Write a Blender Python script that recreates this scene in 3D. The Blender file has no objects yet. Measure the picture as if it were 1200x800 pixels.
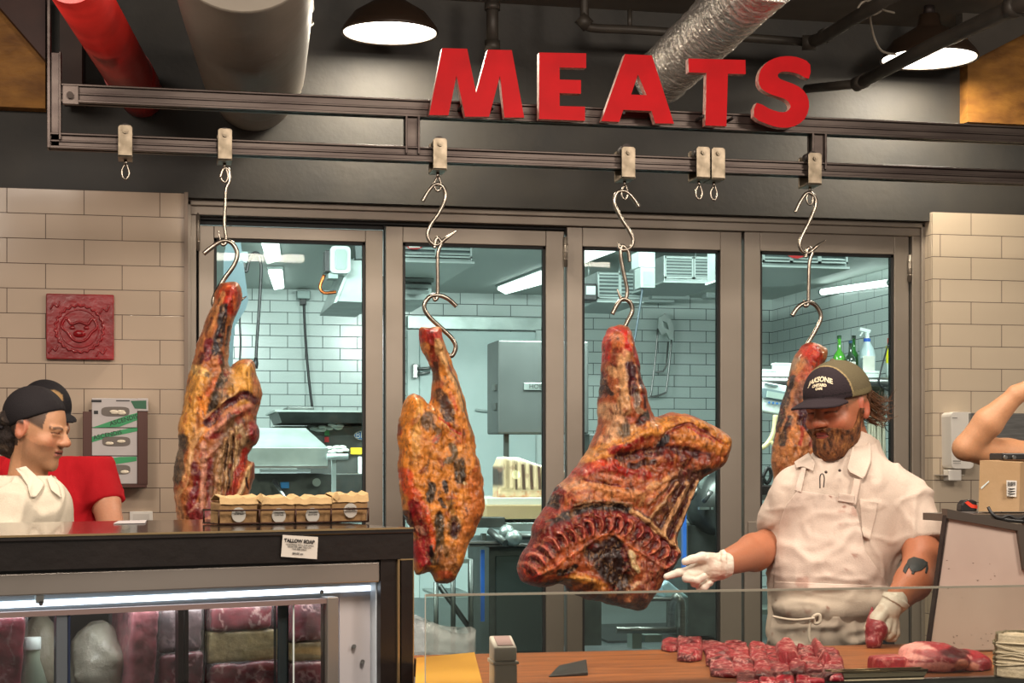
import bpy, bmesh, math, random
import numpy as np
from mathutils import Vector, Matrix, geometry
random.seed(7); np.random.seed(7)
C = bpy.context.scene.collection
# ------------------------------------------------------------------ camera
YAW = math.radians(11.9); SN, CS = math.sin(YAW), math.cos(YAW)
F = 2000.0; HOR = 546.0; CAMZ = 1.53
cd = bpy.data.cameras.new('camera'); cam = bpy.data.objects.new('camera', cd); C.objects.link(cam)
cam.location = (0, 0, CAMZ); cam.rotation_euler = (math.radians(90), 0, -YAW)
cd.sensor_width = 36; cd.lens = F/1200*36; cd.shift_y = (HOR-400)/1200
cd.clip_start = .05; cd.clip_end = 80
bpy.context.scene.camera = cam
# ------------------------------------------------------------------ world, exposure, lights
sc = bpy.context.scene
sc.view_settings.view_transform = 'Standard'; sc.view_settings.look = 'None'
sc.view_settings.exposure = 0.12; sc.view_settings.gamma = 1; sc.view_settings.use_curve_mapping = False
w = bpy.data.worlds.new('world'); sc.world = w; w.use_nodes = True
w.node_tree.nodes['Background'].inputs[0].default_value = (1, .86, .72, 1)
w.node_tree.nodes['Background'].inputs[1].default_value = 0.30
def area(name, loc, size, power, col, rot=(0,0,0), sy=None, spread=None):
    l = bpy.data.lights.new(name, 'AREA'); l.energy = power; l.color = col; l.size = size
    if sy: l.shape = 'RECTANGLE'; l.size_y = sy
    if spread: l.spread = spread
    o = bpy.data.objects.new(name, l); C.objects.link(o); o.location = loc; o.rotation_euler = rot
    return o
WARM = (1, .87, .74); COOL = (.93, 1, .985)
# shop ceiling lights on the customer side
for (x, y) in ((-1.6, 2.3), (.8, 2.1), (3.3, 2.3)):
    area('shop_light', (x, y, 3.35), .7, 72, WARM, (math.radians(42), 0, 0))
# work lights over the counter
for (x, y) in ((-.6, 4.6), (1.6, 4.3)):
    area('counter_light', (x, y, 3.3), .5, 30, WARM, (math.radians(10), 0, 0))
# added fill lights hidden above the door glass, tilted to brighten the back wall
for (x, y, s, p) in ((-.8, 9.6, .8, 185), (.6, 9.6, .8, 175), (2.7, 9.9, .7, 140), (4.7, 9.2, .8, 48), (1.0, 8.3, .9, 30), (3.1, 8.3, .9, 34)):
    area('back_room_fill', (x, y, 3.06), s, p, COOL, (math.radians(42), 0, 0), .25)

# ------------------------------------------------------------------ pixel to world helpers
def ray(px, py):
    u = (px-600)/F; v = (HOR-py)/F
    return Vector((SN+CS*u, CS-SN*u, v))
def P(px, py, Y):
    r = ray(px, py); t = Y/r.y; return Vector((r.x*t, Y, CAMZ+r.z*t))
def PZ(px, py, z):
    r = ray(px, py); return Vector((r.x*z, r.y*z, CAMZ+r.z*z))
def PH(px, py, Z):
    r = ray(px, py); t = (Z-CAMZ)/r.z; return Vector((r.x*t, r.y*t, Z))
def MPP(px, Y): return (Y/ray(px, 0).y)/F        # metres per pixel at a plane
# ------------------------------------------------------------------ materials
MATS = {}
def srgb(c):
    if isinstance(c, str):
        c = [int(c[i:i+2], 16)/255 for i in (0, 2, 4)]
    return tuple((x/12.92 if x <= .04045 else ((x+.055)/1.055)**2.4) for x in c)
def mat(name, col, rough=.5, metal=0., noise=0., nscale=20., bump=0., bscale=60., spec=.5, col2=None, stretch=None, coat=0., emit=None, estr=0., sheen=0., detail=5.):
    if name in MATS: return MATS[name]
    m = bpy.data.materials.new(name); m.use_nodes = True; MATS[name] = m
    nt = m.node_tree; N = nt.nodes; L = nt.links; b = N['Principled BSDF']
    c = srgb(col)
    b.inputs['Base Color'].default_value = (*c, 1); b.inputs['Roughness'].default_value = rough
    b.inputs['Metallic'].default_value = metal; b.inputs['Specular IOR Level'].default_value = spec
    b.inputs['Coat Weight'].default_value = coat
    if sheen: b.inputs['Sheen Weight'].default_value = sheen
    if emit:
        b.inputs['Emission Color'].default_value = (*srgb(emit), 1); b.inputs['Emission Strength'].default_value = estr
    if noise or bump:
        tc = N.new('ShaderNodeTexCoord'); mp = N.new('ShaderNodeMapping'); L.new(tc.outputs['Object'], mp.inputs[0])
        if stretch: mp.inputs['Scale'].default_value = stretch
    if noise:
        nz = N.new('ShaderNodeTexNoise'); nz.inputs['Scale'].default_value = nscale; nz.inputs['Detail'].default_value = detail
        L.new(mp.outputs[0], nz.inputs['Vector'])
        cr = N.new('ShaderNodeValToRGB'); cr.color_ramp.elements[0].position = .5-.5*min(1, noise) if noise < 1 else .3
        cr.color_ramp.elements[1].position = .5+.5*min(1, noise) if noise < 1 else .7
        c2 = srgb(col2) if col2 else tuple(x*.6 for x in c)
        cr.color_ramp.elements[0].color = (*c2, 1); cr.color_ramp.elements[1].color = (*c, 1)
        if noise < 1: cr.color_ramp.elements[0].position = .3; cr.color_ramp.elements[1].position = .7
        L.new(nz.outputs[0], cr.inputs[0])
        L.new(cr.outputs[0], b.inputs['Base Color'])
    if bump:
        nb = N.new('ShaderNodeTexNoise'); nb.inputs['Scale'].default_value = bscale; nb.inputs['Detail'].default_value = 4
        L.new(mp.outputs[0], nb.inputs['Vector'])
        bp = N.new('ShaderNodeBump'); bp.inputs['Strength'].default_value = bump; bp.inputs['Distance'].default_value = .01
        L.new(nb.outputs[0], bp.inputs['Height']); L.new(bp.outputs[0], b.inputs['Normal'])
    return m
def glass_mat(name, tint='FFFFFF', refl=1.0, dirt=0.0):
    if name in MATS: return MATS[name]
    m = bpy.data.materials.new(name); m.use_nodes = True; MATS[name] = m
    nt = m.node_tree; N = nt.nodes; L = nt.links; N.remove(N['Principled BSDF'])
    tr = N.new('ShaderNodeBsdfTransparent'); tr.inputs[0].default_value = (*srgb(tint), 1)
    gl = N.new('ShaderNodeBsdfGlossy'); gl.inputs['Roughness'].default_value = .02
    gl.inputs[0].default_value = (refl, refl, refl, 1)
    fr = N.new('ShaderNodeFresnel'); fr.inputs[0].default_value = 1.5
    mx = N.new('ShaderNodeMixShader'); L.new(fr.outputs[0], mx.inputs[0]); L.new(tr.outputs[0], mx.inputs[1]); L.new(gl.outputs[0], mx.inputs[2])
    L.new(mx.outputs[0], N['Material Output'].inputs[0])
    return m
def film_mat(name, col='FFFFFF', alpha=.3, rough=.15, bump=.8, scale=18):
    if name in MATS: return MATS[name]
    m = mat(name, col, rough, bump=bump, bscale=scale)
    m.node_tree.nodes['Principled BSDF'].inputs['Alpha'].default_value = alpha
    return m
def tile_mat(name, col, grout, W, H, ox, oz, axis='X', rough=.12, var=.04, ang=0, mortar=.0018):
    m = bpy.data.materials.new(name); m.use_nodes = True
    nt = m.node_tree; N = nt.nodes; L = nt.links; b = N['Principled BSDF']
    tc = N.new('ShaderNodeTexCoord'); sp = N.new('ShaderNodeSeparateXYZ'); L.new(tc.outputs['Object'], sp.inputs[0])
    cb = N.new('ShaderNodeCombineXYZ')
    a1 = N.new('ShaderNodeMath'); a1.operation = 'SUBTRACT'; a1.inputs[1].default_value = ox; L.new(sp.outputs[axis], a1.inputs[0])
    a2 = N.new('ShaderNodeMath'); a2.operation = 'SUBTRACT'; a2.inputs[1].default_value = oz; L.new(sp.outputs['Z'], a2.inputs[0])
    L.new(a1.outputs[0], cb.inputs[0]); L.new(a2.outputs[0], cb.inputs[1])
    br = N.new('ShaderNodeTexBrick'); L.new(cb.outputs[0], br.inputs['Vector'])
    c = srgb(col); br.inputs['Color1'].default_value = (*c, 1); br.inputs['Color2'].default_value = (*[x*(1-var) for x in c], 1)
    br.inputs['Mortar'].default_value = (*srgb(grout), 1); br.inputs['Scale'].default_value = 1
    br.inputs['Mortar Size'].default_value = mortar; br.inputs['Mortar Smooth'].default_value = .3
    br.inputs['Brick Width'].default_value = W; br.inputs['Row Height'].default_value = H; br.offset = .5
    nz = N.new('ShaderNodeTexNoise'); nz.inputs['Scale'].default_value = 3; nz.inputs['Detail'].default_value = 6
    L.new(tc.outputs['Object'], nz.inputs['Vector'])
    mr = N.new('ShaderNodeMapRange'); mr.inputs[3].default_value = .93; mr.inputs[4].default_value = 1.05; L.new(nz.outputs[0], mr.inputs[0])
    mm = N.new('ShaderNodeMix'); mm.data_type = 'RGBA'; mm.blend_type = 'MULTIPLY'; mm.inputs[0].default_value = 1
    L.new(br.outputs['Color'], mm.inputs[6]); L.new(mr.outputs[0], mm.inputs[7]); L.new(mm.outputs[2], b.inputs['Base Color'])
    rr = N.new('ShaderNodeMapRange'); rr.inputs[3].default_value = rough; rr.inputs[4].default_value = .85; L.new(br.outputs['Fac'], rr.inputs[0]); L.new(rr.outputs[0], b.inputs['Roughness'])
    nb = N.new('ShaderNodeTexNoise'); nb.inputs['Scale'].default_value = 9; L.new(tc.outputs['Object'], nb.inputs['Vector'])
    hm = N.new('ShaderNodeMath'); hm.operation = 'MULTIPLY_ADD'; hm.inputs[1].default_value = -1.0; L.new(br.outputs['Fac'], hm.inputs[0])
    h2 = N.new('ShaderNodeMath'); h2.operation = 'MULTIPLY'; h2.inputs[1].default_value = .25; L.new(nb.outputs[0], h2.inputs[0]); L.new(h2.outputs[0], hm.inputs[2])
    bp = N.new('ShaderNodeBump'); bp.inputs['Strength'].default_value = .5; bp.inputs['Distance'].default_value = .002
    L.new(hm.outputs[0], bp.inputs['Height']); L.new(bp.outputs[0], b.inputs['Normal'])
    return m
def vcol_mat(name, rough=.45, bump=.4, bscale=90, coat=0., sss=0., mul=0., vscale=0, spec=.5, rmin=None, stretch=None):
    """colour from the mesh's own colour attribute, with fine grain and bump"""
    if name in MATS: return MATS[name]
    m = bpy.data.materials.new(name); m.use_nodes = True; MATS[name] = m
    nt = m.node_tree; N = nt.nodes; L = nt.links; b = N['Principled BSDF']
    at = N.new('ShaderNodeAttribute'); at.attribute_name = 'Col'
    b.inputs['Roughness'].default_value = rough; b.inputs['Coat Weight'].default_value = coat; b.inputs['Specular IOR Level'].default_value = spec
    tc = N.new('ShaderNodeTexCoord'); mp = N.new('ShaderNodeMapping'); L.new(tc.outputs['Object'], mp.inputs[0])
    if stretch: mp.inputs['Scale'].default_value = stretch
    nz = N.new('ShaderNodeTexNoise'); nz.inputs['Scale'].default_value = bscale; nz.inputs['Detail'].default_value = 6; nz.inputs['Roughness'].default_value = .65
    L.new(mp.outputs[0], nz.inputs['Vector'])
    src = at.outputs['Color']
    if mul:
        mr = N.new('ShaderNodeMapRange'); mr.inputs[1].default_value = .3; mr.inputs[2].default_value = .7; mr.inputs[3].default_value = 1-mul; mr.inputs[4].default_value = 1+mul*.6
        L.new(nz.outputs[0], mr.inputs[0])
        mm = N.new('ShaderNodeMix'); mm.data_type = 'RGBA'; mm.blend_type = 'MULTIPLY'; mm.inputs[0].default_value = 1
        L.new(src, mm.inputs[6]); L.new(mr.outputs[0], mm.inputs[7]); src = mm.outputs[2]
    L.new(src, b.inputs['Base Color'])
    if rmin is not None:
        r2 = N.new('ShaderNodeMapRange'); r2.inputs[1].default_value = .35; r2.inputs[2].default_value = .65; r2.inputs[3].default_value = rmin; r2.inputs[4].default_value = rough+.15
        L.new(nz.outputs[0], r2.inputs[0]); L.new(r2.outputs[0], b.inputs['Roughness'])
    bp = N.new('ShaderNodeBump'); bp.inputs['Strength'].default_value = bump; bp.inputs['Distance'].default_value = .008
    L.new(nz.outputs[0], bp.inputs['Height']); L.new(bp.outputs[0], b.inputs['Normal'])
    if sss:
        b.inputs['Subsurface Weight'].default_value = sss; b.inputs['Subsurface Radius'].default_value = (1, .35, .2); b.inputs['Subsurface Scale'].default_value = .008
    return m
# ------------------------------------------------------------------ objects
def tag(o, label=None, cat=None, group=None, kind=None):
    if label: o['label'] = label
    if cat: o['category'] = cat
    if group: o['group'] = group
    if kind: o['kind'] = kind
    return o
def thing(name, label, cat, loc=(0,0,0), group=None):
    o = bpy.data.objects.new(name, None); C.objects.link(o); o.location = loc; o.empty_display_size = .05
    return tag(o, label, cat, group)
def wloc(o):
    v = Vector(o.location)
    while o.parent: o = o.parent; v += Vector(o.location)
    return v
def link_mesh(name, me, m, parent=None, origin=None, label=None):
    o = bpy.data.objects.new(name, me); C.objects.link(o)
    if m is not None:
        if isinstance(m, (list, tuple)):
            for q in m: me.materials.append(q)
        else: me.materials.append(m)
    off = Vector((0,0,0))
    if parent is not None:
        o.parent = parent; off = wloc(parent)
    elif origin is not None:
        o.location = origin; off = Vector(origin)
    if off.length > 0: me.transform(Matrix.Translation(-off))
    if label: o['label'] = label
    return o
def frame_of(d):
    d = Vector(d).normalized(); a = Vector((0,0,1)) if abs(d.z) < .9 else Vector((1,0,0))
    x = d.cross(a).normalized(); y = d.cross(x).normalized(); return x, y, d
def catmull(pts, n=6, closed=False):
    pts = [Vector(p) for p in pts]; out = []
    N_ = len(pts)
    rng = range(N_ if closed else N_-1)
    for i in rng:
        if closed: p0, p1, p2, p3 = pts[i-1], pts[i], pts[(i+1) % N_], pts[(i+2) % N_]
        else: p0, p1, p2, p3 = pts[max(i-1, 0)], pts[i], pts[i+1], pts[min(i+2, N_-1)]
        for k in range(n):
            t = k/n
            out.append(.5*((2*p1)+(-p0+p2)*t+(2*p0-5*p1+4*p2-p3)*t*t+(-p0+3*p1-3*p2+p3)*t**3))
    if not closed: out.append(pts[-1])
    return out
class MB:
    def __init__(s): s.v = []; s.f = []; s.sm = []; s.mi = []; s.cur = 0
    def add(s, vs, fs, smooth=False):
        b = len(s.v); s.v += [tuple(q) for q in vs]
        for f in fs: s.f.append([b+i for i in f]); s.sm.append(smooth); s.mi.append(s.cur)
        return s
    def hexa(s, c):   # 8 corners: bottom 4 ccw, top 4
        return s.add(c, [(3,2,1,0),(4,5,6,7),(0,1,5,4),(1,2,6,5),(2,3,7,6),(3,0,4,7)])
    def box(s, p0, p1):
        x0, y0, z0 = [min(a, b) for a, b in zip(p0, p1)]; x1, y1, z1 = [max(a, b) for a, b in zip(p0, p1)]
        return s.hexa([(x0,y0,z0),(x1,y0,z0),(x1,y1,z0),(x0,y1,z0),(x0,y0,z1),(x1,y0,z1),(x1,y1,z1),(x0,y1,z1)])
    def pbox(s, px0, py0, px1, py1, Y, dep):
        pc = (px0+px1)/2; qc = (py0+py1)/2
        x0 = P(px0, qc, Y).x; x1 = P(px1, qc, Y).x; z1 = P(pc, py0, Y).z; z0 = P(pc, py1, Y).z
        return s.box((x0, Y, z0), (x1, Y+dep, z1))
    def obox(s, c, ax, ay, az, hx, hy, hz):
        c = Vector(c); ax = Vector(ax).normalized()*hx; ay = Vector(ay).normalized()*hy; az = Vector(az).normalized()*hz
        return s.hexa([c-ax-ay-az, c+ax-ay-az, c+ax+ay-az, c-ax+ay-az, c-ax-ay+az, c+ax-ay+az, c+ax+ay+az, c-ax+ay+az])
    def bar(s, a, b, w, h=None, up=(0,0,1)):
        a = Vector(a); b = Vector(b); d = (b-a); h = h or w
        u = Vector(up); x = d.cross(u)
        if x.length < 1e-6: x = d.cross(Vector((0,1,0)))
        x.normalize(); y = x.cross(d).normalized()
        return s.obox((a+b)/2, d, x, y, d.length/2, w/2, h/2)
    def cyl(s, a, b, r0, r1=None, n=20, caps=True, smooth=True):
        return s.tube([a, b], [r0, r0 if r1 is None else r1], n, caps=caps)
    def tube(s, pts, r, n=10, closed=False, caps=True, sx=1., sy=1.):
        pts = [Vector(p) for p in pts]; K = len(pts)
        rs = r if isinstance(r, (list, tuple)) else [r]*K
        if len(rs) != K: rs = [rs[0]+(rs[-1]-rs[0])*i/(K-1) for i in range(K)]
        vs = []; X = None
        for i, p in enumerate(pts):
            if closed: d = pts[(i+1) % K]-pts[i-1]
            else: d = pts[min(i+1, K-1)]-pts[max(i-1, 0)]
            d.normalize()
            if X is None: X, Yv, _ = frame_of(d)
            else:
                X = (X-d*X.dot(d));
                if X.length < 1e-6: X, Yv, _ = frame_of(d)
                X.normalize()
            Yv = d.cross(X)
            for k in range(n):
                a = 2*math.pi*k/n; vs.append(p+(X*math.cos(a)*sx+Yv*math.sin(a)*sy)*rs[i])
        fs = []
        for i in range(K if closed else K-1):
            j = (i+1) % K
            for k in range(n): fs.append((i*n+k, i*n+(k+1) % n, j*n+(k+1) % n, j*n+k))
        s.add(vs, fs, True)
        if caps and not closed:
            b = len(s.v)-len(vs)
            s.f.append([b+k for k in range(n)][::-1]); s.sm.append(False); s.mi.append(s.cur)
            s.f.append([b+(K-1)*n+k for k in range(n)]); s.sm.append(False); s.mi.append(s.cur)
        return s
    def lathe(s, prof, c, axis=(0,0,1), n=32, smooth=True, close=False):
        x, y, d = frame_of(axis); c = Vector(c); vs = []
        for (r, h) in prof:
            for k in range(n):
                a = 2*math.pi*k/n; vs.append(c+x*math.cos(a)*r+y*math.sin(a)*r+d*h)
        fs = []
        for i in range(len(prof)-1):
            for k in range(n): fs.append((i*n+k, i*n+(k+1) % n, (i+1)*n+(k+1) % n, (i+1)*n+k))
        s.add(vs, fs, smooth)
        b = len(s.v)-len(vs)
        if close:
            s.f.append([b+k for k in range(n)]); s.sm.append(False); s.mi.append(s.cur)
            s.f.append([b+(len(prof)-1)*n+k for k in range(n)]); s.sm.append(False); s.mi.append(s.cur)
        return s
    def prism(s, poly, ext, holes=()):
        loops = [[Vector(p) for p in poly]]+[[Vector(p) for p in h] for h in holes]
        flat = [p for l in loops for p in l]; n = len(flat); ext = Vector(ext)
        tris = geometry.tessellate_polygon(loops)
        fs = [tuple(t) for t in tris]+[tuple(n+i for i in t[::-1]) for t in tris]
        b = 0
        for l in loops:
            k = len(l)
            for i in range(k): fs.append((b+i, b+(i+1) % k, n+b+(i+1) % k, n+b+i))
            b += k
        return s.add(flat+[p+ext for p in flat], fs)
    def pprism(s, pts, Y, dep, holes=()):
        return s.prism([P(x, y, Y) for x, y in pts], (0, dep, 0), [[P(x, y, Y) for x, y in h] for h in holes])
    def ball(s, c, r, n=12, sc=(1,1,1)):
        c = Vector(c); vs = [c+Vector((0,0,r*sc[2]))]; 
        for i in range(1, n):
            t = math.pi*i/n
            for k in range(2*n):
                a = math.pi*k/n; vs.append(c+Vector((math.sin(t)*math.cos(a)*r*sc[0], math.sin(t)*math.sin(a)*r*sc[1], math.cos(t)*r*sc[2])))
        vs.append(c-Vector((0,0,r*sc[2]))); m = 2*n; fs = []
        for k in range(m): fs.append((0, 1+k, 1+(k+1) % m))
        for i in range(n-2):
            for k in range(m): fs.append((1+i*m+k, 1+(i+1)*m+k, 1+(i+1)*m+(k+1) % m, 1+i*m+(k+1) % m))
        for k in range(m): fs.append((len(vs)-1, 1+(n-2)*m+(k+1) % m, 1+(n-2)*m+k))
        return s.add(vs, fs, True)
    def build(s, name, m, parent=None, origin=None, label=None, bevel=0, seg=2, solid=0):
        me = bpy.data.meshes.new(name); me.from_pydata(s.v, [], s.f); me.update()
        me.polygons.foreach_set('use_smooth', s.sm); me.polygons.foreach_set('material_index', s.mi)
        bm = bmesh.new(); bm.from_mesh(me); bmesh.ops.recalc_face_normals(bm, faces=bm.faces); bm.to_mesh(me); bm.free()
        if parent is None and origin is None:
            vs = np.array(s.v); origin = ((vs[:,0].min()+vs[:,0].max())/2, (vs[:,1].min()+vs[:,1].max())/2, vs[:,2].min())
        o = link_mesh(name, me, m, parent, origin, label)
        if solid:
            q = o.modifiers.new('solid', 'SOLIDIFY'); q.thickness = solid; q.offset = 0
        if bevel:
            q = o.modifiers.new('bevel', 'BEVEL'); q.width = bevel; q.segments = seg; q.limit_method = 'ANGLE'; q.harden_normals = False
        return o
def struct(name, mb, m, parent=None, **k):
    o = mb.build(name, m, parent, **k)
    if parent is None: o['kind'] = 'structure'
    return o
def text_obj(name, txt, size, c, right, up, m, parent, depth=.0006, align='CENTER', bold=0., label=None, bend=None):
    """lettering as thin raised print; c = centre, right/up = directions"""
    cu = bpy.data.curves.new(name, 'FONT'); cu.body = txt; cu.size = size; cu.align_x = align; cu.align_y = 'CENTER'
    cu.extrude = depth; cu.offset = bold; cu.resolution_u = 3
    to = bpy.data.objects.new('tmp', cu); C.objects.link(to)
    dg = bpy.context.evaluated_depsgraph_get(); dg.update()
    me = bpy.data.meshes.new_from_object(to.evaluated_get(dg)); bpy.data.objects.remove(to); bpy.data.curves.remove(cu)
    r = Vector(right).normalized(); u = Vector(up).normalized(); nrm = r.cross(u).normalized(); u = nrm.cross(r)
    if bend:
        for v in me.vertices: v.co.z += bend(v.co.x, v.co.y)
    M = Matrix(((r.x, u.x, nrm.x, c[0]), (r.y, u.y, nrm.y, c[1]), (r.z, u.z, nrm.z, c[2]), (0, 0, 0, 1)))
    me.transform(M)
    for p in me.polygons: p.use_smooth = False
    me.materials.clear()
    return link_mesh(name, me, m, parent, label=label)
# ------------------------------------------------------------------ fields and surface nets (organic shapes)
def vnoise(p, scale, seed=0):
    q = p*scale+seed*17.13; i = np.floor(q).astype(np.int64); f = (q-i).astype(np.float32); f = f*f*(3-2*f)
    def h(a, b, c):
        n = (a*73856093) ^ (b*19349663) ^ (c*83492791) ^ (seed*2654435761 & 0xffffffff)
        n = (n ^ (n >> 13)) * 1274126177 & 0xffffffff; n = n ^ (n >> 16)
        return ((n & 0xffff)/32767.5-1).astype(np.float32)
    x, y, z = i[...,0], i[...,1], i[...,2]; fx, fy, fz = f[...,0], f[...,1], f[...,2]
    def lx(yy, zz): a = h(x, yy, zz); return a+(h(x+1, yy, zz)-a)*fx
    a = lx(y, z); b = lx(y+1, z); c = lx(y, z+1); d = lx(y+1, z+1)
    a = a+(b-a)*fy; c = c+(d-c)*fy
    return a+(c-a)*fz
def fbm(p, scale, seed=0, octv=4, gain=.5):
    o = 0; a = 1; t = 0
    for k in range(octv): o = o+a*vnoise(p, scale*2**k, seed+k*7); t += a; a *= gain
    return o/t
def snet(fn, lo, hi, d, chunkless=True):
    if not hasattr(d, '__len__'): d = (d, d, d)
    d = np.array(d, float); lo = np.array(lo, float); hi = np.array(hi, float)
    n = np.maximum(3, np.ceil((hi-lo)/d).astype(int)+1)
    ax = [lo[i]+d[i]*np.arange(n[i]) for i in range(3)]
    G = np.stack(np.meshgrid(*ax, indexing='ij'), -1).astype(np.float32)
    V = fn(G).astype(np.float32)
    V[0], V[-1] = abs(V[0])+1e-4, abs(V[-1])+1e-4; V[:,0] = abs(V[:,0])+1e-4; V[:,-1] = abs(V[:,-1])+1e-4; V[:,:,0] = abs(V[:,:,0])+1e-4; V[:,:,-1] = abs(V[:,:,-1])+1e-4
    ins = V < 0
    cs = tuple(k-1 for k in n); cnt = np.zeros(cs, np.int32); sm = np.zeros(cs+(3,), np.float64)
    idx = [(a, b, c) for a in (0,1) for b in (0,1) for c in (0,1)]
    def sl(o): return tuple(slice(o[i], o[i]+cs[i]) for i in range(3))
    for axis in range(3):
        for o in idx:
            if o[axis]: continue
            q = list(o); q[axis] = 1
            va, vb = V[sl(o)], V[sl(q)]; cr = (va < 0) != (vb < 0)
            t = np.where(cr, va/(va-vb+1e-30), 0); cnt += cr
            for k in range(3):
                sm[..., k] += np.where(cr, (o[k] if k != axis else t), 0)
    act = cnt > 0; ids = -np.ones(cs, np.int64); ids[act] = np.arange(act.sum())
    ii = np.argwhere(act); vv = (sm[act]/cnt[act][:, None]+ii)*d+lo
    faces = []
    for axis in range(3):
        b_, c_ = (axis+1) % 3, (axis+2) % 3
        s0 = [slice(1, n[k]-1) for k in range(3)]; s0[axis] = slice(0, n[axis]-1)
        s1 = list(s0); s1[axis] = slice(1, n[axis])
        A = ins[tuple(s0)]; B = ins[tuple(s1)]; ch = np.argwhere(A != B)
        if len(ch) == 0: continue
        flip = A[tuple(ch.T)]
        off = np.ones(3, int); off[axis] = 0; g = ch+off
        def cid(db, dc):
            e = g.copy(); e[:, b_] += db; e[:, c_] += dc; return ids[tuple(e.T)]
        q = np.stack([cid(-1, -1), cid(0, -1), cid(0, 0), cid(-1, 0)], 1)
        q[~flip] = q[~flip][:, ::-1]
        faces.append(q)
    return vv, np.concatenate(faces)
def net_mesh(name, vv, ff, m, parent=None, origin=None, col=None, label=None, smooth_it=1):
    if smooth_it:    # light laplacian relax over quad edges
        for _ in range(smooth_it):
            acc = np.zeros_like(vv); c = np.zeros(len(vv))
            for a, b in ((0,1),(1,2),(2,3),(3,0)):
                np.add.at(acc, ff[:,a], vv[ff[:,b]]); np.add.at(c, ff[:,a], 1)
                np.add.at(acc, ff[:,b], vv[ff[:,a]]); np.add.at(c, ff[:,b], 1)
            vv = vv*.5+.5*acc/np.maximum(c, 1)[:, None]
    me = bpy.data.meshes.new(name)
    me.vertices.add(len(vv)); me.vertices.foreach_set('co', vv.astype(np.float32).ravel())
    me.loops.add(ff.size); me.loops.foreach_set('vertex_index', ff.astype(np.int32).ravel())
    me.polygons.add(len(ff)); me.polygons.foreach_set('loop_start', np.arange(0, ff.size, 4, dtype=np.int32))
    me.polygons.foreach_set('loop_total', np.full(len(ff), 4, np.int32))
    me.update(calc_edges=True); me.validate()
    me.polygons.foreach_set('use_smooth', np.ones(len(me.polygons), bool))
    if col is not None:
        c = col(vv) if callable(col) else np.asarray(col)
        a = me.color_attributes.new('Col', 'FLOAT_COLOR', 'POINT')
        rgba = np.ones((len(vv), 4), np.float32); rgba[:, :3] = np.clip(c, 0, 1); a.data.foreach_set('color', rgba.ravel())
    if parent is None and origin is None:
        origin = ((vv[:,0].min()+vv[:,0].max())/2, (vv[:,1].min()+vv[:,1].max())/2, vv[:,2].min())
    return link_mesh(name, me, m, parent, origin, label)
def d_cap(p, a, b, ra, rb):
    a = np.array(a, np.float32); b = np.array(b, np.float32); ab = b-a; t = np.clip(((p-a)@ab)/max(1e-9, float(ab@ab)), 0, 1)
    return np.linalg.norm(p-a-t[..., None]*ab, axis=-1)-(ra+(rb-ra)*t)
def d_ell(p, c, r, R=None):
    q = p-np.array(c, np.float32)
    if R is not None: q = q@np.array(R, np.float32)          # columns of R = local axes
    r = np.array(r, np.float32); k0 = np.linalg.norm(q/r, axis=-1); k1 = np.linalg.norm(q/(r*r), axis=-1)
    return k0*(k0-1)/np.maximum(k1, 1e-6)
def d_box(p, c, h, R=None, rd=.005):
    q = p-np.array(c, np.float32)
    if R is not None: q = q@np.array(R, np.float32)
    q = np.abs(q)-(np.array(h, np.float32)-rd)
    return np.linalg.norm(np.maximum(q, 0), axis=-1)+np.minimum(q.max(-1), 0)-rd
def smin(a, b, k):
    h = np.clip(.5+.5*(b-a)/k, 0, 1); return b+(a-b)*h-k*h*(1-h)
def smax(a, b, k): return -smin(-a, -b, k)
def chain(p, pts, rs, k=.01):
    o = None
    for i in range(len(pts)-1):
        d = d_cap(p, pts[i], pts[i+1], rs[i], rs[i+1]); o = d if o is None else smin(o, d, k)
    return o
def lerp(a, b, t): return np.array(a)+(np.array(b)-np.array(a))*t
def mixc(c, new, w):
    return c+(np.array(new)-c)*np.clip(w, 0, 1)[..., None]
def sstep(e0, e1, x):
    t = np.clip((x-e0)/(e1-e0), 0, 1); return t*t*(3-2*t)
# ================================================================== THE SETTING
YW = 7.45; YD = 7.55; YB = 15.4
STEEL = mat('brushed_steel', '9A9A98', .33, .9, noise=.5, nscale=12, col2='7d7d7c', stretch=(1, 1, 14))
STEELD = mat('dark_steel', '5E625F', .42, .8, noise=.5, nscale=9, col2='474b49')
COOLST = mat('cool_room_steel', 'A8B4B0', .35, .75, noise=.5, nscale=5, col2='8a9692')
PALE = mat('pale_enamel', 'D2DCD8', .4)
BLACK = mat('black_plastic', '1B1B1C', .45)
DARKM = mat('dark_iron', '3B3230', .5, .6, noise=.5, nscale=14, col2='241d1c', bump=.2, bscale=40)
RAILM = mat('worn_rail_steel', '4E4540', .4, .7, noise=.6, nscale=3, col2='322825', stretch=(1, 6, 6))
FRAMEM = mat('bronze_anodised_frame', '958B80', .42, .5, noise=.4, nscale=2, col2='857b70')
FRAMED = mat('frame_gasket', '1a1817', .6)
HOOKM = mat('hook_steel', 'A9A094', .25, .95, noise=.4, nscale=30, col2='7b7268')
WALLD = mat('black_painted_wall', '35322D', .62, noise=.6, nscale=5, col2='2a2927', bump=.15, bscale=30)
WHITEP = mat('white_plastic', 'D9D4CC', .4)
# tiles of the shop wall; courses set from where the joints stand
LT = P(110, 223, YW).z
jx = P(98.5, 235, YW).x
TILE_L = tile_mat('shop_tile_left', 'B5A28F', '54463e', .3146, .1052, jx, LT)
RT = P(1150, 250, YW).z
jx2 = P(1138, 260, YW).x
TILE_R = tile_mat('shop_tile_right', 'BEAE99', '54463e', .3146, .1052, jx2, RT)
JXB = P(337, 450, YB).x
TILE_B = tile_mat('back_room_tile', 'BCC8C4', '3c4544', .3146, .1052, JXB, P(340, 366, YB).z, rough=.18, mortar=.0035)
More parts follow.
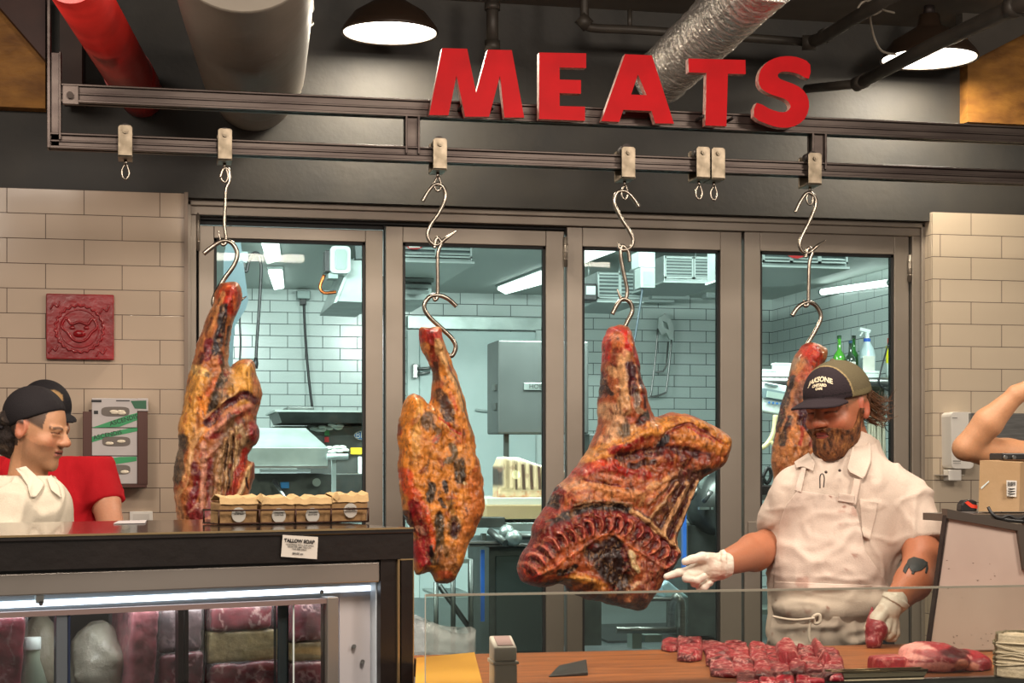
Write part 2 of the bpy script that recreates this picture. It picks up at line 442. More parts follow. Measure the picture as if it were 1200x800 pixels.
# left and right shop walls
XL = P(217, 400, YW).x; XR = P(1093, 400, YW).x
struct('wall_left', MB().box((-4.2, YW, 0), (XL, YW+.22, LT)), TILE_L, origin=(0,0,0))
struct('wall_right', MB().box((XR, YW, 0), (6.5, YW+.22, RT)), TILE_R, origin=(0,0,0))
# dark header above the doors, up to the ceiling
HB = P(650, 249, YD).z+.005
struct('wall_header', MB().box((-4.2, YW+.03, LT), (XL, YW+.25, 4.4)).box((XL, YW+.03, HB), (XR, YW+.25, 4.4)).box((XR, YW+.03, RT), (6.5, YW+.25, 4.4)), WALLD, origin=(0,0,0))
# shop floor, raised back room floor, ceilings
FLOORM = mat('shop_floor_concrete', '4f4a45', .6, noise=.6, nscale=3, col2='3a3632')
struct('floor', MB().box((-5, -3, -.1), (7, YD, 0)), FLOORM, origin=(0,0,0))
BF = .34
struct('floor_back_room', MB().box((-3.5, YD, BF-.1), (7, YB+.2, BF)), mat('grey_resin_floor', '565F63', .35, noise=.6, nscale=2, col2='434a4e', bump=.2), origin=(0,0,0))
struct('ceiling_deck', MB().box((-5, -3, 4.3), (7, YW+.3, 4.4)), mat('dark_deck', '24221f', .8), origin=(0,0,0))
zc = P(800, 14, YW).z
struct('ceiling', MB().box((P(498, 5, YW).x, 1.5, zc), (6.5, YW+.03, zc+.12)), mat('grey_soffit', '6d665d', .7, noise=.5, nscale=4, col2='5c554d'), origin=(0,0,0))
CB = P(350, 339, YB).z
struct('ceiling_back_room', MB().box((-3.5, YD+.15, CB), (7, YB+.2, CB+.1)), mat('back_ceiling', 'B9C2BC', .5), origin=(0,0,0))
XBR = P(905, 400, YB).x
struct('wall_back', MB().box((-3.5, YB, BF), (XBR+.2, YB+.2, CB)), TILE_B, origin=(0,0,0))
o = tile_mat('back_room_side_tile', 'C6D0CC', '3c4544', .3146, .1052, 0, P(340, 366, YB).z, axis='Y', rough=.18, mortar=.0035)
struct('wall_back_right', MB().box((XBR, YD+.15, BF), (XBR+.15, YB, CB)), o, origin=(0,0,0))
struct('wall_back_left', MB().box((-3.4, YD+.15, BF), (-3.25, YB, CB)), PALE, origin=(0,0,0))
# stone blocks where the old building shows above the counter
OSB = mat('rough_golden_board', 'A8742F', .7, noise=.8, nscale=7, col2='6e4417', bump=.9, bscale=14, stretch=(1, 1, 2.2), detail=9)
def bx(name, px0, py0, px1, py1, Y, dep, m, **k): return struct(name, MB().pbox(px0, py0, px1, py1, Y, dep), m, **k)
bl = MB(); c0 = P(-90, 121, 7.4); c1 = P(53, 121, 7.4)
bl.box((c0.x, 7.4, c0.z), (c1.x, YW+.03, c0.z+.9))
struct('trim_1', bl, OSB)
struct('trim_8', MB().pprism([(-90, -60), (53, -60), (53, 70), (-4, 4), (-90, -20)], 7.32, .07), mat('dark_brown_plank', '4a2a22', .6, noise=.6, nscale=5, col2='2f1b17'))
struct('trim_2', MB().box((P(1134, 140, 7.4).x, 7.4, P(1160, 144, 7.4).z), (P(1290, 140, 7.28).x, YW+.03, P(1160, 20, 7.28).z)), OSB)
struct('trim_3', MB().pprism([(1128, -20), (1290, -60), (1290, -4), (1200, 40), (1134, 74), (1128, 76)], 7.2, .07), mat('grey_beam', '4a443d', .7, noise=.5, nscale=5))
# ---- door frame
fr = MB()
zt = P(650, 249, YD).z; zl = P(650, 264, YD).z
xa = P(221, 400, YD).x; xa2 = P(230, 400, YD).x; xb2 = P(1069, 400, YD).x; xb = P(1081, 400, YD).x
fr.box((xa, YD, zl), (xb, YD+.12, zt)); fr.box((xa, YD, 0), (xa2, YD+.12, zl)); fr.box((xb2, YD, 0), (xb, YD+.12, zl))
fr.box((xa-.01, YD-.02, zt-.02), (xb+.01, YD, zt+.004)); fr.box((xa-.012, YD-.02, 0), (xa+.012, YD, zt)); fr.box((xb-.014, YD-.02, 0), (xb+.006, YD, zt))
struct('trim_4', fr, FRAMEM, bevel=.003, label='bronze metal outer frame around the folding doors')
struct('trim_5', MB().box((xa2, YD+.08, zl-.03), (xb2, YD+.1, zl+.002)).box((xa2-.004, YD+.055, .25), (xa2+.006, YD+.06, zl)).box((xa2, YD+.05, zl-.012), (xb2, YD+.06, zl+.002)), FRAMED)
# reveal between the right tile wall and the frame, tiled
ro = tile_mat('reveal_tile', 'BEAE99', '54463e', .2, .1052, 0, RT, axis='Y')
struct('trim_6', MB().box((xb+.008, YW+.012, 0), (XR-.001, YW+.12, RT)), ro, origin=(0,0,0))
struct('trim_7', MB().box((XL-.004, YW-.006, 0), (XL+.012, YW+.05, LT+.004)), mat('edge_strip', '6d5f54', .4, .5))
# ---- four glazed leaves
GLASS = glass_mat('door_glass', 'F4FBF8', .22)
leaves = [((232, 450.3), (251, 429), 264, 280.5), ((452, 663), (473, 641), 265, 285.5), ((665, 871.5), (684, 846), 266, 290.5), ((873.5, 1068), (893, 1050), 267, 295.5)]
lab = ['leftmost bronze framed glass door leaf, behind the left beef side', 'second bronze framed glass door leaf, showing the band saw', 'third bronze framed glass door leaf, behind the widest beef side', 'rightmost bronze framed glass door leaf, behind the smiling butcher']
ZDB = BF+.0
for i, ((a, b), (ga, gb), ty, gy) in enumerate(leaves):
    X0 = P(a, 400, YD).x; X1 = P(b, 400, YD).x; G0 = P(ga, 400, YD).x; G1 = P(gb, 400, YD).x
    T = P((a+b)/2, ty, YD).z; GT = P((a+b)/2, gy, YD).z; GB_ = BF+.15
    t = thing('door_%d' % (i+1), None, None, ((X0+X1)/2, YD+.04, ZDB)); t['kind'] = 'structure'; t['label'] = lab[i]
    m = MB().box((X0+.003, YD+.02, ZDB+.01), (G0, YD+.075, T-.008)).box((G1, YD+.02, ZDB+.01), (X1-.003, YD+.075, T-.008))
    m.box((G0, YD+.02, GT), (G1, YD+.075, T-.008)).box((G0, YD+.02, ZDB+.01), (G1, YD+.075, GB_))
    m.build('door_frame', FRAMEM, t, bevel=.003)
    g = MB().box((G0, YD+.03, GB_), (G0+.012, YD+.06, GT)).box((G1-.012, YD+.03, GB_), (G1, YD+.06, GT)).box((G0, YD+.03, GT-.012), (G1, YD+.06, GT)).box((G0, YD+.03, GB_), (G1, YD+.06, GB_+.012))
    g.build('gasket', FRAMED, t)
    MB().box((G0+.012, YD+.043, GB_+.012), (G1-.012, YD+.049, GT-.012)).build('glass_pane', GLASS, t)
    if i in (0, 1, 3):
        hx = {0: P(232, 300, YD).x, 1: P(663.5, 300, YD).x, 3: P(1067, 300, YD).x}[i]; hy = {0: (250, 292), 1: (265, 300), 3: (275, 308)}[i]
        h = MB(); z1 = P(650, hy[0]+12, YD).z; z0 = P(650, hy[1]+12, YD).z
        h.cyl((hx, YD+.008, z0), (hx, YD+.008, z1), .009)
        for q in range(1, 4): h.cyl((hx, YD+.008, z0+(z1-z0)*q/4-.002), (hx, YD+.008, z0+(z1-z0)*q/4+.002), .0105)
        h.build('hinge', FRAMEM, t)
    if i == 3:
        m = MB().pbox(877, 611, 889, 664, YD+.012, .012); fh = m.build('flush_handle', FRAMEM, t, bevel=.002)
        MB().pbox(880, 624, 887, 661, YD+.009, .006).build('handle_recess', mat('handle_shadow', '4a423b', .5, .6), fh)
    if i < 4:
        MB().pbox(b-.6, 262, b+2.6, 900, YD+.075, .01).build('seal', FRAMED, t)
        MB().pbox(a-2.6, 262, a+.6, 900, YD+.076, .01).build('seal', FRAMED, t)
    if i == 3:
        MB().pbox(869.5, 262+4, 873.5, 900, YD+.06, .01).build('seal', FRAMED, t)
    if i == 1:
        MB().pbox(450, 262+2, 452.6, 900, YD+.06, .01).build('seal', FRAMED, t)
    if i == 2:
        MB().pbox(662.6, 262+4, 665.4, 900, YD+.06, .01).build('seal', FRAMED, t)
# ================================================================== OVERHEAD RAILS, HOOKS, LAMPS, LETTERS, DUCTS
YR = 6.2
zu = P(600, 133, YR).z; zlw = P(600, 186, YR).z
mp_ = MPP(600, YR)
rt = thing('overhead_rail', 'long two-tier dark steel meat rail hanging across the shop front', 'rail', (P(600, 186, YR).x, YR, zlw))
x0 = P(72, 114, YR).x; x1 = 5.2; xe = P(57, 178, YR).x
def railbar(xa, xb, z, h):
    m = MB().box((xa, YR-.012, z-h*.5), (xb, YR+.012, z+h*.5)).box((xa, YR-.028, z-h*.5), (xb, YR+.028, z-h*.5+.010)).box((xa, YR-.024, z+h*.5-.008), (xb, YR+.024, z+h*.5))
    return m.box((xa, YR-.018, z-.004), (xb, YR+.018, z+.004))
railbar(x0, x1, zu, .066).build('upper_rail', RAILM, rt, bevel=.002)
railbar(xe, x1, zlw, .056).build('lower_rail', RAILM, rt, bevel=.002)
m = MB(); pz = P(60, 62, YR).z; zb = zlw-.028
xl0 = P(55.5, 120, YR).x; xl1 = P(72, 120, YR).x
m.box((xl0, YR-.03, zb), (xl0+.012, YR+.03, 4.25)).box((xl0+.012, YR-.012, zb), (xl1-.006, YR+.012, pz)).box((xl1-.008, YR-.03, zb+.03), (xl1, YR+.03, pz))
m.build('end_post', RAILM, rt, bevel=.002)
MB().pbox(73, 100, 92, 122, YR-.03, .012).build('end_plate', RAILM, rt, bevel=.002)
MB().cyl(P(82, 111, YR-.045), P(82, 111, YR-.03), .012).build('bolt', RAILM, rt)
for (a, b) in ((474, 491), (949, 966)):
    xm0 = P(a, 155, YR).x; xm1 = P(b, 155, YR).x
    MB().box((xm0, YR-.028, zlw), (xm0+.008, YR+.028, zu-.03)).box((xm1-.008, YR-.028, zlw), (xm1, YR+.028, zu-.03)).box((xm0, YR-.01, zlw), (xm1, YR+.01, zu-.03)).build('hanger_post', RAILM, rt, bevel=.0015)
TROM = mat('trolley_zinc', '8F8270', .4, .75, noise=.6, nscale=25, col2='5f5546')
troll = [(147, 150, 'empty trolley above the tile wall, far left of the lower rail', 'e'), (263, 154, 'trolley carrying the leftmost beef side', 'h'), (513, 165, 'trolley carrying the narrow beef side beside the display case', 'h'), (732, 175, 'trolley carrying the widest beef side', 'h'),
         (819, 175, 'left one of the paired empty trolleys on the rail', 'e'), (836.5, 176, 'right one of the paired empty trolleys on the rail', 'e'), (949, 182, 'trolley above the butcher in the dark cap', 'h')]
for px, py, lb, kd in troll:
    c = P(px, py+20, YR); s = MPP(px, YR); t = thing('rail_trolley', 'grey steel '+lb, 'trolley', (c.x, YR, c.z), 'rail trolleys on the lower rail')
    w_ = 8.2*s; top = P(px, py, YR).z; bot = P(px, py+37, YR).z
    m = MB(); 
    prof = [(c.x-w_, bot), (c.x+w_, bot), (c.x+w_, top-.006), (c.x+w_-.006, top), (c.x-w_+.006, top), (c.x-w_, top-.006)]
    m.prism([(a, YR-.055, b) for a, b in prof], (0, .007, 0)).prism([(a, YR+.045, b) for a, b in prof], (0, .007, 0))
    m.box((c.x-w_, YR-.055, bot), (c.x+w_, YR+.052, bot+.008)); br_ = m.build('bracket', TROM, t, bevel=.0015)
    wz = zlw+.028+.02
    MB().cyl((c.x, YR-.03, wz), (c.x, YR+.03, wz), .02, n=24).build('wheel', DARKM, t)
    MB().cyl((c.x, YR-.064, top-.022), (c.x, YR-.054, top-.022), .009, n=12).cyl((c.x, YR-.068, top-.022), (c.x, YR-.06, top-.022), .005, n=10).build('bolt', TROM, br_)
    e = MB(); ez = bot
    e.cyl((c.x, YR, ez), (c.x, YR, ez-.02), .006, n=10)
    e.tube(catmull([(c.x+.001, YR, ez-.016), (c.x-.012, YR, ez-.038), (c.x-.009, YR, ez-.062), (c.x+.004, YR, ez-.068), (c.x+.013, YR, ez-.05), (c.x+.008, YR, ez-.028)], 5, True), .0042, 8, closed=True)
    e.build('eye', HOOKM, t)
def hook(pts, r, lb, Y=YR, taper=True, n=7):
    q = catmull([P(a, b, Y+(c[0] if c else 0)) for a, b, *c in pts], n)
    rr = [r]*len(q)
    if taper:
        for i in range(n): rr[-1-i] = r*(.15+.85*i/n)
    o = MB().tube(q, rr, 10).build('meat_hook', HOOKM, origin=q[0])
    return tag(o, lb, 'hook', 'steel meat hooks hanging from the rail')
hook([(258, 208), (262, 198), (268, 199), (269, 212), (265, 222), (264, 240), (263, 262), (265, 283), (260, 286), (256, 271)], .0065, 'long straight steel hook directly under the trolley of the leftmost beef')
hook([(238.5, 297.5), (252, 287), (262, 282), (272, 285), (278, 297), (274, 311), (262, 328), (252.5, 345), (250, 356), (256, 364), (275, 356), (289, 347)], .0085, 'curved steel hook piercing the shank of the leftmost beef')
hook([(495, 236), (502, 224), (510, 216), (519, 219), (522, 232), (514, 250), (505, 263), (501, 276), (506, 285), (513, 287), (523, 279), (536, 270)], .0075, 'steel hook hanging from the trolley left of the letter E')
hook([(509, 291), (512, 279), (517, 285), (513, 298), (513, 330), (512.5, 348), (509, 351), (508, 345)], .007, 'short straight steel link hook above the narrow beef')
hook([(535, 359), (525, 350), (514, 346), (503, 348), (497, 359), (503, 371), (518, 385), (530, 397), (534, 407), (529, 417), (520, 412), (508, 402)], .0085, 'curved steel hook piercing the shank of the narrow beef')
hook([(749, 243), (741, 231), (732, 224), (723, 226), (720, 238), (727, 254), (737, 270), (742, 281), (739, 290), (731, 293), (722, 285), (706, 274)][:10]+[(726, 291), (724, 284)], .0075, 'steel hook hanging from the trolley under the letter A')
hook([(738, 307), (736, 295), (729, 288), (727.5, 300), (731, 320), (735, 340), (733, 350), (728, 350), (723, 338)], .0075, 'steel link hook above the widest beef with a pointed tip')
hook([(717.5, 368), (723, 357), (730, 350), (738, 354), (741, 364), (736, 375), (731, 384), (722, 392), (712, 396)], .0085, 'curved steel hook entering the shank of the widest beef')
hook([(932, 249), (938, 236), (946, 226), (954, 230), (956, 240), (949, 258), (940, 276), (937, 287), (941, 295), (948, 296), (958, 288), (968, 281)], .0075, 'steel hook hanging from the trolley above the butcher')
hook([(944, 302), (947, 291), (952, 295), (948.5, 308), (947.5, 340), (947, 356), (943, 358), (942, 350)], .007, 'straight steel link hook below the rail above the butcher')
hook([(928, 370), (936, 359), (947, 354), (957, 359), (962, 372), (955, 388), (945, 405), (938, 420), (937, 436), (943, 440), (957, 431), (966, 423)], .0085, 'curved steel hook holding the beef behind the dark cap')
# ---- letters
RED = mat('red_enamel_letter', 'BA0812', .5, noise=.5, nscale=7, col2='a3060e', spec=.1)
LEDGE = mat('worn_letter_edge', 'A8382F', .5, noise=.8, nscale=60, col2='d9b8a8')
def letter(name, pts, holes=(), Y=6.08, dep=.035, lb=''):
    t = thing(name, lb, 'letter', tuple(P(sum(p[0] for p in pts)/len(pts), max(p[1] for p in pts), Y)), 'red letters of the word MEATS')
    m = MB().pprism(pts, Y, dep, holes); m.cur = 0
    # side faces take the chipped edge look
    n = sum(1 for f in m.f if len(f) == 3); m.mi = [0 if len(f) == 3 else 1 for f in m.f]
    m.build('face', [RED, LEDGE], t)
    # mounting pegs to the rail behind
    cx = sum(p[0] for p in pts)/len(pts); 
    for dx in (-18, 18):
        a = P(cx+dx, 134+(cx-600)*.04, Y+dep); MB().cyl((a.x, Y+dep-.02, zu), (a.x, YR-.0285, zu), .006, n=8).build('peg', DARKM, t)
    return t
def c2(l): return [(400+x/2.9625, y/2.9625) for x, y in l]
def c3(l): return [(800+x/2.9625, y/2.9625) for x, y in l]
letter('letter_m', c2([(350,167),(437,169),(468,322),(508,172),(592,174),(635,408),(566,408),(551,262),(513,405),(430,405),(400,262),(372,400),(305,399)]), lb='red chipped capital letter M, first of the sign word')
letter('letter_e', c2([(687,182),(850,185),(850,236),(758,234),(758,276),(832,278),(832,325),(758,323),(758,368),(846,370),(846,419),(686,413)]), lb='red capital letter E of the sign')
letter('letter_a', c2([(985,188),(1078,192),(1155,429),(1090,428),(1077,385),(979,381),(965,423),(903,420)]), [c2([(1030,258),(1060,330),(1006,328)])], lb='red capital letter A of the sign')
letter('letter_t', c3([(20,203),(218,208),(219,257),(157,256),(152,438),(79,435),(83,253),(21,251)]), lb='red capital letter T in front of the foil duct')
so_ = [(443,224),(412,203),(376,195),(338,197),(300,211),(272,240),(263,278),(274,308),(308,328),(348,341),(369,355),(374,372),(361,387),(334,388),(298,376),(257,357),(248,405),(290,429),(340,443),(388,438),(424,412),(439,371),(432,331),(404,301),(362,283),(337,273),(330,260),(344,249),(374,250),(405,258),(438,273)]
letter('letter_s', c3([(p.x, p.y) for p in catmull([Vector((x, y, 0)) for x, y in so_], 2, True)]), lb='red capital letter S, last of the sign word')
# ---- pendant lamps
SHADE = mat('brown_enamel_shade', '3A2C22', .4, .2); SHIN = mat('white_enamel', 'F2EADC', .4)
GLOWW = mat('lamp_diffuser', 'FFFFFF', .4, emit='FFF6E6', estr=7.)
def pendant(px, py, wpx, Y, lb, power=26):
    c = P(px, py, Y); r = MPP(px, Y)*wpx/2
    t = thing('pendant_lamp', lb, 'lamp', tuple(c))
    pr = [(r, 0), (r*1.0, .012), (r*.93, .035), (r*.74, .085), (r*.42, .125), (r*.24, .15), (r*.2, .2), (.001, .205)]
    m = MB().lathe([(a, b) for a, b in pr], c, n=48); o = m.build('shade', SHADE, t, solid=.003)
    MB().lathe([(r*.965, .004), (r*.9, .032), (r*.71, .08), (r*.4, .118), (.001, .13)], c, n=48).build('reflector', SHIN, t)
    MB().lathe([(.001, .0), (r*.6, .001), (r*.9, .006), (r*.93, .012)], c, n=48).build('diffuser', GLOWW, t)
    MB().cyl(c+Vector((0,0,.2)), (c.x, c.y, 4.28), .008, n=10).build('pole', DARKM, t)
    MB().cyl(c+Vector((0,0,.2)), c+Vector((0,0,.25)), .03, .02, n=16).build('socket_cap', DARKM, t)
    l = bpy.data.lights.new('pendant_light', 'AREA'); l.shape = 'DISK'; l.size = r*1.7; l.energy = power; l.color = (1, .88, .70)
    lo = bpy.data.objects.new('bulb', l); C.objects.link(lo); lo.parent = t; lo.location = (0, 0, -.012)
    return t
pendant(457, 40, 113, 7.12, 'brown enamel pendant lamp with white glowing dish, left of the letter M')
pendant(1089, 70, 113, 7.12, 'brown enamel pendant lamp with white glowing dish, right of the letter S')
# ---- big wrapped duct
DUCTM = mat('duct_wrap', '7E766B', .5, noise=.6, nscale=3, col2='6c655b', bump=.25, bscale=12)
a = PZ(289, -40, 5.2); b = PZ(297, 92, 7.0); wr = 68*5.4/F
t = thing('wrapped_duct', 'large grey wrapped air duct at the upper left, running to the dark wall', 'duct', tuple(b))
q = [PZ(284, -70, 5.5), PZ(288, -10, 5.85), PZ(293, 42, 6.35), PZ(297, 84, 6.85)]
MB().tube(catmull(q, 8), [.247, .240, .222, .204], 48).build('duct_body', DUCTM, t)
q2 = [PZ(296, 68, 6.65), PZ(297, 84, 6.85), PZ(298, 96, 7.1), PZ(297, 104, YW*1.0/(ray(297, 0).y)-.01)]
MB().tube(catmull(q2, 6), [.208, .206, .196, .180], 48).build('elbow', DUCTM, t)
# crinkled tape seam on its right side
m = MB(); rnd = random.Random(3); rib = []
for k in range(60):
    u = k/59; c = lerp(q[0], q2[3], u); r = .245-.055*u
    ang = math.radians(-12+rnd.uniform(-9, 9)); c = Vector(c)
    p0 = c+Vector((math.cos(ang)*r, -math.sin(ang)*r*.3, -.01+math.sin(ang)*r)); 
    rib.append(p0+Vector((rnd.uniform(-.012, .006), 0, rnd.uniform(-.02, .02))))
m.tube(rib, [.006+.008*rnd.random() for _ in rib], 7).build('tape_seam', mat('duct_tape_film', 'A79D8C', .3, .3), t)
# ---- red pipe
REDP = mat('red_pipe_paint', 'C0251F', .45, noise=.7, nscale=4, col2='8c1713', bump=.2, bscale=20)
t = thing('red_pipe', 'thick red painted sprinkler main pipe at the upper left', 'pipe', tuple(PZ(155, 95, 7.1)))
MB().tube([PZ(82, -30, 5.2), PZ(156, 95, 7.0), PZ(166, 112, YW/ray(166, 0).y-.005)], [.088, .094, .094], 32).build('pipe_run', REDP, t)
MB().tube([PZ(150, 85, 6.85), PZ(159, 100, 7.08)], .099, 32).build('pipe_collar', REDP, t)
# dark brick pier glimpsed left of the red pipe
m = MB().pbox(70, -30, 96, 101, 7.0, .4); tag(m.build('dark_beam', mat('dark_brown_beam', '3c2a24', .7, noise=.7, nscale=6, col2='2a1c18')), 'dark brown upright beam end behind the red pipe', 'beam')
# ---- foil flexible duct
m = MB(); fa = PZ(905, -35, 6.1); fb = PZ(773, 92, 7.5)
K = 150; vs = []; pts = [Vector(lerp(fa, fb, i/K)) for i in range(K+1)]; rad = [.115*(1+.045*math.sin(i*2.1)+.02*math.sin(i*5.3+1)) for i in range(K+1)]
m.tube(pts, rad, 48)
vv_ = np.array(m.v); nn_ = vnoise(vv_.astype(np.float32), 30, 4)[:, None]; ax = np.array((fb-fa).normalized()); rel = vv_-np.array(fa); prj = (rel@ax)[:, None]*ax
m.v = [tuple(q) for q in (np.array(fa)+prj+(rel-prj)*(1+.045*nn_)+ax*nn_*.006)]
FOIL = mat('crinkled_foil', 'EFE9E2', .25, .75, bump=1., bscale=70)
tag(m.build('foil_duct', FOIL), 'silver crinkled foil flexible duct behind the letters A and T', 'duct')
# ---- pipes
PIPEM = mat('dark_painted_pipe', '47413A', .5, .2, noise=.5, nscale=6, col2='36312c')
t = thing('sprinkler_pipe', 'thin grey sprinkler pipe run with elbows behind the sign letters', 'pipe', tuple(P(820, 45, 7.1)))
MB().tube(catmull([P(685, -20, 7.1), P(685, 18, 7.1), P(687, 28, 7.1), P(697, 33, 7.1), P(760, 36, 7.1), P(940, 49, 7.1)], 5), .019, 14).build('pipe_run', PIPEM, t)
MB().tube([P(947, 50, 7.1), P(965, 44, 7.0), P(1000, 22, 6.6), P(1058, -12, 6.1)], .027, 14).build('pipe_branch', PIPEM, t)
for a, b, r in (((679, 20, 7.1), (690, 31, 7.1), .03), ((940, 50, 7.1), (956, 50, 7.08), .033), ((965, 43, 7.02), (972, 40, 6.95), .034)):
    MB().tube([P(*a), P(*b)], r, 16).build('fitting', PIPEM, t)
MB().cyl(P(738, 12, 7.1), P(738, 34, 7.1), .01).build('hanger', PIPEM, t)
t = thing('vertical_pipe', 'short grey vertical pipe dropping behind the letter M', 'pipe', tuple(P(577, 55, 7.2)))
MB().cyl(P(577, -10, 7.2), P(577, 56, 7.2), .026).build('pipe_run', PIPEM, t)
MB().cyl(P(577, 48, 7.2), P(577, 60, 7.2), .034).build('fitting', PIPEM, t); MB().cyl(P(577, 4, 7.2), P(577, 12, 7.2), .034).build('fitting', PIPEM, t)
t = thing('diagonal_conduit', 'dark conduit pipe crossing in front of the right pendant lamp', 'pipe', tuple(P(1010, 97, 6.9)))
MB().tube([P(1008, 97, 6.85), P(1095, 52, 6.3), P(1185, 10, 5.8), P(1240, -15, 5.5)], [.026, .03, .032, .034], 18).build('pipe_run', PIPEM, t)
MB().tube([P(1003, 99, 6.88), P(1014, 94, 6.82)], .031, 18).build('fitting', PIPEM, t); MB().tube([P(1183, 11, 5.8), P(1194, 6, 5.75)], .04, 18).build('fitting', PIPEM, t)
MB().tube([P(945, 104, 7.35), P(1006, 98, 6.87)], .02, 14).build('shadow_tail', PIPEM, t)  # thin dark tube standing in for the shadow tapering off the conduit's end
CABLE = mat('pale_cable', '8e8578', .5)
m = MB().tube(catmull([P(1005, 10, 6.6), P(1012, 2, 6.6), P(1026, 2, 6.55), P(1034, 10, 6.55), P(1024, 17, 6.55), P(1010, 14, 6.6), P(1018, 5, 6.6), P(1036, 12, 6.5), P(1048, 15, 6.5)], 6), .0045, 8)
m.tube(catmull([P(1019, 14, 6.6), P(1021, 30, 6.65), P(1026, 48, 6.7), P(1034, 60, 6.75), P(1050, 64, 6.8)], 6), .005, 8)
tag(m.build('coiled_cable', CABLE), 'pale coiled cable tied around the pipe above the right lamp', 'cable')
# ================================================================== SHOP WALL FITTINGS
# red relief plaque
t = thing('wall_plaque', 'square glossy red relief plaque on the left tile wall', 'plaque', tuple(P(93, 421, YW-.02)))
PLQ = mat('red_glaze', '94101A', .3, spec=.4, noise=.6, nscale=10, col2='6b0b0f', bump=.25, bscale=30)
MB().pbox(54, 344.5, 133.5, 421, YW-.03, .028).build('panel', PLQ, t, bevel=.004)
m = MB(); cp = P(93, 385, YW-.032); s = MPP(93, YW)
ring = []
for k in range(96):
    a = 2*math.pi*k/96; r = (27+1.2*math.sin(a*24))*s; ring.append(cp+Vector((math.cos(a)*r, 0, math.sin(a)*r)))
m.tube(ring, .0052, 6, closed=True)
m.tube([cp+Vector((math.cos(2*math.pi*k/48)*22*s, 0, math.sin(2*math.pi*k/48)*22*s)) for k in range(48)], .0025, 6, closed=True)
m.build('scalloped_ring', PLQ, t)
m = MB()
for pts in ([(-20,2),(-15,12),(-9,5),(0,8),(9,5),(15,12),(20,2),(14,-4),(8,-12),(0,-15),(-8,-12),(-14,-4)],):
    m.tube(catmull([cp+Vector((x*s, 0, y*s)) for x, y in pts], 5, True), .006, 6, closed=True)
for x in (-8, 8): m.ball(cp+Vector((x*s, 0, 1*s)), .010, 8, (1.2, .5, .8))
m.ball(cp+Vector((0, 0, -6*s)), .022, 10, (1.2, .4, .7)); m.ball(cp+Vector((-3*s, -.006, -6*s)), .005, 6); m.ball(cp+Vector((3*s, -.006, -6*s)), .005, 6)
m.build('relief', PLQ, t)
for k, (x, y) in enumerate(((-30,-25),(28,22),(24,-28),(-28,26))):
    MB().tube(catmull([cp+Vector(((x+dx)*s, 0, (y+dy)*s)) for dx, dy in ((-5,-4),(-1,2),(3,-1),(6,5))], 4), .004, 6).build('flourish', PLQ, t)
# glove box holder: three cartons in a brown rack
BRN = mat('brown_rack', '4d2f28', .45, .3)
t = thing('glove_rack', 'brown metal wall rack for disposable glove cartons on the left wall', 'rack', tuple(P(137, 568, YW-.1)))
MB().pbox(97, 482, 107.5, 568, YW-.14, .13).build('side_rail', BRN, t, bevel=.002)
MB().pbox(161, 482, 173, 568, YW-.14, .13).build('side_rail', BRN, t, bevel=.002)
MB().pbox(100, 567, 172, 571, YW-.14, .13).pbox(104, 480, 165, 568, YW-.012, .01).build('tray', BRN, t)
CART = mat('carton_print_grey', 'B5AEAC', .55); GRN = mat('carton_green', '2E8F58', .5); GRND = mat('carton_dark_green', '1d5a3c', .5); INK = mat('ink', '1c1c1e', .6)
gloves = mat('nitrile_tissue', 'D9CDB8', .6, bump=.6, bscale=60); HOLE = mat('slot_shadow', '6e6660', .8)
for k, (y0, y1, lb) in enumerate(((466, 501, 'topmost'), (501, 534, 'middle'), (534, 567, 'lowest'))):
    x0_, x1_ = (107.6, 160.8)
    Yc = YW-.135
    g = thing('glove_carton', 'grey and green glove carton, %s of the three in the wall rack' % lb, 'carton', tuple(P(135, y1, Yc)), 'glove cartons in the wall rack')
    MB().pbox(x0_, y0+.5, x1_, y1-.3, Yc, .118).build('box', CART, g, bevel=.002)
    f = -.0015
    if k == 0:
        MB().pbox(160.8, 466.5, 173.5, 481.5, Yc, .118).build('end_flap', CART, g, bevel=.002)
        MB().pprism([(107.5, 501), (148, 487), (161, 483.5), (161, 492), (140, 500)], Yc+f, .001).build('green_band', GRN, g)
        MB().pprism([(153, 469.5), (171.5, 469), (171.5, 479), (158, 478.5)], Yc+f, .001).build('green_corner', GRND, g)
        MB().pbox(107, 468.3, 119, 471.2, Yc+f, .001).pbox(136, 468.8, 152, 470, Yc+f, .001).pbox(110, 481, 115, 485, Yc+f, .001).build('print', INK, g)
        ny = 482
    elif k == 1:
        MB().pprism([(107.8, 511.5), (150, 501.8), (161, 501.2), (161, 505), (128, 512), (107.8, 518)], Yc+f, .001).build('green_band', GRN, g); ny = 517
    else:
        MB().pprism([(124, 538), (140, 535.2), (160, 534.8), (160, 540), (138, 543.5), (127, 544)], Yc+f, .001).build('green_band', GRN, g); ny = 550
    cx = (x0_+x1_)/2+(1 if k == 0 else 2)
    oval = [(cx+math.copysign(abs(math.cos(a))**.5, math.cos(a))*16.5, ny+math.copysign(abs(math.sin(a))**.6, math.sin(a))*5.6) for a in [2*math.pi*i/28 for i in range(28)]]
    MB().pprism(oval, Yc+f-.001, .0014).build('slot', HOLE, g)
    m = MB(); rr = random.Random(k)
    for j in range(5 if k == 0 else 2): m.ball(P(cx+rr.uniform(-11, 11), ny+rr.uniform(-1, 3), Yc-.004), .012, 7, (1.5, .4, .6))
    m.build('glove_tuft', gloves, g)
    if k < 2:
        c = P(126 if k == 1 else 145, 509.5 if k == 1 else 492, Yc+f-.001); text_obj('lettering', 'ASCENDIS', .026, c, (1, 0, .22 if k == 1 else .3), (0, 0, 1), INK, g)
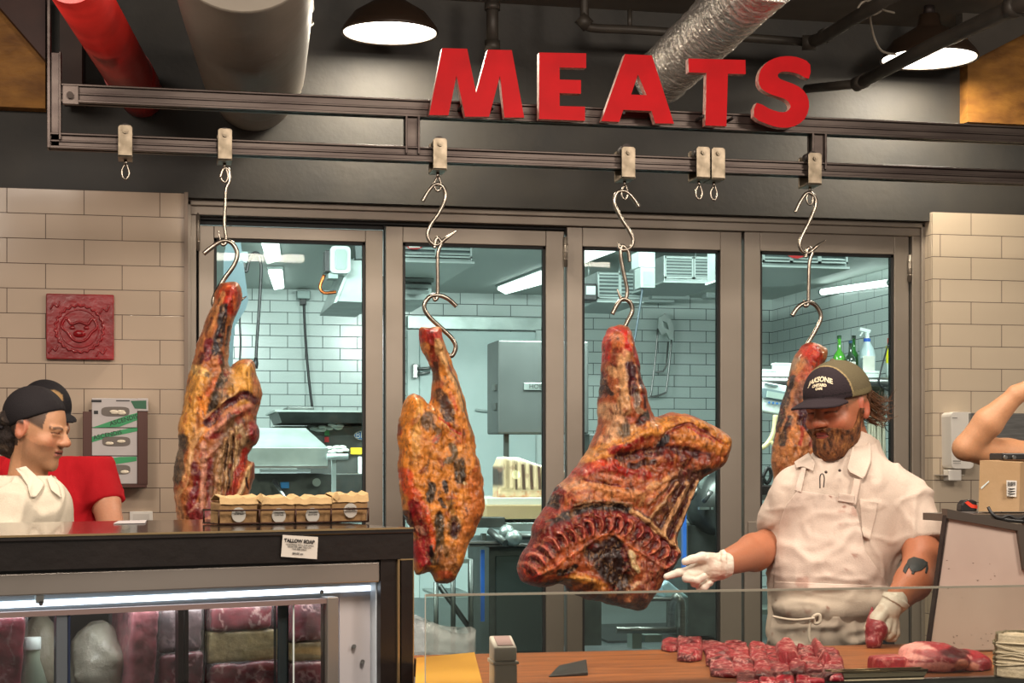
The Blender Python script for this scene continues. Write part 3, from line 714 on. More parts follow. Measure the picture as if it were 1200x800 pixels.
# white outlet plate low on the wall and a small printed card beside it
t = thing('wall_outlet', 'white outlet plate low on the left tile wall', 'outlet', tuple(P(165, 608, YW-.01)))
MB().pbox(152, 599, 179, 612, YW-.012, .011).build('plate', WHITEP, t, bevel=.002)
MB().pbox(156, 602, 175, 609, YW-.014, .004).build('socket', mat('socket_white', 'c8c2ba', .4), t)
# soap dispenser, right wall
t = thing('soap_dispenser', 'white wall soap dispenser on the right tile wall', 'dispenser', tuple(P(1116, 565, YW-.05)))
m = MB(); x0_ = P(1103, 500, YW).x; x1_ = P(1128.5, 500, YW).x; zt_ = P(1116, 482.5, YW-.1).z; zb_ = P(1116, 549, YW-.1).z
def rr_prism(x0, x1, z0, z1, y, d, r, tw=0):
    pts = []
    for cx_, cz_, a0 in ((x1-r, z1-r, 0), (x0+r, z1-r, 90), (x0+r, z0+r, 180), (x1-r, z0+r, 270)):
        for k in range(5): a = math.radians(a0+k*22.5); pts.append((cx_+math.cos(a)*r+(tw if cz_ < (z0+z1)/2 else 0), y, cz_+math.sin(a)*r))
    return MB().prism(pts, (0, d, 0))
rr_prism(x0_, x1_, zb_, zt_, YW-.1, .1, .02, .004).build('body', WHITEP, t, bevel=.008, seg=3)
MB().pbox(1112, 550, 1127, 563, YW-.09, .06).build('push_lever', WHITEP, t, bevel=.004)
MB().pbox(1104, 556, 1130, 557, YW-.085, .08).build('drip_plate', mat('clear_grey', 'b8b0a4', .3), t)
MB().pbox(1117, 539.5, 1126, 540.5, YW-.1015, .001).pbox(1117, 542.5, 1126, 543, YW-.1015, .001).pbox(1116, 489, 1122, 489.8, YW-.1015, .001).build('print', mat('grey_print', '6d6a66', .5), t)
# steel towel cabinet right
t = thing('steel_wall_cabinet', 'brushed steel towel cabinet mounted on the right tile wall', 'cabinet', tuple(P(1180, 521, YW-.1)))
rr_prism(P(1137.5, 500, YW-.12).x, P(1260, 500, YW-.12).x, P(1170, 521, YW-.12).z, P(1170, 484, YW-.12).z, YW-.12, .12, .004).build('body', STEEL, t, bevel=.004)
MB().pbox(1138, 518, 1255, 519.5, YW-.124, .005).build('lip', STEEL, t)
# ================================================================== BACK ROOM
EMI = mat('tube_diffuser', 'FFFFFF', .4, emit='F4FFFC', estr=3.2)
FIXM = mat('fixture_grey', '70807c', .4, .3)
def ceil_fix(c, lb, drop=.05, group='strip lights on the back room ceiling', body=True):
    """c = four pixel corners of the lit panel, seen on a plane just under the ceiling"""
    Z = CB-drop; q = [PH(x, y, Z) for x, y in c]; ce = sum(q, Vector())/4
    t = thing('strip_light', lb, 'light', (ce.x, ce.y, CB), group)
    MB().prism(q, (0, 0, .03)).build('diffuser', EMI, t, bevel=.01)
    if body:
        big = [ce+(p-ce)*1.08+Vector((0, 0, .03)) for p in q]; MB().prism(big, (0, 0, drop-.032)).build('housing', FIXM, t)
    return t
ceil_fix([(304.5, 281), (326, 281), (329, 305), (313, 310)], 'wide strip light on the back room ceiling, left door, nearer one')
ceil_fix([(314, 320), (331, 320), (333, 338), (321, 340)], 'smaller strip light behind the nearer one, seen through the left door')
ceil_fix([(583, 340), (640, 319), (640, 332), (592, 345)], 'slanting strip light above the band saw')
ceil_fix([(686, 281), (726, 281), (722, 295), (684, 309)], 'bright strip light near the top left of the third door')
# tubes at the right wall
def tube_light(a, b, r, lb):
    t = thing('strip_light', lb, 'light', tuple((a+b)/2), 'strip lights on the back room ceiling')
    MB().cyl(a, b, r, n=16).build('diffuser', EMI, t)
    d = (b-a).normalized(); MB().cyl(a-d*.03, a, r*1.1).cyl(b, b+d*.03, r*1.1).build('end_cap', FIXM, t)
    MB().bar(a+Vector((.04, 0, .01)), b+Vector((.04, 0, .01)), .03, .05).build('housing', FIXM, t)
def PX(px, py, X):    # on a plane of constant X
    r = ray(px, py); t_ = X/r.x; return Vector((X, r.y*t_, CAMZ+r.z*t_))
tube_light(PX(971, 319, XBR-.10), PX(1047, 298, XBR-.10), .032, 'long strip light at the corner of ceiling and right wall of the back room')
tube_light(PX(964, 342, XBR-.08), PX(1043, 331, XBR-.08), .028, 'lower strip light on the right wall above the bottles')
# evaporators (ceiling coolers)
EV = mat('evaporator_alu', '93a09d', .4, .5, noise=.4, nscale=4); EVD = mat('evaporator_dark', '3f4b4b', .5)
EVP = mat('evaporator_white', '98a5a2', .4)
def slats(m, x0, x1, z0, z1, y, n, t=.004):
    for k in range(n):
        z = z0+(z1-z0)*(k+.5)/n; m.obox(((x0+x1)/2, y, z), (1,0,0), (0,1,.8), (0,-.8,1), (x1-x0)/2, .012, t/2)
# door 1 right-hand unit
def evap(px0, py0, px1, py1, Y, dep, lb, fans=2, under=0):
    c = P((px0+px1)/2, py1, Y); t = thing('ceiling_cooler', lb, 'cooler', (c.x, Y+dep/2, c.z), 'ceiling cooler units in the back room')
    x0, x1 = P(px0, py1, Y).x, P(px1, py1, Y).x; z0, z1 = P((px0+px1)/2, py1, Y).z, P((px0+px1)/2, py0, Y).z
    MB().box((x0, Y, z0), (x1, Y+dep, min(z1, CB))).build('casing', EV, t, bevel=.004)
    for k in range(fans):
        a = x0+(x1-x0)*(k+.06)/fans; b = x0+(x1-x0)*(k+.94)/fans
        MB().box((a, Y-.006, z0+.03), (b, Y, z1-.02)).build('grille_recess', EVD, t)
        m = MB(); slats(m, a, b, z0+.03, z1-.02, Y-.01, 6); m.box((a-.01, Y-.02, z0+.02), (b+.01, Y-.006, z0+.03)).box((a-.01, Y-.02, z1-.02), (b+.01, Y-.006, z1-.01)); m.box((a-.01, Y-.02, z0+.02), (a, Y-.006, z1-.01)).box((b, Y-.02, z0+.02), (b+.01, Y-.006, z1-.01))
        m.build('louvre', EVP, t)
    MB().box((x0-.01, Y-.025, z0-.012), (x1+.01, Y+dep+.01, z0)).build('drip_tray', EVP, t)
    for xx in (x0+.05, x1-.05): MB().cyl((xx, Y+dep/2, z1-.01), (xx, Y+dep/2, CB), .008).build('hanger_rod', EV, t)
    return t
def wedge(name, pts, Y0, Y1, m, parent, **k):
    """pixel outline on plane Y0 extruded to Y1 (true depth)"""
    return MB().pprism(pts, Y0, Y1-Y0).build(name, m, parent, **k)
evap(470, 262, 553, 306, 9.6, 1.1, 'dark steel ceiling cooler at the top of the second door', 2)
t = [o for o in C.objects if o.name.startswith('ceiling_cooler')][-1]
rdl = [(486, 291), (488, 286), (494, 283), (504, 286), (506, 291), (495, 294)]
MB().pprism([(476, 287), (496, 287), (494, 290.5), (489, 292), (483, 292), (478, 290.5)], 9.57, .004).build('red_badge', mat('red_badge', 'a82a2a', .4), t)
MB().pprism([(479, 288.4), (493, 288.4), (492, 290), (480, 290)], 9.565, .004).build('badge_stripe', WHITEP, t)
# ribbed air outlet under it
m = MB()
for k in range(5):
    z = P(490, 311+k*7, 10.4).z; xa_, xb_ = P(470, 0, 10.4).x, P(513-k*3, 0, 10.4).x
    m.obox(((xa_+xb_)/2, 10.4, z), (1,0,0), (0,1,.5), (0,-.5,1), (xb_-xa_)/2, .05, .012)
m.box((P(470, 0, 10.45).x, 10.46, P(490, 350, 10.4).z), (P(506, 0, 10.45).x, 11.3, P(490, 300, 10.4).z))
tag(m.build('air_outlet', EV), 'ribbed pale air outlet box below the dark cooler, second door', 'vent')
evap(700, 319, 752, 353, 12.4, .9, 'left louvred ceiling cooler in the third door', 2)
evap(778, 300, 846, 330, 11.6, .9, 'right louvred ceiling cooler in the third door', 2)
evap(893, 266, 992, 312, 9.4, 1.0, 'ceiling cooler unit at the top of the rightmost door', 3)
t = [o for o in C.objects if o.name.startswith('ceiling_cooler')][-1]
MB().pprism([(922, 296), (944, 297), (941, 301), (935, 303), (929, 302), (924, 300)], 9.37, .004).build('red_badge', MATS['red_badge'], t)
t = thing('ceiling_cooler', 'side of a pale ceiling cooler at the right edge of the left door', 'cooler', tuple(P(415, 355, 12.2)), 'ceiling cooler units in the back room')
wedge('casing', [(393, 353), (413, 303), (440, 281), (440, 355)], 12.2, 13.4, EV, t, bevel=.004)
wedge('rim', [(391, 355), (411.5, 303), (414, 305), (395, 354)], 12.17, 12.2, EVP, t)
wedge('fan_guard', [(416, 283), (440, 283), (440, 303), (417, 303)], 12.1, 12.2, EVD, t)
t = thing('junction_unit', 'square white electrical box on the ceiling beside the cooler, left door', 'electrical box', tuple(P(398, 320, 12.0)))
rr_prism(P(387, 300, 12).x, P(411, 300, 12).x, P(399, 320, 12).z, P(399, 288, 12).z, 12.0, .2, .03).build('box', EVP, t, bevel=.01)
rr_prism(P(393, 300, 12).x, P(406, 300, 12).x, P(399, 316, 12).z, P(399, 292, 12).z, 11.985, .02, .02).build('lid', mat('lid_grey', '7d8d89', .3, .3), t)
MB().pbox(381, 293, 387, 318, 12.05, .15).build('plate', BLACK, t, bevel=.004)
MB().pbox(385, 320, 396, 326, 12.05, .15).build('bracket', FIXM, t)
m = MB().tube(catmull([P(380, 322, 12.1), P(375, 336, 12.1), P(380, 343, 12.1), P(394, 342, 12.1)], 5), .012, 10); 
tag(m.build('copper_pipe', mat('copper', 'A4582E', .3, .9)), 'bent copper pipe beside the ceiling cooler, left door', 'pipe')
# plug boxes and cords
def cord(pts, Y, r, lb, name='power_cord', m=None):
    q = catmull([P(a, b, Y) for a, b in pts], 6); o = MB().tube(q, r, 8).build(name, m or BLACK); return tag(o, lb, 'cord')
t = thing('ceiling_socket', 'grey ceiling socket box with plug at the top left of the left door', 'socket', tuple(P(287, 313, 12.4)))
MB().pbox(279, 294, 291, 309, 12.4, .12).build('box', FIXM, t, bevel=.006); MB().pbox(281, 307, 288, 314, 12.38, .08).build('plug', BLACK, t, bevel=.004)
cord([(285, 314), (289, 318), (292, 305), (297, 297), (303, 298), (306, 312), (305, 340), (303, 372), (301, 400), (300, 421)], 12.38, .011, 'black cord looping from the ceiling and hanging down, left door')
MB().pbox(297.5, 421, 302.5, 430, 12.38, .04)
tag(MB().tube([P(300, 419, 12.38), P(299.5, 426, 12.38), P(300, 432, 12.38)], [.014, .022, .012], 10).build('plug', BLACK), 'black plug at the end of the hanging cord', 'plug')
t = thing('wall_socket', 'dark socket box at the top of the back tile wall, left door', 'socket', tuple(P(355, 352, YB-.1)))
MB().pbox(348, 340, 364, 350, YB-.12, .12).build('box', FIXM, t, bevel=.006); MB().pbox(352, 350, 359, 357, YB-.11, .08).build('plug', BLACK, t, bevel=.004)
cord([(356, 356), (357, 380), (359, 410), (362, 445), (366, 478)], YB-.1, .012, 'black cord hanging from the wall socket to the steel tray')
cord([(283, 300), (282, 340), (281, 375), (282, 400), (281, 424)], 13.0, .008, 'thin black cord beside the leftmost beef')
# blue white plastic hose guard by the left meat
t = thing('hanging_sheet', 'pale bluish plastic sheet hanging behind the leftmost beef', 'plastic sheet', tuple(P(272, 520, 9.2)))
MB().pprism([(266, 283), (282, 283), (291, 352), (288, 362), (275, 382), (273, 420), (271, 520), (262, 520), (262, 300)], 9.2, .02).build('sheet', mat('pale_blue_sheet', '8FA9B2', .5), t)
MB().cyl(P(270, 285, 9.21), (P(270, 285, 9.21).x, 9.21, CB), .008).build('hanger', STEEL, t)
# ---- left machinery: wrapper with hood, tray, control panel
t = thing('steel_table', 'stainless back room work table behind the soap bags', 'table', tuple(P(360, 640, 9.8)))
MB().pbox(268, 597, 440, 602, 9.6, 1.1).build('table_top', STEEL, t, bevel=.003)
for x_, y_ in ((275, 9.7), (430, 9.7), (275, 10.6), (430, 10.6)):
    a = P(x_, 602, y_); MB().cyl((a.x, y_, BF), (a.x, y_, a.z), .02).build('leg', STEEL, t)
t = thing('vacuum_sealer', 'wide steel machine hood with sloping lid on the back room table', 'machine', tuple(P(330, 560, 9.9)))
cz0 = P(330, 546, 9.8).z; cz1 = P(330, 524, 9.8).z; cz2 = P(330, 504, 9.8).z
X0, X1 = P(262, 0, 9.8).x, P(384, 0, 9.8).x; X1b = P(353, 0, 10.4).x; X0b = P(262, 0, 10.4).x
MB().hexa([(X0, 9.8, cz0), (X1, 9.8, cz0), (X1, 10.7, cz0), (X0, 10.7, cz0), (X0, 9.8, cz1), (X1, 9.8, cz1), (X1, 10.7, cz1), (X0, 10.7, cz1)]).build('hood_side', COOLST, t, bevel=.004)
MB().hexa([(X0, 9.8, cz1), (X1, 9.8, cz1), (X1, 10.7, cz1), (X0, 10.7, cz1), (X0, 10.1, cz2+.02), (X1b, 10.1, cz2+.02), (X1b, 10.6, cz2+.02), (X0, 10.6, cz2+.02)]).build('hood_lid', COOLST, t)
MB().pbox(262, 546, 385, 548.5, 9.76, .95).build('hood_rim', STEEL, t)
MB().pbox(305, 549.5, 364, 554, 9.78, .04).build('pale_bar', mat('pale_bar', 'c3d2d6', .3), t)
MB().pbox(262, 555, 440, 594.5, 10.0, .6).build('base', STEELD, t, bevel=.004)
MB().pbox(329, 564.5, 339, 572, 9.95, .05).build('blue_switch', mat('blue_switch', '2E86C8', .3), t, bevel=.004)
MB().cyl(P(371, 565, 9.9), P(371, 565, 10.0), .024).build('dial', COOLST, t)
m = MB().tube([P(321, 563, 9.85), P(336, 586, 9.75), P(345, 592, 9.75)], .012, 8); m.build('lever', STEEL, t)
MB().pbox(389, 530, 394, 580, 9.75, .04).build('post', EVP, t); MB().tube([P(383, 535, 9.74), P(408, 535, 9.74)], .018, 12).build('handle_bar', EVP, t)
t = thing('wrapping_machine', 'dark steel machine with blue oval badge and yellow sticker, left door', 'machine', tuple(P(400, 590, 10.9)))
MB().pbox(362, 498, 445, 592, 10.9, .9).build('body', STEELD, t, bevel=.006)
MB().pbox(320, 499, 364, 508, 11.0, .7).build('side_tank', STEELD, t, bevel=.006)
el = lambda cx, cy, rx, ry, n=28: [(cx+math.cos(2*math.pi*k/n)*rx, cy+math.sin(2*math.pi*k/n)*ry) for k in range(n)]
MB().pprism(el(425, 510, 10, 5.5), 10.885, .01).build('badge_rim', WHITEP, t)
MB().pprism(el(425, 510, 9, 4.6), 10.88, .01).build('blue_badge', mat('blue_badge', '2470B4', .4), t)
text_obj('lettering', 'BIZ', .055, P(424, 510, 10.875), (1,0,0), (0,0,1), WHITEP, t)
MB().pbox(411, 524.5, 427, 532, 10.88, .01).build('yellow_sticker', mat('yellow_sticker', 'E2BE18', .5), t)
MB().pbox(380.5, 504, 386, 510, 10.88, .03).build('green_button', mat('green_button', '1E7A40', .4), t)
MB().pbox(380.5, 512, 385.5, 518, 10.88, .03).build('red_button', mat('red_button', 'B3252A', .4), t)
m = MB(); rr = random.Random(5)
for k in range(9): m.ball(P(368+k*4+rr.uniform(-2, 2), 499+rr.uniform(-2, 5), 10.86), .02, 6, (1.5, 1, .7))
for k in range(7): m.ball(P(386+k*3, 526+rr.uniform(-3, 4), 10.86), .02, 6, (1.5, 1, .7))
m.build('crumpled_film', mat('crumpled_film', 'b6c0b8', .4), t)
MB().pbox(420, 535, 428, 556, 10.87, .02).build('pale_label', PALE, t)
# tray on top
t = thing('steel_tray', 'deep grey steel tray on top of the machine, left door', 'tray', tuple(P(380, 496, 10.8)))
za, zb2 = P(380, 480.5, 10.7).z, P(380, 495, 10.7).z
xs = [P(v, 0, 10.7).x for v in (322, 331, 445)]
m = MB(); m.hexa([(xs[1], 10.75, zb2), (xs[2], 10.75, zb2), (xs[2], 11.5, zb2), (xs[1], 11.5, zb2), (xs[0]+.02, 10.7, za-.012), (xs[2], 10.7, za-.012), (xs[2], 11.55, za-.012), (xs[0]+.02, 11.55, za-.012)])
m.build('basin', STEELD, t); MB().box((xs[0], 10.68, za-.012), (xs[2], 11.57, za)).build('rim', COOLST, t)
tag(MB().pbox(337, 476.5, 368, 480, 10.9, .4).build('small_pan', STEELD, bevel=.004), 'small flat grey pan lying on the deep steel tray', 'pan')
# ---- second door: cold store door, latch, band saw
t = thing('cold_store_door', 'pale insulated cold store door on the back tile wall, second door', 'cold store door', tuple(P(560, 690, YB-.1)))
MB().pbox(478, 371, 640, 386, YB-.1, .1).build('header_frame', COOLST, t, bevel=.004)
MB().pbox(478, 386, 492, 740, YB-.1, .1).pbox(628, 386, 645, 740, YB-.1, .1).build('side_frame', mat('pale_frame', 'C2CFCB', .4), t)
MB().pbox(492, 388, 628, 740, YB-.14, .14).build('door_panel', mat('insulated_panel', 'BACBC8', .4, noise=.4, nscale=3, col2='adc0bd', bump=.15, bscale=10), t, bevel=.006)
for y_ in (439, ):
    MB().pbox(484, y_-13, 490, y_+4, YB-.2, .06).build('latch', STEEL, t, bevel=.006); MB().tube([P(489, y_-7, YB-.2), P(506, y_-8, YB-.22)], .014, 8).tube([P(489, y_-1, YB-.2), P(504, y_-3, YB-.22)], .012, 8).build('latch_arm', STEEL, t)
MB().tube(catmull([P(557, 480, YB-.17), P(568, 481.5, YB-.18), P(582, 481, YB-.17)], 4), .012, 8).build('dent_strip', EVP, t)
t = thing('band_saw', 'grey steel band saw with square head, behind the second glass door', 'saw', tuple(P(610, 640, 10.4)))
Ys = 10.4
MB().pbox(583.5, 399, 690, 508, Ys, .35).build('head', mat('saw_grey', '4c514f', .5, .4, noise=.4, nscale=4, col2='414644'), t, bevel=.01)
MB().pbox(614, 448.5, 645, 457, Ys-.008, .01).build('name_plate', COOLST, t, bevel=.002)
text_obj('lettering', 'HOB', .042, P(628, 452.7, Ys-.01), (1,0,0), (0,0,1), STEELD, t)
MB().pbox(591, 508, 596.5, 556, Ys+.1, .03).build('blade_guard', STEELD, t)
MB().pbox(580, 450, 584, 457, Ys+.02, .1).pbox(581, 472, 584, 480, Ys+.02, .1).build('side_latch', STEELD, t)
MB().pbox(593, 556, 594.2, 592, Ys+.12, .01).build('blade', STEEL, t)
MB().pbox(570, 591.5, 690, 608, Ys-.35, .9).build('saw_table', mat('maple_board', '9c875f', .5, noise=.6, nscale=6, col2='9c8665', stretch=(1, 8, 8)), t, bevel=.004)
MB().pbox(570, 583, 690, 591.5, Ys-.33, .86).build('white_board', mat('white_board', 'B9B9AC', .45), t, bevel=.004)
MB().pbox(690, 508, 705, 640, Ys+.05, .3).build('column', MATS['saw_grey'], t, bevel=.01)
m = MB(); 
for k in range(22): m.cyl(P(572+k*3.2, 613, Ys-.3), P(574+k*3.2, 613, Ys-.3), .018, n=6)
m.build('rack_strip', STEEL, t)
MB().pbox(556, 606, 592, 618, Ys-.5, .7).build('sliding_carriage', STEELD, t, bevel=.004)
MB().pbox(593, 612, 690, 622, Ys-.38, .9).build('lower_tray', COOLST, t, bevel=.004)
MB().tube([P(574, 622, Ys-.5), P(592, 636, Ys-.62)], .022, 8).tube([P(596, 628, Ys-.5), P(640, 629, Ys-.5)], .02, 8).build('carriage_arm', STEELD, t)
MB().ball(P(602, 630, Ys-.55), .05, 10).ball(P(594, 624, Ys-.5), .05, 8).build('knob', COOLST, t)
MB().pbox(548, 634, 606, 637, Ys-.55, .9).pbox(550, 637, 700, 640, Ys-.5, .9).build('frame_top', STEEL, t, bevel=.002)
MB().pbox(565, 625, 570, 634, Ys-.5, .05).build('stop_block', STEELD, t)
# cabinet under
t = thing('steel_cabinet', 'dull grey steel cabinet below the band saw', 'cabinet', tuple(P(620, 750, Ys)))
a0 = P(573, 641, Ys-.4); a1 = P(705, 641, Ys-.4)
MB().box((a0.x, Ys-.4, BF), (a1.x, Ys+.3, a0.z)).build('body', STEELD, t, bevel=.004)
b0 = P(581, 651, Ys-.41); b1 = P(643, 651, Ys-.41)
MB().box((b0.x, Ys-.42, BF+.08), (b1.x, Ys-.4, b0.z)).build('door', mat('cabinet_door_dark', '4c5553', .4, .7), t, bevel=.003)
tag(MB().pbox(563.5, 644, 568, 728, Ys-.5, .02).build('blue_squeegee', mat('blue_plastic', '2E62B4', .35)), 'upright blue plastic strip beside the steel cabinet', 'squeegee')
t = thing('steel_rack', 'slim steel rack with diagonal brace, left of the cabinet', 'rack', tuple(P(530, 740, 9.6)))
for x_ in (511, 531, 552): 
    a = P(x_, 655 if x_ > 511 else 682, 9.6); MB().cyl((a.x, 9.6, BF), (a.x, 9.6, a.z), .014).build('post', STEELD, t)
MB().tube([P(515, 686, 9.62), P(552, 738, 9.62)], .016, 8).build('brace', STEELD, t)
MB().pbox(511, 655, 553, 660, 9.6, .5).pbox(511, 696, 553, 699, 9.6, .5).build('shelf', COOLST, t)
t = thing('ribs_slab', 'pale slab of beef ribs lying on the band saw table', 'meat', tuple(P(612, 583, Ys-.1)))
def rib_slab():
    c = P(614, 560, Ys-.12); s = MPP(614, Ys-.12)
    def fn(p):
        x = (p[..., 0]-c.x)/s; z = (p[..., 2]-c.z)/s; y = p[..., 1]-c.y
        top = np.interp(x, [-34, -28, -10, 10, 40, 60], [14, 25, 24, 17, 9, 6]); bot = np.full_like(x, -23)
        rib = 3*np.maximum(0, np.cos(x*2*math.pi/9.5))*(z > -12)
        return np.maximum(np.maximum(z-top, bot-z)*s, np.maximum(np.maximum(-34-x, x-60)*s, np.abs(y)-.10-.006*rib))
    vv, ff = snet(fn, (c.x-36*s, c.y-.14, c.z-26*s), (c.x+62*s, c.y+.14, c.z+28*s), (.006, .012, .006))
    def col(v):
        x = (v[:, 0]-c.x)/s; z = (v[:, 2]-c.z)/s; o = np.tile(srgb('B5A07E'), (len(v), 1))
        r = np.cos(x*2*math.pi/9.5+z*.04); o = mixc(o, srgb('5a4438'), sstep(.0, -.6, r)*(z > -14)*(z < 16)*(x > -14))
        o = mixc(o, srgb('A9714E'), (z < -15)*sstep(-.2, .4, fbm(v, 40, 3))); o = mixc(o, srgb('DDD6BE'), sstep(15, 20, z+8*(x/40)))
        o = mixc(o, srgb('3b332d'), sstep(-27, -31, x)*sstep(15, 8, np.abs(z-2))); o = mixc(o, srgb('E5DAAE'), ((x+14)**2+(z-4)**2 < 26)*.9)
        return mixc(o, srgb('7d5a46'), sstep(.25, .5, fbm(v, 25, 9))*.6)
    return net_mesh('slab', vv, ff, vcol_mat('pale_meat', .5, .4, 60), t, col=col)
rib_slab()
# ---- third door: saw hanging, hose, mixer, cart
t = thing('hand_saw', 'steel butcher bow saw hanging on the back tile wall, third door', 'saw', tuple(P(775, 465, YB-.1)))
m = MB().tube(catmull([P(771, 385, YB-.12), P(768, 420, YB-.12), P(763, 460, YB-.12), P(763, 465, YB-.12), P(778, 461, YB-.12), P(781, 455, YB-.12), P(785, 420, YB-.12), P(787, 398, YB-.12)], 3), .010, 8)
m.tube([P(768, 436, YB-.12), P(777, 435, YB-.12), P(781, 428, YB-.12), P(783, 400, YB-.12)], .009, 8); m.build('frame', STEEL, t)
MB().pprism([(772, 372), (779, 368), (786, 373), (790, 386), (789, 396), (785, 398), (781, 390), (775, 392), (771, 384)], YB-.14, .04, [[(777, 376), (782, 378), (784, 386), (779, 384)]]).build('handle', mat('alu_handle', 'aab2ae', .35, .6), t)
MB().cyl(P(779, 368, YB-.14), P(779, 368, YB), .008).build('wall_hook', STEEL, t)
t = thing('hanging_hose_reel', 'pale ceiling box with long thin hose hanging behind the widest beef', 'hose reel', tuple(P(757, 340, 11.4)))
MB().pbox(749, 294, 768, 313, 11.4, .2).build('upper_box', mat('box_pale', 'a9b9b8', .4), t, bevel=.006)
MB().pbox(751, 313, 768, 337, 11.35, .16).build('lower_box', EVP, t, bevel=.006)
MB().pbox(754, 318, 765, 334, 11.34, .02).build('cover', COOLST, t)
MB().tube(catmull([P(753, 337, 11.4), P(749, 365, 11.4), P(743, 400, 11.4), P(735, 440, 11.4)], 4), .008, 8).build('hose', mat('hose_grey', '3c4a52', .5), t)
MB().cyl(P(758, 294, 11.5), (P(758, 294, 11.5).x, 11.5, CB), .012).build('drop_rod', STEEL, t)
t = thing('black_speaker', 'small black box at the upper left of the third door', 'box', tuple(P(692, 352, 12.3)))
MB().pbox(684, 332, 700, 352, 12.3, .2).build('housing', BLACK, t, bevel=.01); MB().pbox(687, 335, 698, 345, 12.29, .02).build('screen', COOLST, t)
t = thing('wall_bracket', 'white wall bracket lamp arm above the hanging saw', 'bracket', tuple(P(800, 350, YB-.3)))
m = MB().pbox(760, 336, 825, 341, YB-.5, .1).pbox(764, 346, 808, 350, YB-.4, .1).pbox(748, 351, 790, 354, YB-.3, .1)
m.build('rods', EVP, t)
MB().pbox(824, 330, 846, 338, YB-.55, .25).pbox(828, 338, 846, 349, YB-.5, .15).build('head', EVP, t, bevel=.01)
t = thing('meat_mixer', 'large round steel meat mixer with clamps, low in the third door', 'mixer', tuple(P(835, 720, 11.0)))
m = MB(); c = P(842, 590, 11.0); m.lathe([(.001, -.14), (.2, -.13), (.215, -.05), (.215, .05), (.2, .2), (.001, .21)], c, axis=(.25, -1, 0), n=40); m.build('drum', STEELD, t)
MB().pbox(804, 556, 850, 566, 10.95, .5).build('hopper_rim', COOLST, t, bevel=.004)
MB().pbox(806, 615, 850, 745, 11.0, .5).build('stand', STEELD, t, bevel=.006)
for x_, y_ in ((814, 578), (829, 582)):
    MB().tube([P(x_-4, y_+5, 10.74), P(x_, y_, 10.7), P(x_+4, y_-7, 10.7)], [.018, .014, .02], 10).build('clamp', STEEL, t)
MB().pbox(820, 594, 836, 597, 10.76, .04).build('label', COOLST, t)
m = MB().pbox(800.5, 575, 804.5, 668, 10.9, .04); tag(m.build('blue_handle_tool', MATS['blue_plastic']), 'blue handled tool standing beside the steel mixer', 'tool')
t = thing('hand_cart', 'tubular steel cart with handle behind the glass, under the widest beef', 'cart', tuple(P(760, 740, 8.6)))
m = MB().tube(catmull([P(799, 760, 8.6), P(799, 712, 8.6), P(796, 702, 8.6), P(791, 700, 8.65), P(787, 712, 8.9), P(787, 740, 9.0)], 5), .022, 10); m.build('handle', STEEL, t)
MB().tube([P(722, 738, 8.6), P(792, 738, 8.6)], .018, 8).tube([P(722, 702, 8.7), P(790, 702, 8.7)], .012, 8).build('cross_bar', STEEL, t)
MB().pbox(741, 742, 752, 760, 8.6, .1).pbox(756, 744, 776, 752, 8.6, .1).build('bracket', COOLST, t)
MB().box((P(690, 0, 8.7).x, 8.66, BF+.12), (P(795, 0, 8.7).x, 9.5, BF+.16)).build('platform', mat('cart_platform', '4a4f52', .5, .4), t)
for x_ in (700, 785):
    a = P(x_, 700, 8.7); MB().cyl((a.x, 8.75, BF+.06), (a.x, 8.80, BF+.06), .06).build('wheel', BLACK, t)
m = MB(); rr = random.Random(2)
q = [(775, 686), (783, 680), (790, 686), (800, 694), (808, 700), (780, 701)]
m.pprism(q, 8.75, .15); tag(m.build('blue_plastic_bag', mat('bag_blue', 'A9C8D2', .35, bump=.5, bscale=20), bevel=.01), 'pale blue plastic bag lying by the cart handle', 'bag')
t = thing('rubber_mat', 'dark ribbed rubber floor mat in the back room', 'mat', (3.4, 11.7, BF))
MB().box((3.0, 11.1, BF), (3.9, 12.3, BF+.015)).build('mat', mat('mat_rubber', '2b2f32', .6, noise=.8, nscale=8, col2='1d2022', stretch=(12, 1, 1)), t)
# ---- fourth door: shelf, bottles, scale
SH = 10.6
t = thing('wall_shelf', 'steel wall shelf carrying bottles behind the butcher', 'shelf', tuple(P(980, 455, SH)))
zsh = P(980, 443.5, SH).z; xs0 = P(890, 0, SH).x; xs1 = XBR-.02
MB().box((xs0, SH, zsh-.02), (xs1, SH+.5, zsh)).build('shelf_board', COOLST, t); MB().cyl((xs0, SH-.01, zsh-.02), (xs1, SH-.01, zsh-.02), .03, n=16).build('rolled_edge', STEEL, t)
for x_ in (900, 1040): a = P(x_, 0, SH); MB().box((a.x, SH+.02, zsh-.22), (a.x+.02, SH+.05, zsh-.02)).bar((a.x+.01, SH+.05, zsh-.2), (a.x+.01, SH+.5, zsh-.02), .02).build('bracket', STEEL, t)
def bottle(px, top, bot_r, m, lb, neck=.35, cap=None, labelm=None, Y=SH+.2, shoulder=.5, nr=.3):
    b = P(px, 443, Y); b.z = zsh; H = P(px, top, Y).z-zsh; t = thing('bottle', lb, 'bottle', tuple(b), 'bottles on the back room shelf')
    r = bot_r
    MB().lathe([(.001, 0), (r*.95, .0), (r, .006), (r, H*shoulder), (r*.85, H*(shoulder+.07)), (r*nr*1.15, H*(shoulder+.17)), (r*nr, H*.85), (r*nr, H*.93)], b, n=24).build('glass_body', m, t)
    MB().lathe([(r*nr*1.2, H*.93), (r*nr*1.2, H), (.001, H)], b, n=16).build('cap', cap or m, t)
    if labelm: MB().lathe([(r*1.01, H*.12), (r*1.01, H*shoulder*.9)], b, n=24).build('paper_label', labelm, t)
    return t
GG = mat('green_glass', '4DA62C', .12, spec=.8, coat=.5); DG = mat('dark_green_glass', '2A3A2C', .12, coat=.5)
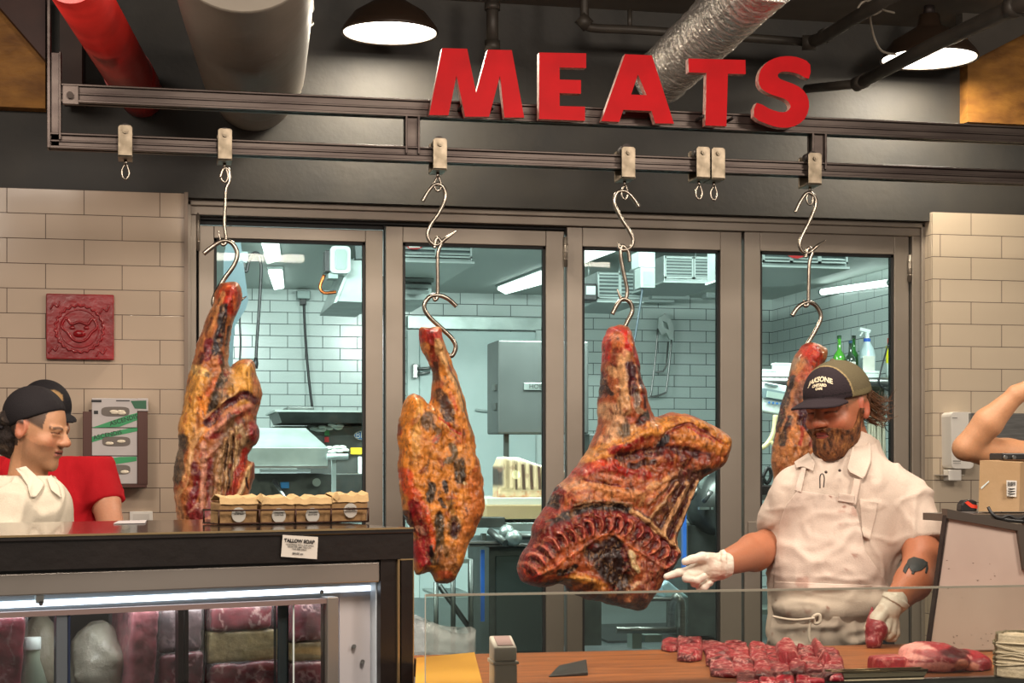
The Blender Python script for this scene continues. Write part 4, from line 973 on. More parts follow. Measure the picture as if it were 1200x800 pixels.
bottle(983.5, 393, .042, GG, 'bright green glass bottle, leftmost on the shelf', cap=mat('dark_green_cap', '1e4a24', .4))
bottle(1000.5, 393, .042, mat('green_glass_dark', '2F7A2E', .12, coat=.5), 'dark capped green bottle behind the small white-labelled one', cap=DG, Y=SH+.3)
bottle(996.5, 399, .036, DG, 'dark bottle with white label between the green ones', labelm=WHITEP, cap=mat('blue_cap', '2d4f6d', .4), Y=SH+.1)
t = thing('spray_bottle', 'translucent white spray bottle with blue collar on the shelf', 'spray bottle', tuple(P(1016, 443, SH+.15)))
b = P(1016, 443, SH+.15); b.z = zsh; H = P(1016, 384, SH+.15).z-zsh
MB().lathe([(.001, 0), (.058, 0), (.058, H*.45), (.045, H*.6), (.022, H*.72), (.022, H*.74)], b, n=24).build('bottle_body', mat('milky_plastic', 'BCCED2', .3), t)
MB().lathe([(.024, H*.735), (.024, H*.79), (.018, H*.8)], b, n=20).build('collar', mat('blue_collar', '2357B8', .4), t)
MB().lathe([(.016, H*.8), (.014, H*.93), (.001, H*.94)], b, n=14).bar(b+Vector((.02, 0, H*.93)), b+Vector((-.055, 0, H*.97)), .024, .022).bar(b+Vector((-.03, 0, H*.93)), b+Vector((-.05, 0, H*.84)), .008, .01).build('trigger_head', PALE, t)
MB().box((b.x-.055, b.y-.06, b.z+.05), (b.x+.03, b.y-.056, b.z+.16)).build('paper_label', mat('cream_label', 'c8c8bd', .5), t)
t = thing('spray_can', 'yellow bottle with red cap at the right end of the shelf', 'bottle', tuple(P(1043, 443, SH+.1)), 'bottles on the back room shelf')
b = P(1043, 443, SH+.1); b.z = zsh; H = P(1043, 396, SH+.1).z-zsh
MB().lathe([(.001, 0), (.028, 0), (.028, H*.4)], b, n=20).build('lower_body', PALE, t)
MB().lathe([(.0285, H*.4), (.0285, H*.8), (.015, H*.84)], b, n=20).build('yellow_body', mat('yellow_plastic', 'E0D81C', .4), t)
MB().lathe([(.018, H*.82), (.018, H), (.001, H)], b, n=16).build('red_cap', mat('red_cap', 'C63A24', .4), t)
cord([(1043, 397), (1036, 420), (1031, 440), (1031, 450), (1040, 457), (1048, 458)], SH-.05, .006, 'black cord draped over the right end of the shelf')
for (x0_, y0_, x1_, y1_, lb) in ((893, 432, 912, 443, 'flat white tub at the left end of the shelf'), (912, 424, 932, 443, 'taller white tub beside the flat one on the shelf'), (1006, 433, 1030, 443, 'white lidded tub under the spray bottle')):
    b = P((x0_+x1_)/2, 443, SH+.05); q = P(x0_, 0, SH+.05).x; q1 = P(x1_, 0, SH+.05).x; tz = zsh+(P(900, y0_, SH).z-P(900, 443, SH).z)
    t = thing('plastic_tub', lb, 'tub', (b.x, SH+.1, zsh), 'white tubs on the back room shelf')
    Yt = SH+.02 if x0_ > 1000 else SH+.1
    MB().box((q, Yt, zsh), (q1, Yt+.07, tz-.015)).build('tub', PALE, t, bevel=.006); MB().box((q-.005, Yt-.005, tz-.015), (q1+.005, Yt+.075, tz)).build('lid', mat('lid_white', 'e2ebe8', .4), t, bevel=.003)
t = thing('digital_scale', 'white digital scale display head left of the butcher', 'scale', tuple(P(912, 545, 10.2)))
R_ = (1, 0, -.16); U_ = (.16, 0, 1); cc = P(909, 468, 10.2)
MB().obox(cc, R_, (0,1,0), U_, 22*MPP(909, 10.2), .05, 17.5*MPP(909, 10.2)).build('display_housing', PALE, t, bevel=.012, seg=3); dh = [o for o in t.children][-1]
MB().obox(P(910, 463, 10.14), R_, (0,1,0), U_, 18*MPP(909, 10.2), .006, 5.5*MPP(909, 10.2)).build('screen', mat('screen_grey', '75868a', .2), dh)
MB().obox(P(910, 463.5, 10.13), R_, (0,1,0), U_, 12*MPP(909, 10.2), .006, 3.6*MPP(909, 10.2)).build('digits_panel', mat('lcd', '9fb0a8', .3), dh)
MB().obox(P(904, 451, 10.14), R_, (0,1,0), U_, 8*MPP(909, 10.2), .006, 1*MPP(909, 10.2)).build('brand_strip', mat('grey_print2', '5e6e70', .5), dh)
for k in range(4): MB().cyl(P(901.5+k*4.6, 471.5+k*.5, 10.15), P(901.5+k*4.6, 471.5+k*.5, 10.13), .007, n=10).build('button', mat('button_blue', '2D6FB0', .4), dh)
MB().cyl(P(913, 485, 10.25), (P(913, 485, 10.25).x, 10.25, BF), .02).build('column', COOLST, t)
CR = mat('cream_hose', 'CDBF8E', .4)
t = thing('cream_hose', 'cream coloured curved hose with a short branch below the scale', 'hose', tuple(P(900, 525, 10.12)))
MB().tube(catmull([P(909, 486, 10.12), P(907, 505, 10.12), P(900, 519, 10.12), P(891, 525, 10.12), P(880, 525, 10.12)], 6), .016, 10).build('main_hose', CR, t)
MB().tube(catmull([P(904, 517, 10.1), P(908, 524, 10.1), P(914, 531, 10.1)], 6), .010, 10).build('branch_tube', CR, t)
t = thing('hanging_aprons', 'pale aprons hanging below the shelf behind the butcher', 'apron', tuple(P(1024, 560, SH+.3)))
m = MB(); 
for k in range(9):
    x_ = 1018+k*2.2; m.tube([P(x_+1, 452, SH+.2), P(x_+1.5*math.sin(k*2), 500, SH+.2), P(x_+1, 556-(k % 3)*6, SH+.2)], .02, 8, sy=.5)
m.build('cloth_folds', mat('apron_beige', 'B9B19C', .8), t)
t = thing('hanging_utensils', 'dark kitchen utensils hanging below the shelf at the right', 'utensils', tuple(P(1044, 520, SH+.2)))
m = MB()
for k, (x_, y0_, y1_) in enumerate(((1038, 455, 478), (1041, 455, 484), (1044, 455, 475), (1047, 456, 490))): m.cyl(P(x_, y0_, SH+.1), P(x_, y1_, SH+.1), .006, n=8); m.ball(P(x_, y1_, SH+.1), .018, 8, (.8, .4, 1.3))
m.lathe([(.05, -.01), (.05, .01)], P(1045, 498, SH+.12), axis=(0, -1, 0)); m.build('tools', BLACK, t)
# dark machinery clutter below the scale
t = thing('work_bench', 'dark steel bench with tools behind the butcher', 'bench', tuple(P(900, 720, 9.6)))
a0 = P(874, 580, 9.6); a1 = P(1060, 580, 9.6); MB().box((a0.x, 9.6, a0.z-.03), (a1.x, 10.1, a0.z)).build('bench_top', STEEL, t)
for x_ in (a0.x+.05, a1.x-.05): MB().box((x_-.02, 9.65, BF), (x_+.02, 9.7, a0.z-.03)).box((x_-.02, 10.0, BF), (x_+.02, 10.05, a0.z-.03)).build('leg', STEELD, t)
MB().box((a0.x+.02, 9.7, BF+.3), (a1.x-.02, 10.05, BF+.33)).build('lower_shelf', COOLST, t)
t = thing('hand_grinder', 'black hand tool with coiled cable on the dark bench', 'tool', tuple(P(897, 579, 9.65)))
MB().tube(catmull([P(893, 575, 9.7), P(894, 560, 9.7), P(900, 548, 9.7), P(904, 556, 9.7), P(899, 566, 9.7), P(892, 556, 9.7)], 5), .012, 8).build('coil', BLACK, t)
MB().pbox(890, 568, 906, 580, 9.65, .2).build('motor', DARKM, t, bevel=.01)
# pale round lamp reflections by the saw, not modelled
for (x_, y_, r_, Y_, lb) in ((592, 412, .085, 12.6, 'leftmost pale round lamp reflection above the band saw'), (607, 412, .085, 12.5, 'middle pale round lamp reflection above the band saw'), (624, 412, .085, 12.4, 'right pale round lamp reflection above the band saw')):
    pass
# ================================================================== DISPLAY CASE
ZT = 1.39
CA = PH(484, 618, ZT); CBk = PH(0, 628, ZT); dl = (CBk-CA).normalized(); dn = Vector((-dl.y, dl.x, 0))
if dn.y < 0: dn = -dn
def FP(px, py, off=0.):          # pixel onto the case front plane pushed in by off
    r = ray(px, py); o = CA+dn*off; t_ = (o.x*dn.x+o.y*dn.y)/(r.x*dn.x+r.y*dn.y); return Vector((r.x*t_, r.y*t_, CAMZ+r.z*t_))
def fbox(px0, py0, px1, py1, off, dep, m=None):
    m = m or MB(); a = FP((px0), (py0+py1)/2, off); b = FP(px1, (py0+py1)/2, off); zt_ = FP((px0+px1)/2, py0, off).z; zb_ = FP((px0+px1)/2, py1, off).z
    q = [Vector((a.x, a.y, zb_)), Vector((b.x, b.y, zb_)), Vector((b.x, b.y, zb_))+dn*dep, Vector((a.x, a.y, zb_))+dn*dep]
    return m.hexa(q+[Vector((p.x, p.y, zt_)) for p in q])
def fbox3(px0, px1, z0, z1, off, dep, m=None):
    m = m or MB(); a = FP(px0, 700, off); b = FP(px1, 700, off)
    q = [Vector((a.x, a.y, z0)), Vector((b.x, b.y, z0)), Vector((b.x, b.y, z0))+dn*dep, Vector((a.x, a.y, z0))+dn*dep]
    return m.hexa(q+[Vector((p.x, p.y, z1)) for p in q])
CD = .82
STONE = mat('black_polished_stone', '2A2422', .13, noise=.6, nscale=9, col2='191514', coat=.3)
STONEF = mat('scuffed_black_band', '211b19', .34, noise=.7, nscale=6, col2='171312', bump=.12, bscale=40)
GOLD = mat('worn_brass_edge', 'A8906A', .35, .7)
ALU = mat('satin_aluminium', '9B938C', .38, .6, noise=.4, nscale=3, col2='8c857e')
zb1 = FP(300, 660, 0).z
t = thing('display_case', 'long refrigerated display case with black band, lower left', 'display case', (CA.x, CA.y, 0))
PXL = -420
fbox3(PXL, 484.5, ZT-.012, ZT, 0, CD).build('top_slab', STONE, t, bevel=.002)
fbox3(PXL, 484.5, zb1, ZT-.012, .004, .03).build('front_band', STONEF, t)
fbox3(PXL, 484.8, ZT-.003, ZT+.001, -.002, .006).build('edge_strip', GOLD, t)
m = fbox3(PXL, 445, zb1-.006, zb1, .02, .1); m.build('shadow_gap', BLACK, t)
z690 = FP(220, 691, 0).z; z703 = FP(350, 704, 0).z
fbox3(PXL, 445, z690, zb1-.006, .012, .03).build('valance', ALU, t, bevel=.003)
# light strip, leaning back at the right
CASELT = mat('case_tube', 'EAF6FF', .3, emit='E6F4FF', estr=2.6)
fbox3(PXL, 444, z690-.034, z690, .06, .02).build('light_housing', mat('blue_white_alu', 'A9B4BC', .3, .5), t)
a = FP(PXL, 700, .055); b = FP(444, 700, .065)
m = MB().bar(Vector((a.x, a.y, z690-.024)), Vector((b.x, b.y, z690-.016)), .014, .013); m.build('light_tube', CASELT, t, bevel=.003)
fbox3(42, 52, z690-.02, z690-.002, .05, .012).build('clip', PALE, t, bevel=.002)
for x_, y_ in ((377, 693.5), (48, 707)): MB().ball(FP(x_, y_, .048), .005, 8).build('screw', STEEL, t)
fbox3(PXL, 384, z703-.01, z703+.001, .02, .02).build('lower_rail', mat('pinkish_alu', '9A8480', .35, .5), t)
# right end: aluminium stile, white lining panel, black posts
fbox3(384, 397, .3, z703+.004, .015, .04).build('stile', ALU, t, bevel=.002)
fbox3(398, 441, .3, z690-.004, .06, .02).build('lining_panel', mat('white_lining', 'BDB8BA', .35), t)
fbox3(440.5, 445.5, .3, zb1-.01, .03, .05).build('bright_edge', mat('bright_edge', 'C9D2DA', .3), t)
for x_, y_ in ((415, 757), (425, 775)): MB().cyl(FP(x_, y_, .062), FP(x_, y_, .05), .005, n=12).build('screw', STEEL, t)
fbox3(446, 466, 0, zb1-.001, .01, .05).build('post', STONEF, t); fbox3(470.5, 484, 0, zb1-.001, .0, .06).build('post', STONEF, t)
fbox3(466.4, 468.6, 0, zb1-.001, .004, .05).build('edge_trim', GOLD, t); fbox3(468.6, 470.5, 0, zb1-.001, .012, .05).build('groove', BLACK, t)
fbox3(484, 485.2, 0, zb1, -.001, .008).build('edge_trim', GOLD, t); fbox3(470, 485, zb1-.003, zb1, -.002, .006).build('edge_trim', GOLD, t)
# body: right side, base, rear, shelf
fbox3(470.5, 484, 0, zb1, .06, CD-.06).build('side_panel', STONEF, t)
fbox3(PXL, 446, 0, .35, .02, CD-.04).build('base', ALU, t)
fbox3(PXL, 446, .35, zb1-.01, CD-.04, .03).build('rear_lining', mat('grey_lining', '8f8d8a', .4), t)
ZSH = FP(220, 842, .25).z
fbox3(PXL, 446, ZSH-.02, ZSH, .06, CD-.12).build('case_shelf', ALU, t)
# glass panes with dark and light dividers
CG = glass_mat('case_glass', 'F2F2F0', .7)
for (a_, b_) in ((PXL, -200), (-198, 66), (80, 240), (242, 325), (340, 383)):
    fbox3(a_, b_, ZSH-.1, z703-.009, .03, .005).build('glass_pane', CG, t)
fbox3(66, 80, ZSH-.1, z703-.004, .024, .02).build('divider', mat('divider_alu', '7f868d', .3, .7), t, bevel=.002)
fbox3(80, 82.5, ZSH-.1, z703-.004, .022, .012).build('divider_gasket', mat('dark_blue_gasket', '1d2740', .4), t)
for x_, w_, nm in ((209, 6, 'a'), (217, 4, 'b')): fbox3(x_, x_+w_, ZSH, z703-.012, .10, .02).build('inner_upright', mat('maroon_upright', '2c1418', .3), t)
fbox3(326, 339, ZSH-.1, z703-.006, .05, .03).build('inner_upright', mat('slate_upright', '3b4548', .3, .5), t, bevel=.004)
fbox3(343.5, 345, ZSH-.1, z703-.009, .028, .004).build('glass_edge', PALE, t)
cl = area('case_light', (0, 0, 0), .03, 1.0, (.93, .97, 1)); 
pa_, pb_ = FP(-100, 700, .12), FP(430, 700, .12); pm_ = (pa_+pb_)/2; cl.data.shape = 'RECTANGLE'; cl.data.size = (pb_-pa_).length; cl.data.size_y = .03
cl.parent = t; cl.location = (pm_.x-t.location.x, pm_.y-t.location.y, z690-.03); cl.rotation_euler = (math.radians(18), 0, math.atan2(-dl.y, -dl.x))
# tallow soap card
t = thing('price_card', 'small white printed price card reading TALLOW SOAP on the black band', 'card', tuple(FP(351, 654, -.004)))
rv = (FP(372, 640, 0)-FP(330, 640, 0)).normalized()
MB().prism([FP(331.5, 626.5, -.003), FP(372.8, 629, -.003), FP(371.5, 655, -.003), FP(329.5, 652, -.003)], dn*.0015).build('card', mat('card_white', 'CFC8BE', .45), t)
rv2 = rv+Vector((0, 0, -.06)); up2 = Vector((0, 0, 1))+rv*.06
text_obj('lettering', 'TALLOW SOAP', .0105, FP(351, 634, -.0045), rv2, up2, INK, t, depth=.0002, bold=.0004)
text_obj('lettering', 'HANDMADE WITH OUR OWN\nGRASS-FED BEEF TALLOW\nONE BAR EACH', .0048, FP(351, 641, -.0045), rv2, up2, INK, t, depth=.0002)
text_obj('lettering', '$8.00 ea', .0075, FP(349, 648.5, -.0045), rv2, up2, INK, t, depth=.0002)
# soap bags in a wire rack on the case top
KRAFT = mat('kraft_paper', '9C7A50', .75, noise=.6, nscale=14, col2='83633e', bump=.5, bscale=30)
KRAFTL = mat('kraft_paper_fold', 'BE9E6E', .7, bump=.5, bscale=30)
def TP(px, py): return PH(px, py, ZT)
def ct(px, off, z=ZT):   # point above the case top
    p = FP(px, 620, off); return Vector((p.x, p.y, z))
OB = .36
lefts = [(256, 302), (305, 346), (345, 388), (387.5, 431)]
hts = [(579, 583), (580, 584), (581, 583), (577, 574)]
zb_ = ZT+.001
lb4 = ['leftmost', 'second', 'third', 'rightmost and tallest']
for k, (a_, b_) in enumerate(lefts):
    P0 = FP(a_, 600, OB); P1 = FP(b_, 600, OB); W_ = (P1-P0); W_.z = 0; wl = W_.length; wd = W_.normalized()
    zt_ = FP((a_+b_)/2, 583, OB).z+(.004 if k == 3 else 0); base = Vector(((P0.x+P1.x)/2, (P0.y+P1.y)/2, zb_))
    t = thing('soap_bag', 'brown kraft paper soap bag, %s of the four in the wire rack' % lb4[k], 'bag', tuple(base), 'kraft soap bags on the display case')
    rr = random.Random(k); T_ = .062
    def q_(u, v, z): return base+wd*(u*wl/2)+dn*(v)+Vector((0, 0, z-zb_))
    m = MB().hexa([q_(-.95, 0, zb_), q_(.95, 0, zb_), q_(.95, T_, zb_), q_(-.95, T_, zb_), q_(-.98, -.004, zt_-.014), q_(.98, -.004, zt_-.014), q_(.95, T_, zt_-.01), q_(-.95, T_, zt_-.01)])
    m.build('bag_body', KRAFT, t, bevel=.004, seg=3)
    # rolled top, uneven
    top = MB(); n = 10; vs = []
    for i in range(n+1):
        u = -1+2*i/n; dz = rr.uniform(-.003, .005)+(.004*(k == 3)); 
        vs += [q_(u*.98, -.007, zt_-.016+dz*.3), q_(u*.98, -.004, zt_-.002+dz), q_(u*.96, T_*.5, zt_+.004+dz), q_(u*.94, T_, zt_-.006)]
    fs = [(4*i+j, 4*i+j+1, 4*i+5+j, 4*i+4+j) for i in range(n) for j in range(3)]
    top.add(vs, fs, False); top.build('folded_top', KRAFTL, t, solid=.002)
    if k in (0, 3):
        x_ = -.95 if k == 3 else .9
        MB().prism([q_(x_, -.012, zt_-.004), q_(x_+.18, -.012, zt_+.010), q_(x_+.34, -.012, zt_-.002), q_(x_+.2, -.012, zt_-.012)], dn*.01).build('creased_corner', KRAFTL, t)
    cy = {0: 603, 1: 604, 2: 603.5, 3: 598}[k]; cpx = {0: 280, 1: 327, 2: 366.5, 3: 411}[k]
    lc = FP(cpx, cy, OB-.008); r_ = 8.7*MPP(cpx, 4.1)
    ring = [lc+wd*math.cos(2*math.pi*i/32)*r_+Vector((0, 0, math.sin(2*math.pi*i/32)*r_)) for i in range(32)]
    MB().prism(ring, dn*.003).build('round_label', mat('label_grey', 'A8A39A', .5), t)
    text_obj('lettering', 'TALLOW\nSOAP BAR', .0052, lc-dn*.0008+Vector((0, 0, .004)), wd, (0, 0, 1), INK, t, depth=.0001)
RM = mat('rusty_wire', '3A2218', .5, .6)
p = ct(343, OB-.02); t = thing('wire_rack', 'thin dark wire rack holding the four kraft soap bags', 'rack', tuple(p))
ra, rb = ct(255.5, OB-.016), ct(432, OB-.016); ra2, rb2 = ra+dn*.10, rb+dn*.10
zr = FP(343, 597, OB-.016).z
m = MB()
up = Vector((0, 0, 1)); h0 = up*.004; h1 = up*(zr-ZT)
rail = MB().tube([ra+h1, rb+h1, rb2+h1, ra2+h1], .0022, 8, closed=True); rail.build('upper_wire', RM, t)
MB().tube([ra+h0, rb+h0, rb2+h0, ra2+h0], .0022, 8, closed=True).build('lower_wire', RM, t)
for px_ in (256.5, 304, 346.5, 388, 431.5):
    q = ct(px_, OB-.0165); MB().tube([q+h0, q+h1], .0022, 8).build('upright', RM, t); q2 = q+dn*.10
    MB().tube([q2+h0, q2+h1], .0022, 8).build('upright', RM, t)
MB().tube([ra+h0+dn*.05, rb+h0+dn*.05], .002, 6).build('floor_wire', RM, t)
# a flat printed folder on the case top beside the leftmost beef
t = thing('printed_leaflet', 'flat printed leaflet lying on the black case top', 'leaflet', tuple(TP(165, 612)))
q = [TP(139, 611.2), TP(172, 610.2), TP(170, 613.6), TP(133, 614.2)]; MB().prism([v+Vector((0, 0, .0012)) for v in q], (0, 0, .0015)).build('sheet', CART, t)
# ---- what stands in the case
FILM = film_mat('cling_film', 'E8E4E4', .09, .12, .9, 26)
def meatcol(base, fat, dark, seed, k1=22, amt=.35):
    def col(v):
        o = np.tile(srgb(base), (len(v), 1)).astype(float)
        w = v+.02*np.stack([fbm(v, 18, seed+9), fbm(v, 18, seed+10), fbm(v, 18, seed+11)], -1)
        o = mixc(o, srgb(dark), sstep(.0, .5, fbm(w, k1*.6, seed+1)))
        n = fbm(w, k1, seed+2, 5); o = mixc(o, srgb(fat), sstep(.45+amt*.5, .9, 1-np.abs(n)*6)*.85)
        return o
    return col
MEATM = vcol_mat('fresh_meat', .38, .3, 120, coat=.08, mul=.3, spec=.5)
MEATD = vcol_mat('packed_meat', .28, .35, 60, coat=.4, mul=.3)
def pack(px0, py0, px1, py1, off, dep, base, fat, dark, name, lb, cat, seed, film=True, group=None, rd=.012, bumpy=.006, zfloor=None):
    a = FP(px0, (py0+py1)/2, off); b = FP(px1, (py0+py1)/2, off); z1 = FP((px0+px1)/2, py0, off).z; z0 = FP((px0+px1)/2, py1, off).z if zfloor is None else zfloor
    c = (a+b)/2+dn*dep/2; c.z = (z0+z1)/2; W_ = (b-a).length/2; Hh = (z1-z0)/2
    if (b-a).length < 1e-6: return
    R = np.array([list((b-a).normalized()), list(dn), [0, 0, 1]]).T
    ex = np.abs(R)@np.array([W_, dep/2, Hh])+.015
    cc = np.array(c)
    def fn(p): return d_box(p, cc, (W_, dep/2, Hh), R, rd)-bumpy*fbm(p, 28, seed)
    vv, ff = snet(fn, cc-ex, cc+ex, .004)
    base_pt = (c.x, c.y, z0)
    if film:
        t = thing(name, lb, cat, base_pt, group); net_mesh('meat' if 'meat' in name or 'pack' in name else 'content', vv, ff, MEATD, t, col=meatcol(base, fat, dark, seed))
        def fn2(p): return d_box(p, cc, (W_+.004, dep/2+.003, Hh+.002), R, rd)-.004*np.abs(fbm(p, 22, seed+5))-.001
        v2, f2 = snet(fn2, cc-ex-.01, cc+ex+.01, .006); net_mesh('plastic_film', v2, f2, FILM, t)
        return t
    o = net_mesh(name, vv, ff, MEATD, None, base_pt, col=meatcol(base, fat, dark, seed)); return tag(o, lb, cat, group)
G = 'vacuum packed meats in the display case'
zA = FP(285, 775, .14).z; zB = FP(285, 739, .14).z
pack(246, 776, 323, 842, .14, .16, '7E1E2B', 'B88A86', '4c1019', 'meat_pack', 'dark red vacuum packed beef, lower one of the wide stack in the case', 'meat', 11, group=G, zfloor=ZSH)
pack(246, 739, 323, 775.5, .145, .15, 'A89872', 'B5A57E', '94845f', 'parchment_packet', 'wide tan paper packet between two dark red packs', 'packet', 12, film=False, rd=.004, bumpy=.001)
pack(249, 708, 321, 738.5, .14, .15, '82202C', 'C49A94', '4a0f18', 'meat_pack', 'dark red vacuum packed beef on top of the wide tan packet', 'meat', 13, group=G)
pack(342, 775, 381.5, 842, .14, .16, '7A1C2A', 'B88A86', '4a0f18', 'meat_pack', 'dark red vacuum packed beef at the bottom of the narrow right stack', 'meat', 14, group=G, zfloor=ZSH)
pack(342, 752, 381.5, 774.5, .145, .15, 'A89872', 'B5A57E', '94845f', 'parchment_packet', 'narrow tan paper packet in the right stack', 'packet', 15, film=False, rd=.004, bumpy=.001)
pack(343, 703, 381, 751.5, .14, .15, '7A1F2C', 'B58C8A', '4a0f18', 'meat_pack', 'dark red vacuum packed beef on top of the narrow right stack', 'meat', 16, group=G)
pack(188, 765, 238, 842, .14, .16, '8E3240', 'D0A0A0', '5c1822', 'meat_pack', 'pink red packed cut below the dull purple one, left of the wide stack', 'meat', 17, group=G, zfloor=ZSH)
pack(188, 711, 238, 764.5, .145, .15, '6E5658', '9a8284', '54404a', 'meat_pack', 'dull purple grey packed cut, left of the wide stack', 'meat', 18, group=G)
pack(152, 712, 184, 842, .13, .16, 'A65860', 'B66A70', '8c434d', 'meat_pack', 'smooth pink packed cut standing beside the white wrapped ham', 'meat', 19, group=G, zfloor=ZSH)
pack(-60, 722, 27, 842, .12, .18, '9A3A4A', 'B98086', '6c2230', 'meat_pack', 'pink red packed cut at the far left of the case', 'meat', 20, group=G, zfloor=ZSH)
def blob(name, cx, cy, rx, ry, rz, off, m, lb, cat, seed, col, foot=False, bump=.02):
    c = FP(cx, cy, off); s = MPP(cx, 3.8); cc = np.array(c); r = np.array((rx*s, rz, ry*s))
    R = np.array([list(-dl), list(dn), [0, 0, 1]]).T
    def fn(p):
        d = d_ell(p, cc, r, R)
        if foot: d = smin(d, d_ell(p, (cc[0], cc[1], (ZSH+cc[2])/2), (rx*s*.95, rz, (cc[2]-ZSH)*.62), R), .03)
        return d-bump*fbm(p, 14, seed)
    ex = np.abs(R)@r+.05; lo = cc-ex; hi = cc+ex
    if foot: lo[2] = ZSH-.01
    vv, ff = snet(fn, lo, hi, .005); o = net_mesh(name, vv, ff, m, None, (c.x, c.y, ZSH), col=col); return tag(o, lb, cat)
def wcol(base, dark, seed):
    def col(v):
        o = np.tile(srgb(base), (len(v), 1)).astype(float); return mixc(o, srgb(dark), sstep(0, .5, fbm(v, 16, seed))*.8)
    return col
WR = vcol_mat('wrapped_white', .3, .6, 40, coat=.3)
blob('wrapped_ham', 117, 784, 35, 58, .08, .24, WR, 'large rounded white wrapped joint beside the metal divider', 'meat', 31, wcol('B2AC9C', '8f8a78', 31))
blob('wrapped_chicken', 46, 778, 23, 60, .06, .3, WR, 'pale wrapped joint left of the metal divider', 'meat', 32, wcol('ABA38E', '8a826e', 32))
t = thing('milk_bottle', 'pale green tapered bottle standing in front of the wrapped joint', 'bottle', (FP(40, 790, .14).x, FP(40, 790, .14).y, ZSH))
b = FP(38, 790, .16); b.z = ZSH; H = FP(40, 757, .16).z-ZSH
MB().lathe([(.001, 0), (.045, 0), (.045, H*.35), (.016, H*.85), (.016, H)], b, n=24).build('bottle_body', mat('pale_green_plastic', 'A9B7A2', .3), t)
MB().lathe([(.018, H*.97), (.018, H*1.1), (.001, H*1.1)], b, n=16).build('cap', PALE, t)
m = MB(); rr = random.Random(8)
for k in range(5): m.tube(catmull([FP(92+k*7, 716+rr.uniform(-1, 2), .16), FP(97+k*7, 722+rr.uniform(-2, 2), .15), FP(104+k*6, 721+rr.uniform(-3, 2), .16)], 4), .008, 8)
# ================================================================== CUTTING COUNTER
ZB_ = 1.077; YF, YK = 3.4, 4.05
WOOD = mat('oiled_butcher_block', 'AC6636', .5, noise=.7, nscale=6, col2='7a4424', stretch=(1, 9, 1), spec=.3, detail=8)
xl = P(486, 770, YF).x; XRR = 2.9
t = thing('cutting_counter', 'long wooden cutting counter with steel front edge, bottom right', 'counter', (1.6, 3.7, 0))
MB().prism([(xl, YF, ZB_-.045), (XRR, YF, ZB_-.045), (XRR, YK, ZB_-.045), (.605, YK, ZB_-.045), (.605, 3.86, ZB_-.045)], (0, 0, .045)).build('wood_top', WOOD, t, bevel=.003)
MB().box((xl-.002, YF-.03, ZB_-.06), (XRR, YF-.001, ZB_+.001)).build('front_edge', STEEL, t, bevel=.003)
MB().box((.66, YF+.04, 0), (XRR-.05, YK-.06, ZB_-.046)).build('base_cabinet', STEELD, t)
# sneeze glass
gx0 = P(498.5, 703, 3.37).x; gz1 = P(700, 695, 3.37).z
t = thing('glass_guard', 'low clear glass guard standing along the front of the cutting counter', 'glass guard', (1.5, 3.37, ZB_-.05))
SG = glass_mat('guard_glass', 'F3F5F1', .55)
MB().box((gx0, 3.365, ZB_-.05), (XRR, 3.369, gz1)).build('pane', SG, t)
MB().box((gx0, 3.364, gz1-.0005), (XRR, 3.370, gz1+.004)).build('polished_edge', mat('glass_edge_pale', '9F9888', .25, .3), t)
MB().box((gx0-.0015, 3.364, ZB_-.05), (gx0, 3.370, gz1+.004)).build('side_edge', mat('glass_edge_side', 'B9B5A8', .3), t)
# yellow sheet
t_ = MB().prism([PH(483, 771, ZB_+.001), PH(556, 764.5, ZB_+.001), PH(562, 795, ZB_+.001), PH(566, 812, ZB_+.001), PH(484, 812, ZB_+.001)][:5], (0, 0, .0012))
vs_ = [PH(*c, ZB_+.0015) for c in ((488, 771), (556, 764.5), (566, 803), (486.5, 803))]
tag(MB().prism(vs_, (0, 0, .0012)).build('yellow_paper', mat('yellow_paper', 'D49B33', .7, noise=.4, nscale=3, col2='c58b28')), 'sheet of yellow butcher paper lying at the left end of the cutting counter', 'paper')
# white plastic box with slanted lid
b0 = PH(594, 806, ZB_); b0.y = max(b0.y, YF+.02)
s = MPP(594, b0.y); t = thing('plastic_dispenser', 'white plastic dispenser box with slanted top standing on the counter', 'dispenser', tuple(b0))
def lb_(x0, x1, z0, z1, z1b, m, nm, y0=0, y1=.06, bev=.004):
    c = [(b0.x+x0, b0.y+y0, b0.z+z0), (b0.x+x1, b0.y+y0, b0.z+z0), (b0.x+x1, b0.y+y1, b0.z+z0), (b0.x+x0, b0.y+y1, b0.z+z0), (b0.x+x0, b0.y+y0, b0.z+z1), (b0.x+x1, b0.y+y0, b0.z+z1), (b0.x+x1, b0.y+y1, b0.z+z1b), (b0.x+x0, b0.y+y1, b0.z+z1b)]
    return MB().hexa(c).build(nm, m, t, bevel=bev, seg=3)
WP2 = mat('milky_box', 'D8CEC2', .35)
lb_(-.024, .024, 0, .047, .047, WP2, 'lower_box'); lb_(-.027, .027, .047, .053, .056, WP2, 'rim', -.003, .063, .002); lb_(-.025, .023, .054, .082, .102, WP2, 'upper_box', 0, .055)
c_ = Vector((b0.x, b0.y+.028, b0.z+.0925)); MB().obox(c_, (1, 0, 0), (0, 1, .364), (0, -.364, 1), .016, .022, .0012).build('lid_label', mat('mauve_label', 'A98A86', .5), t)
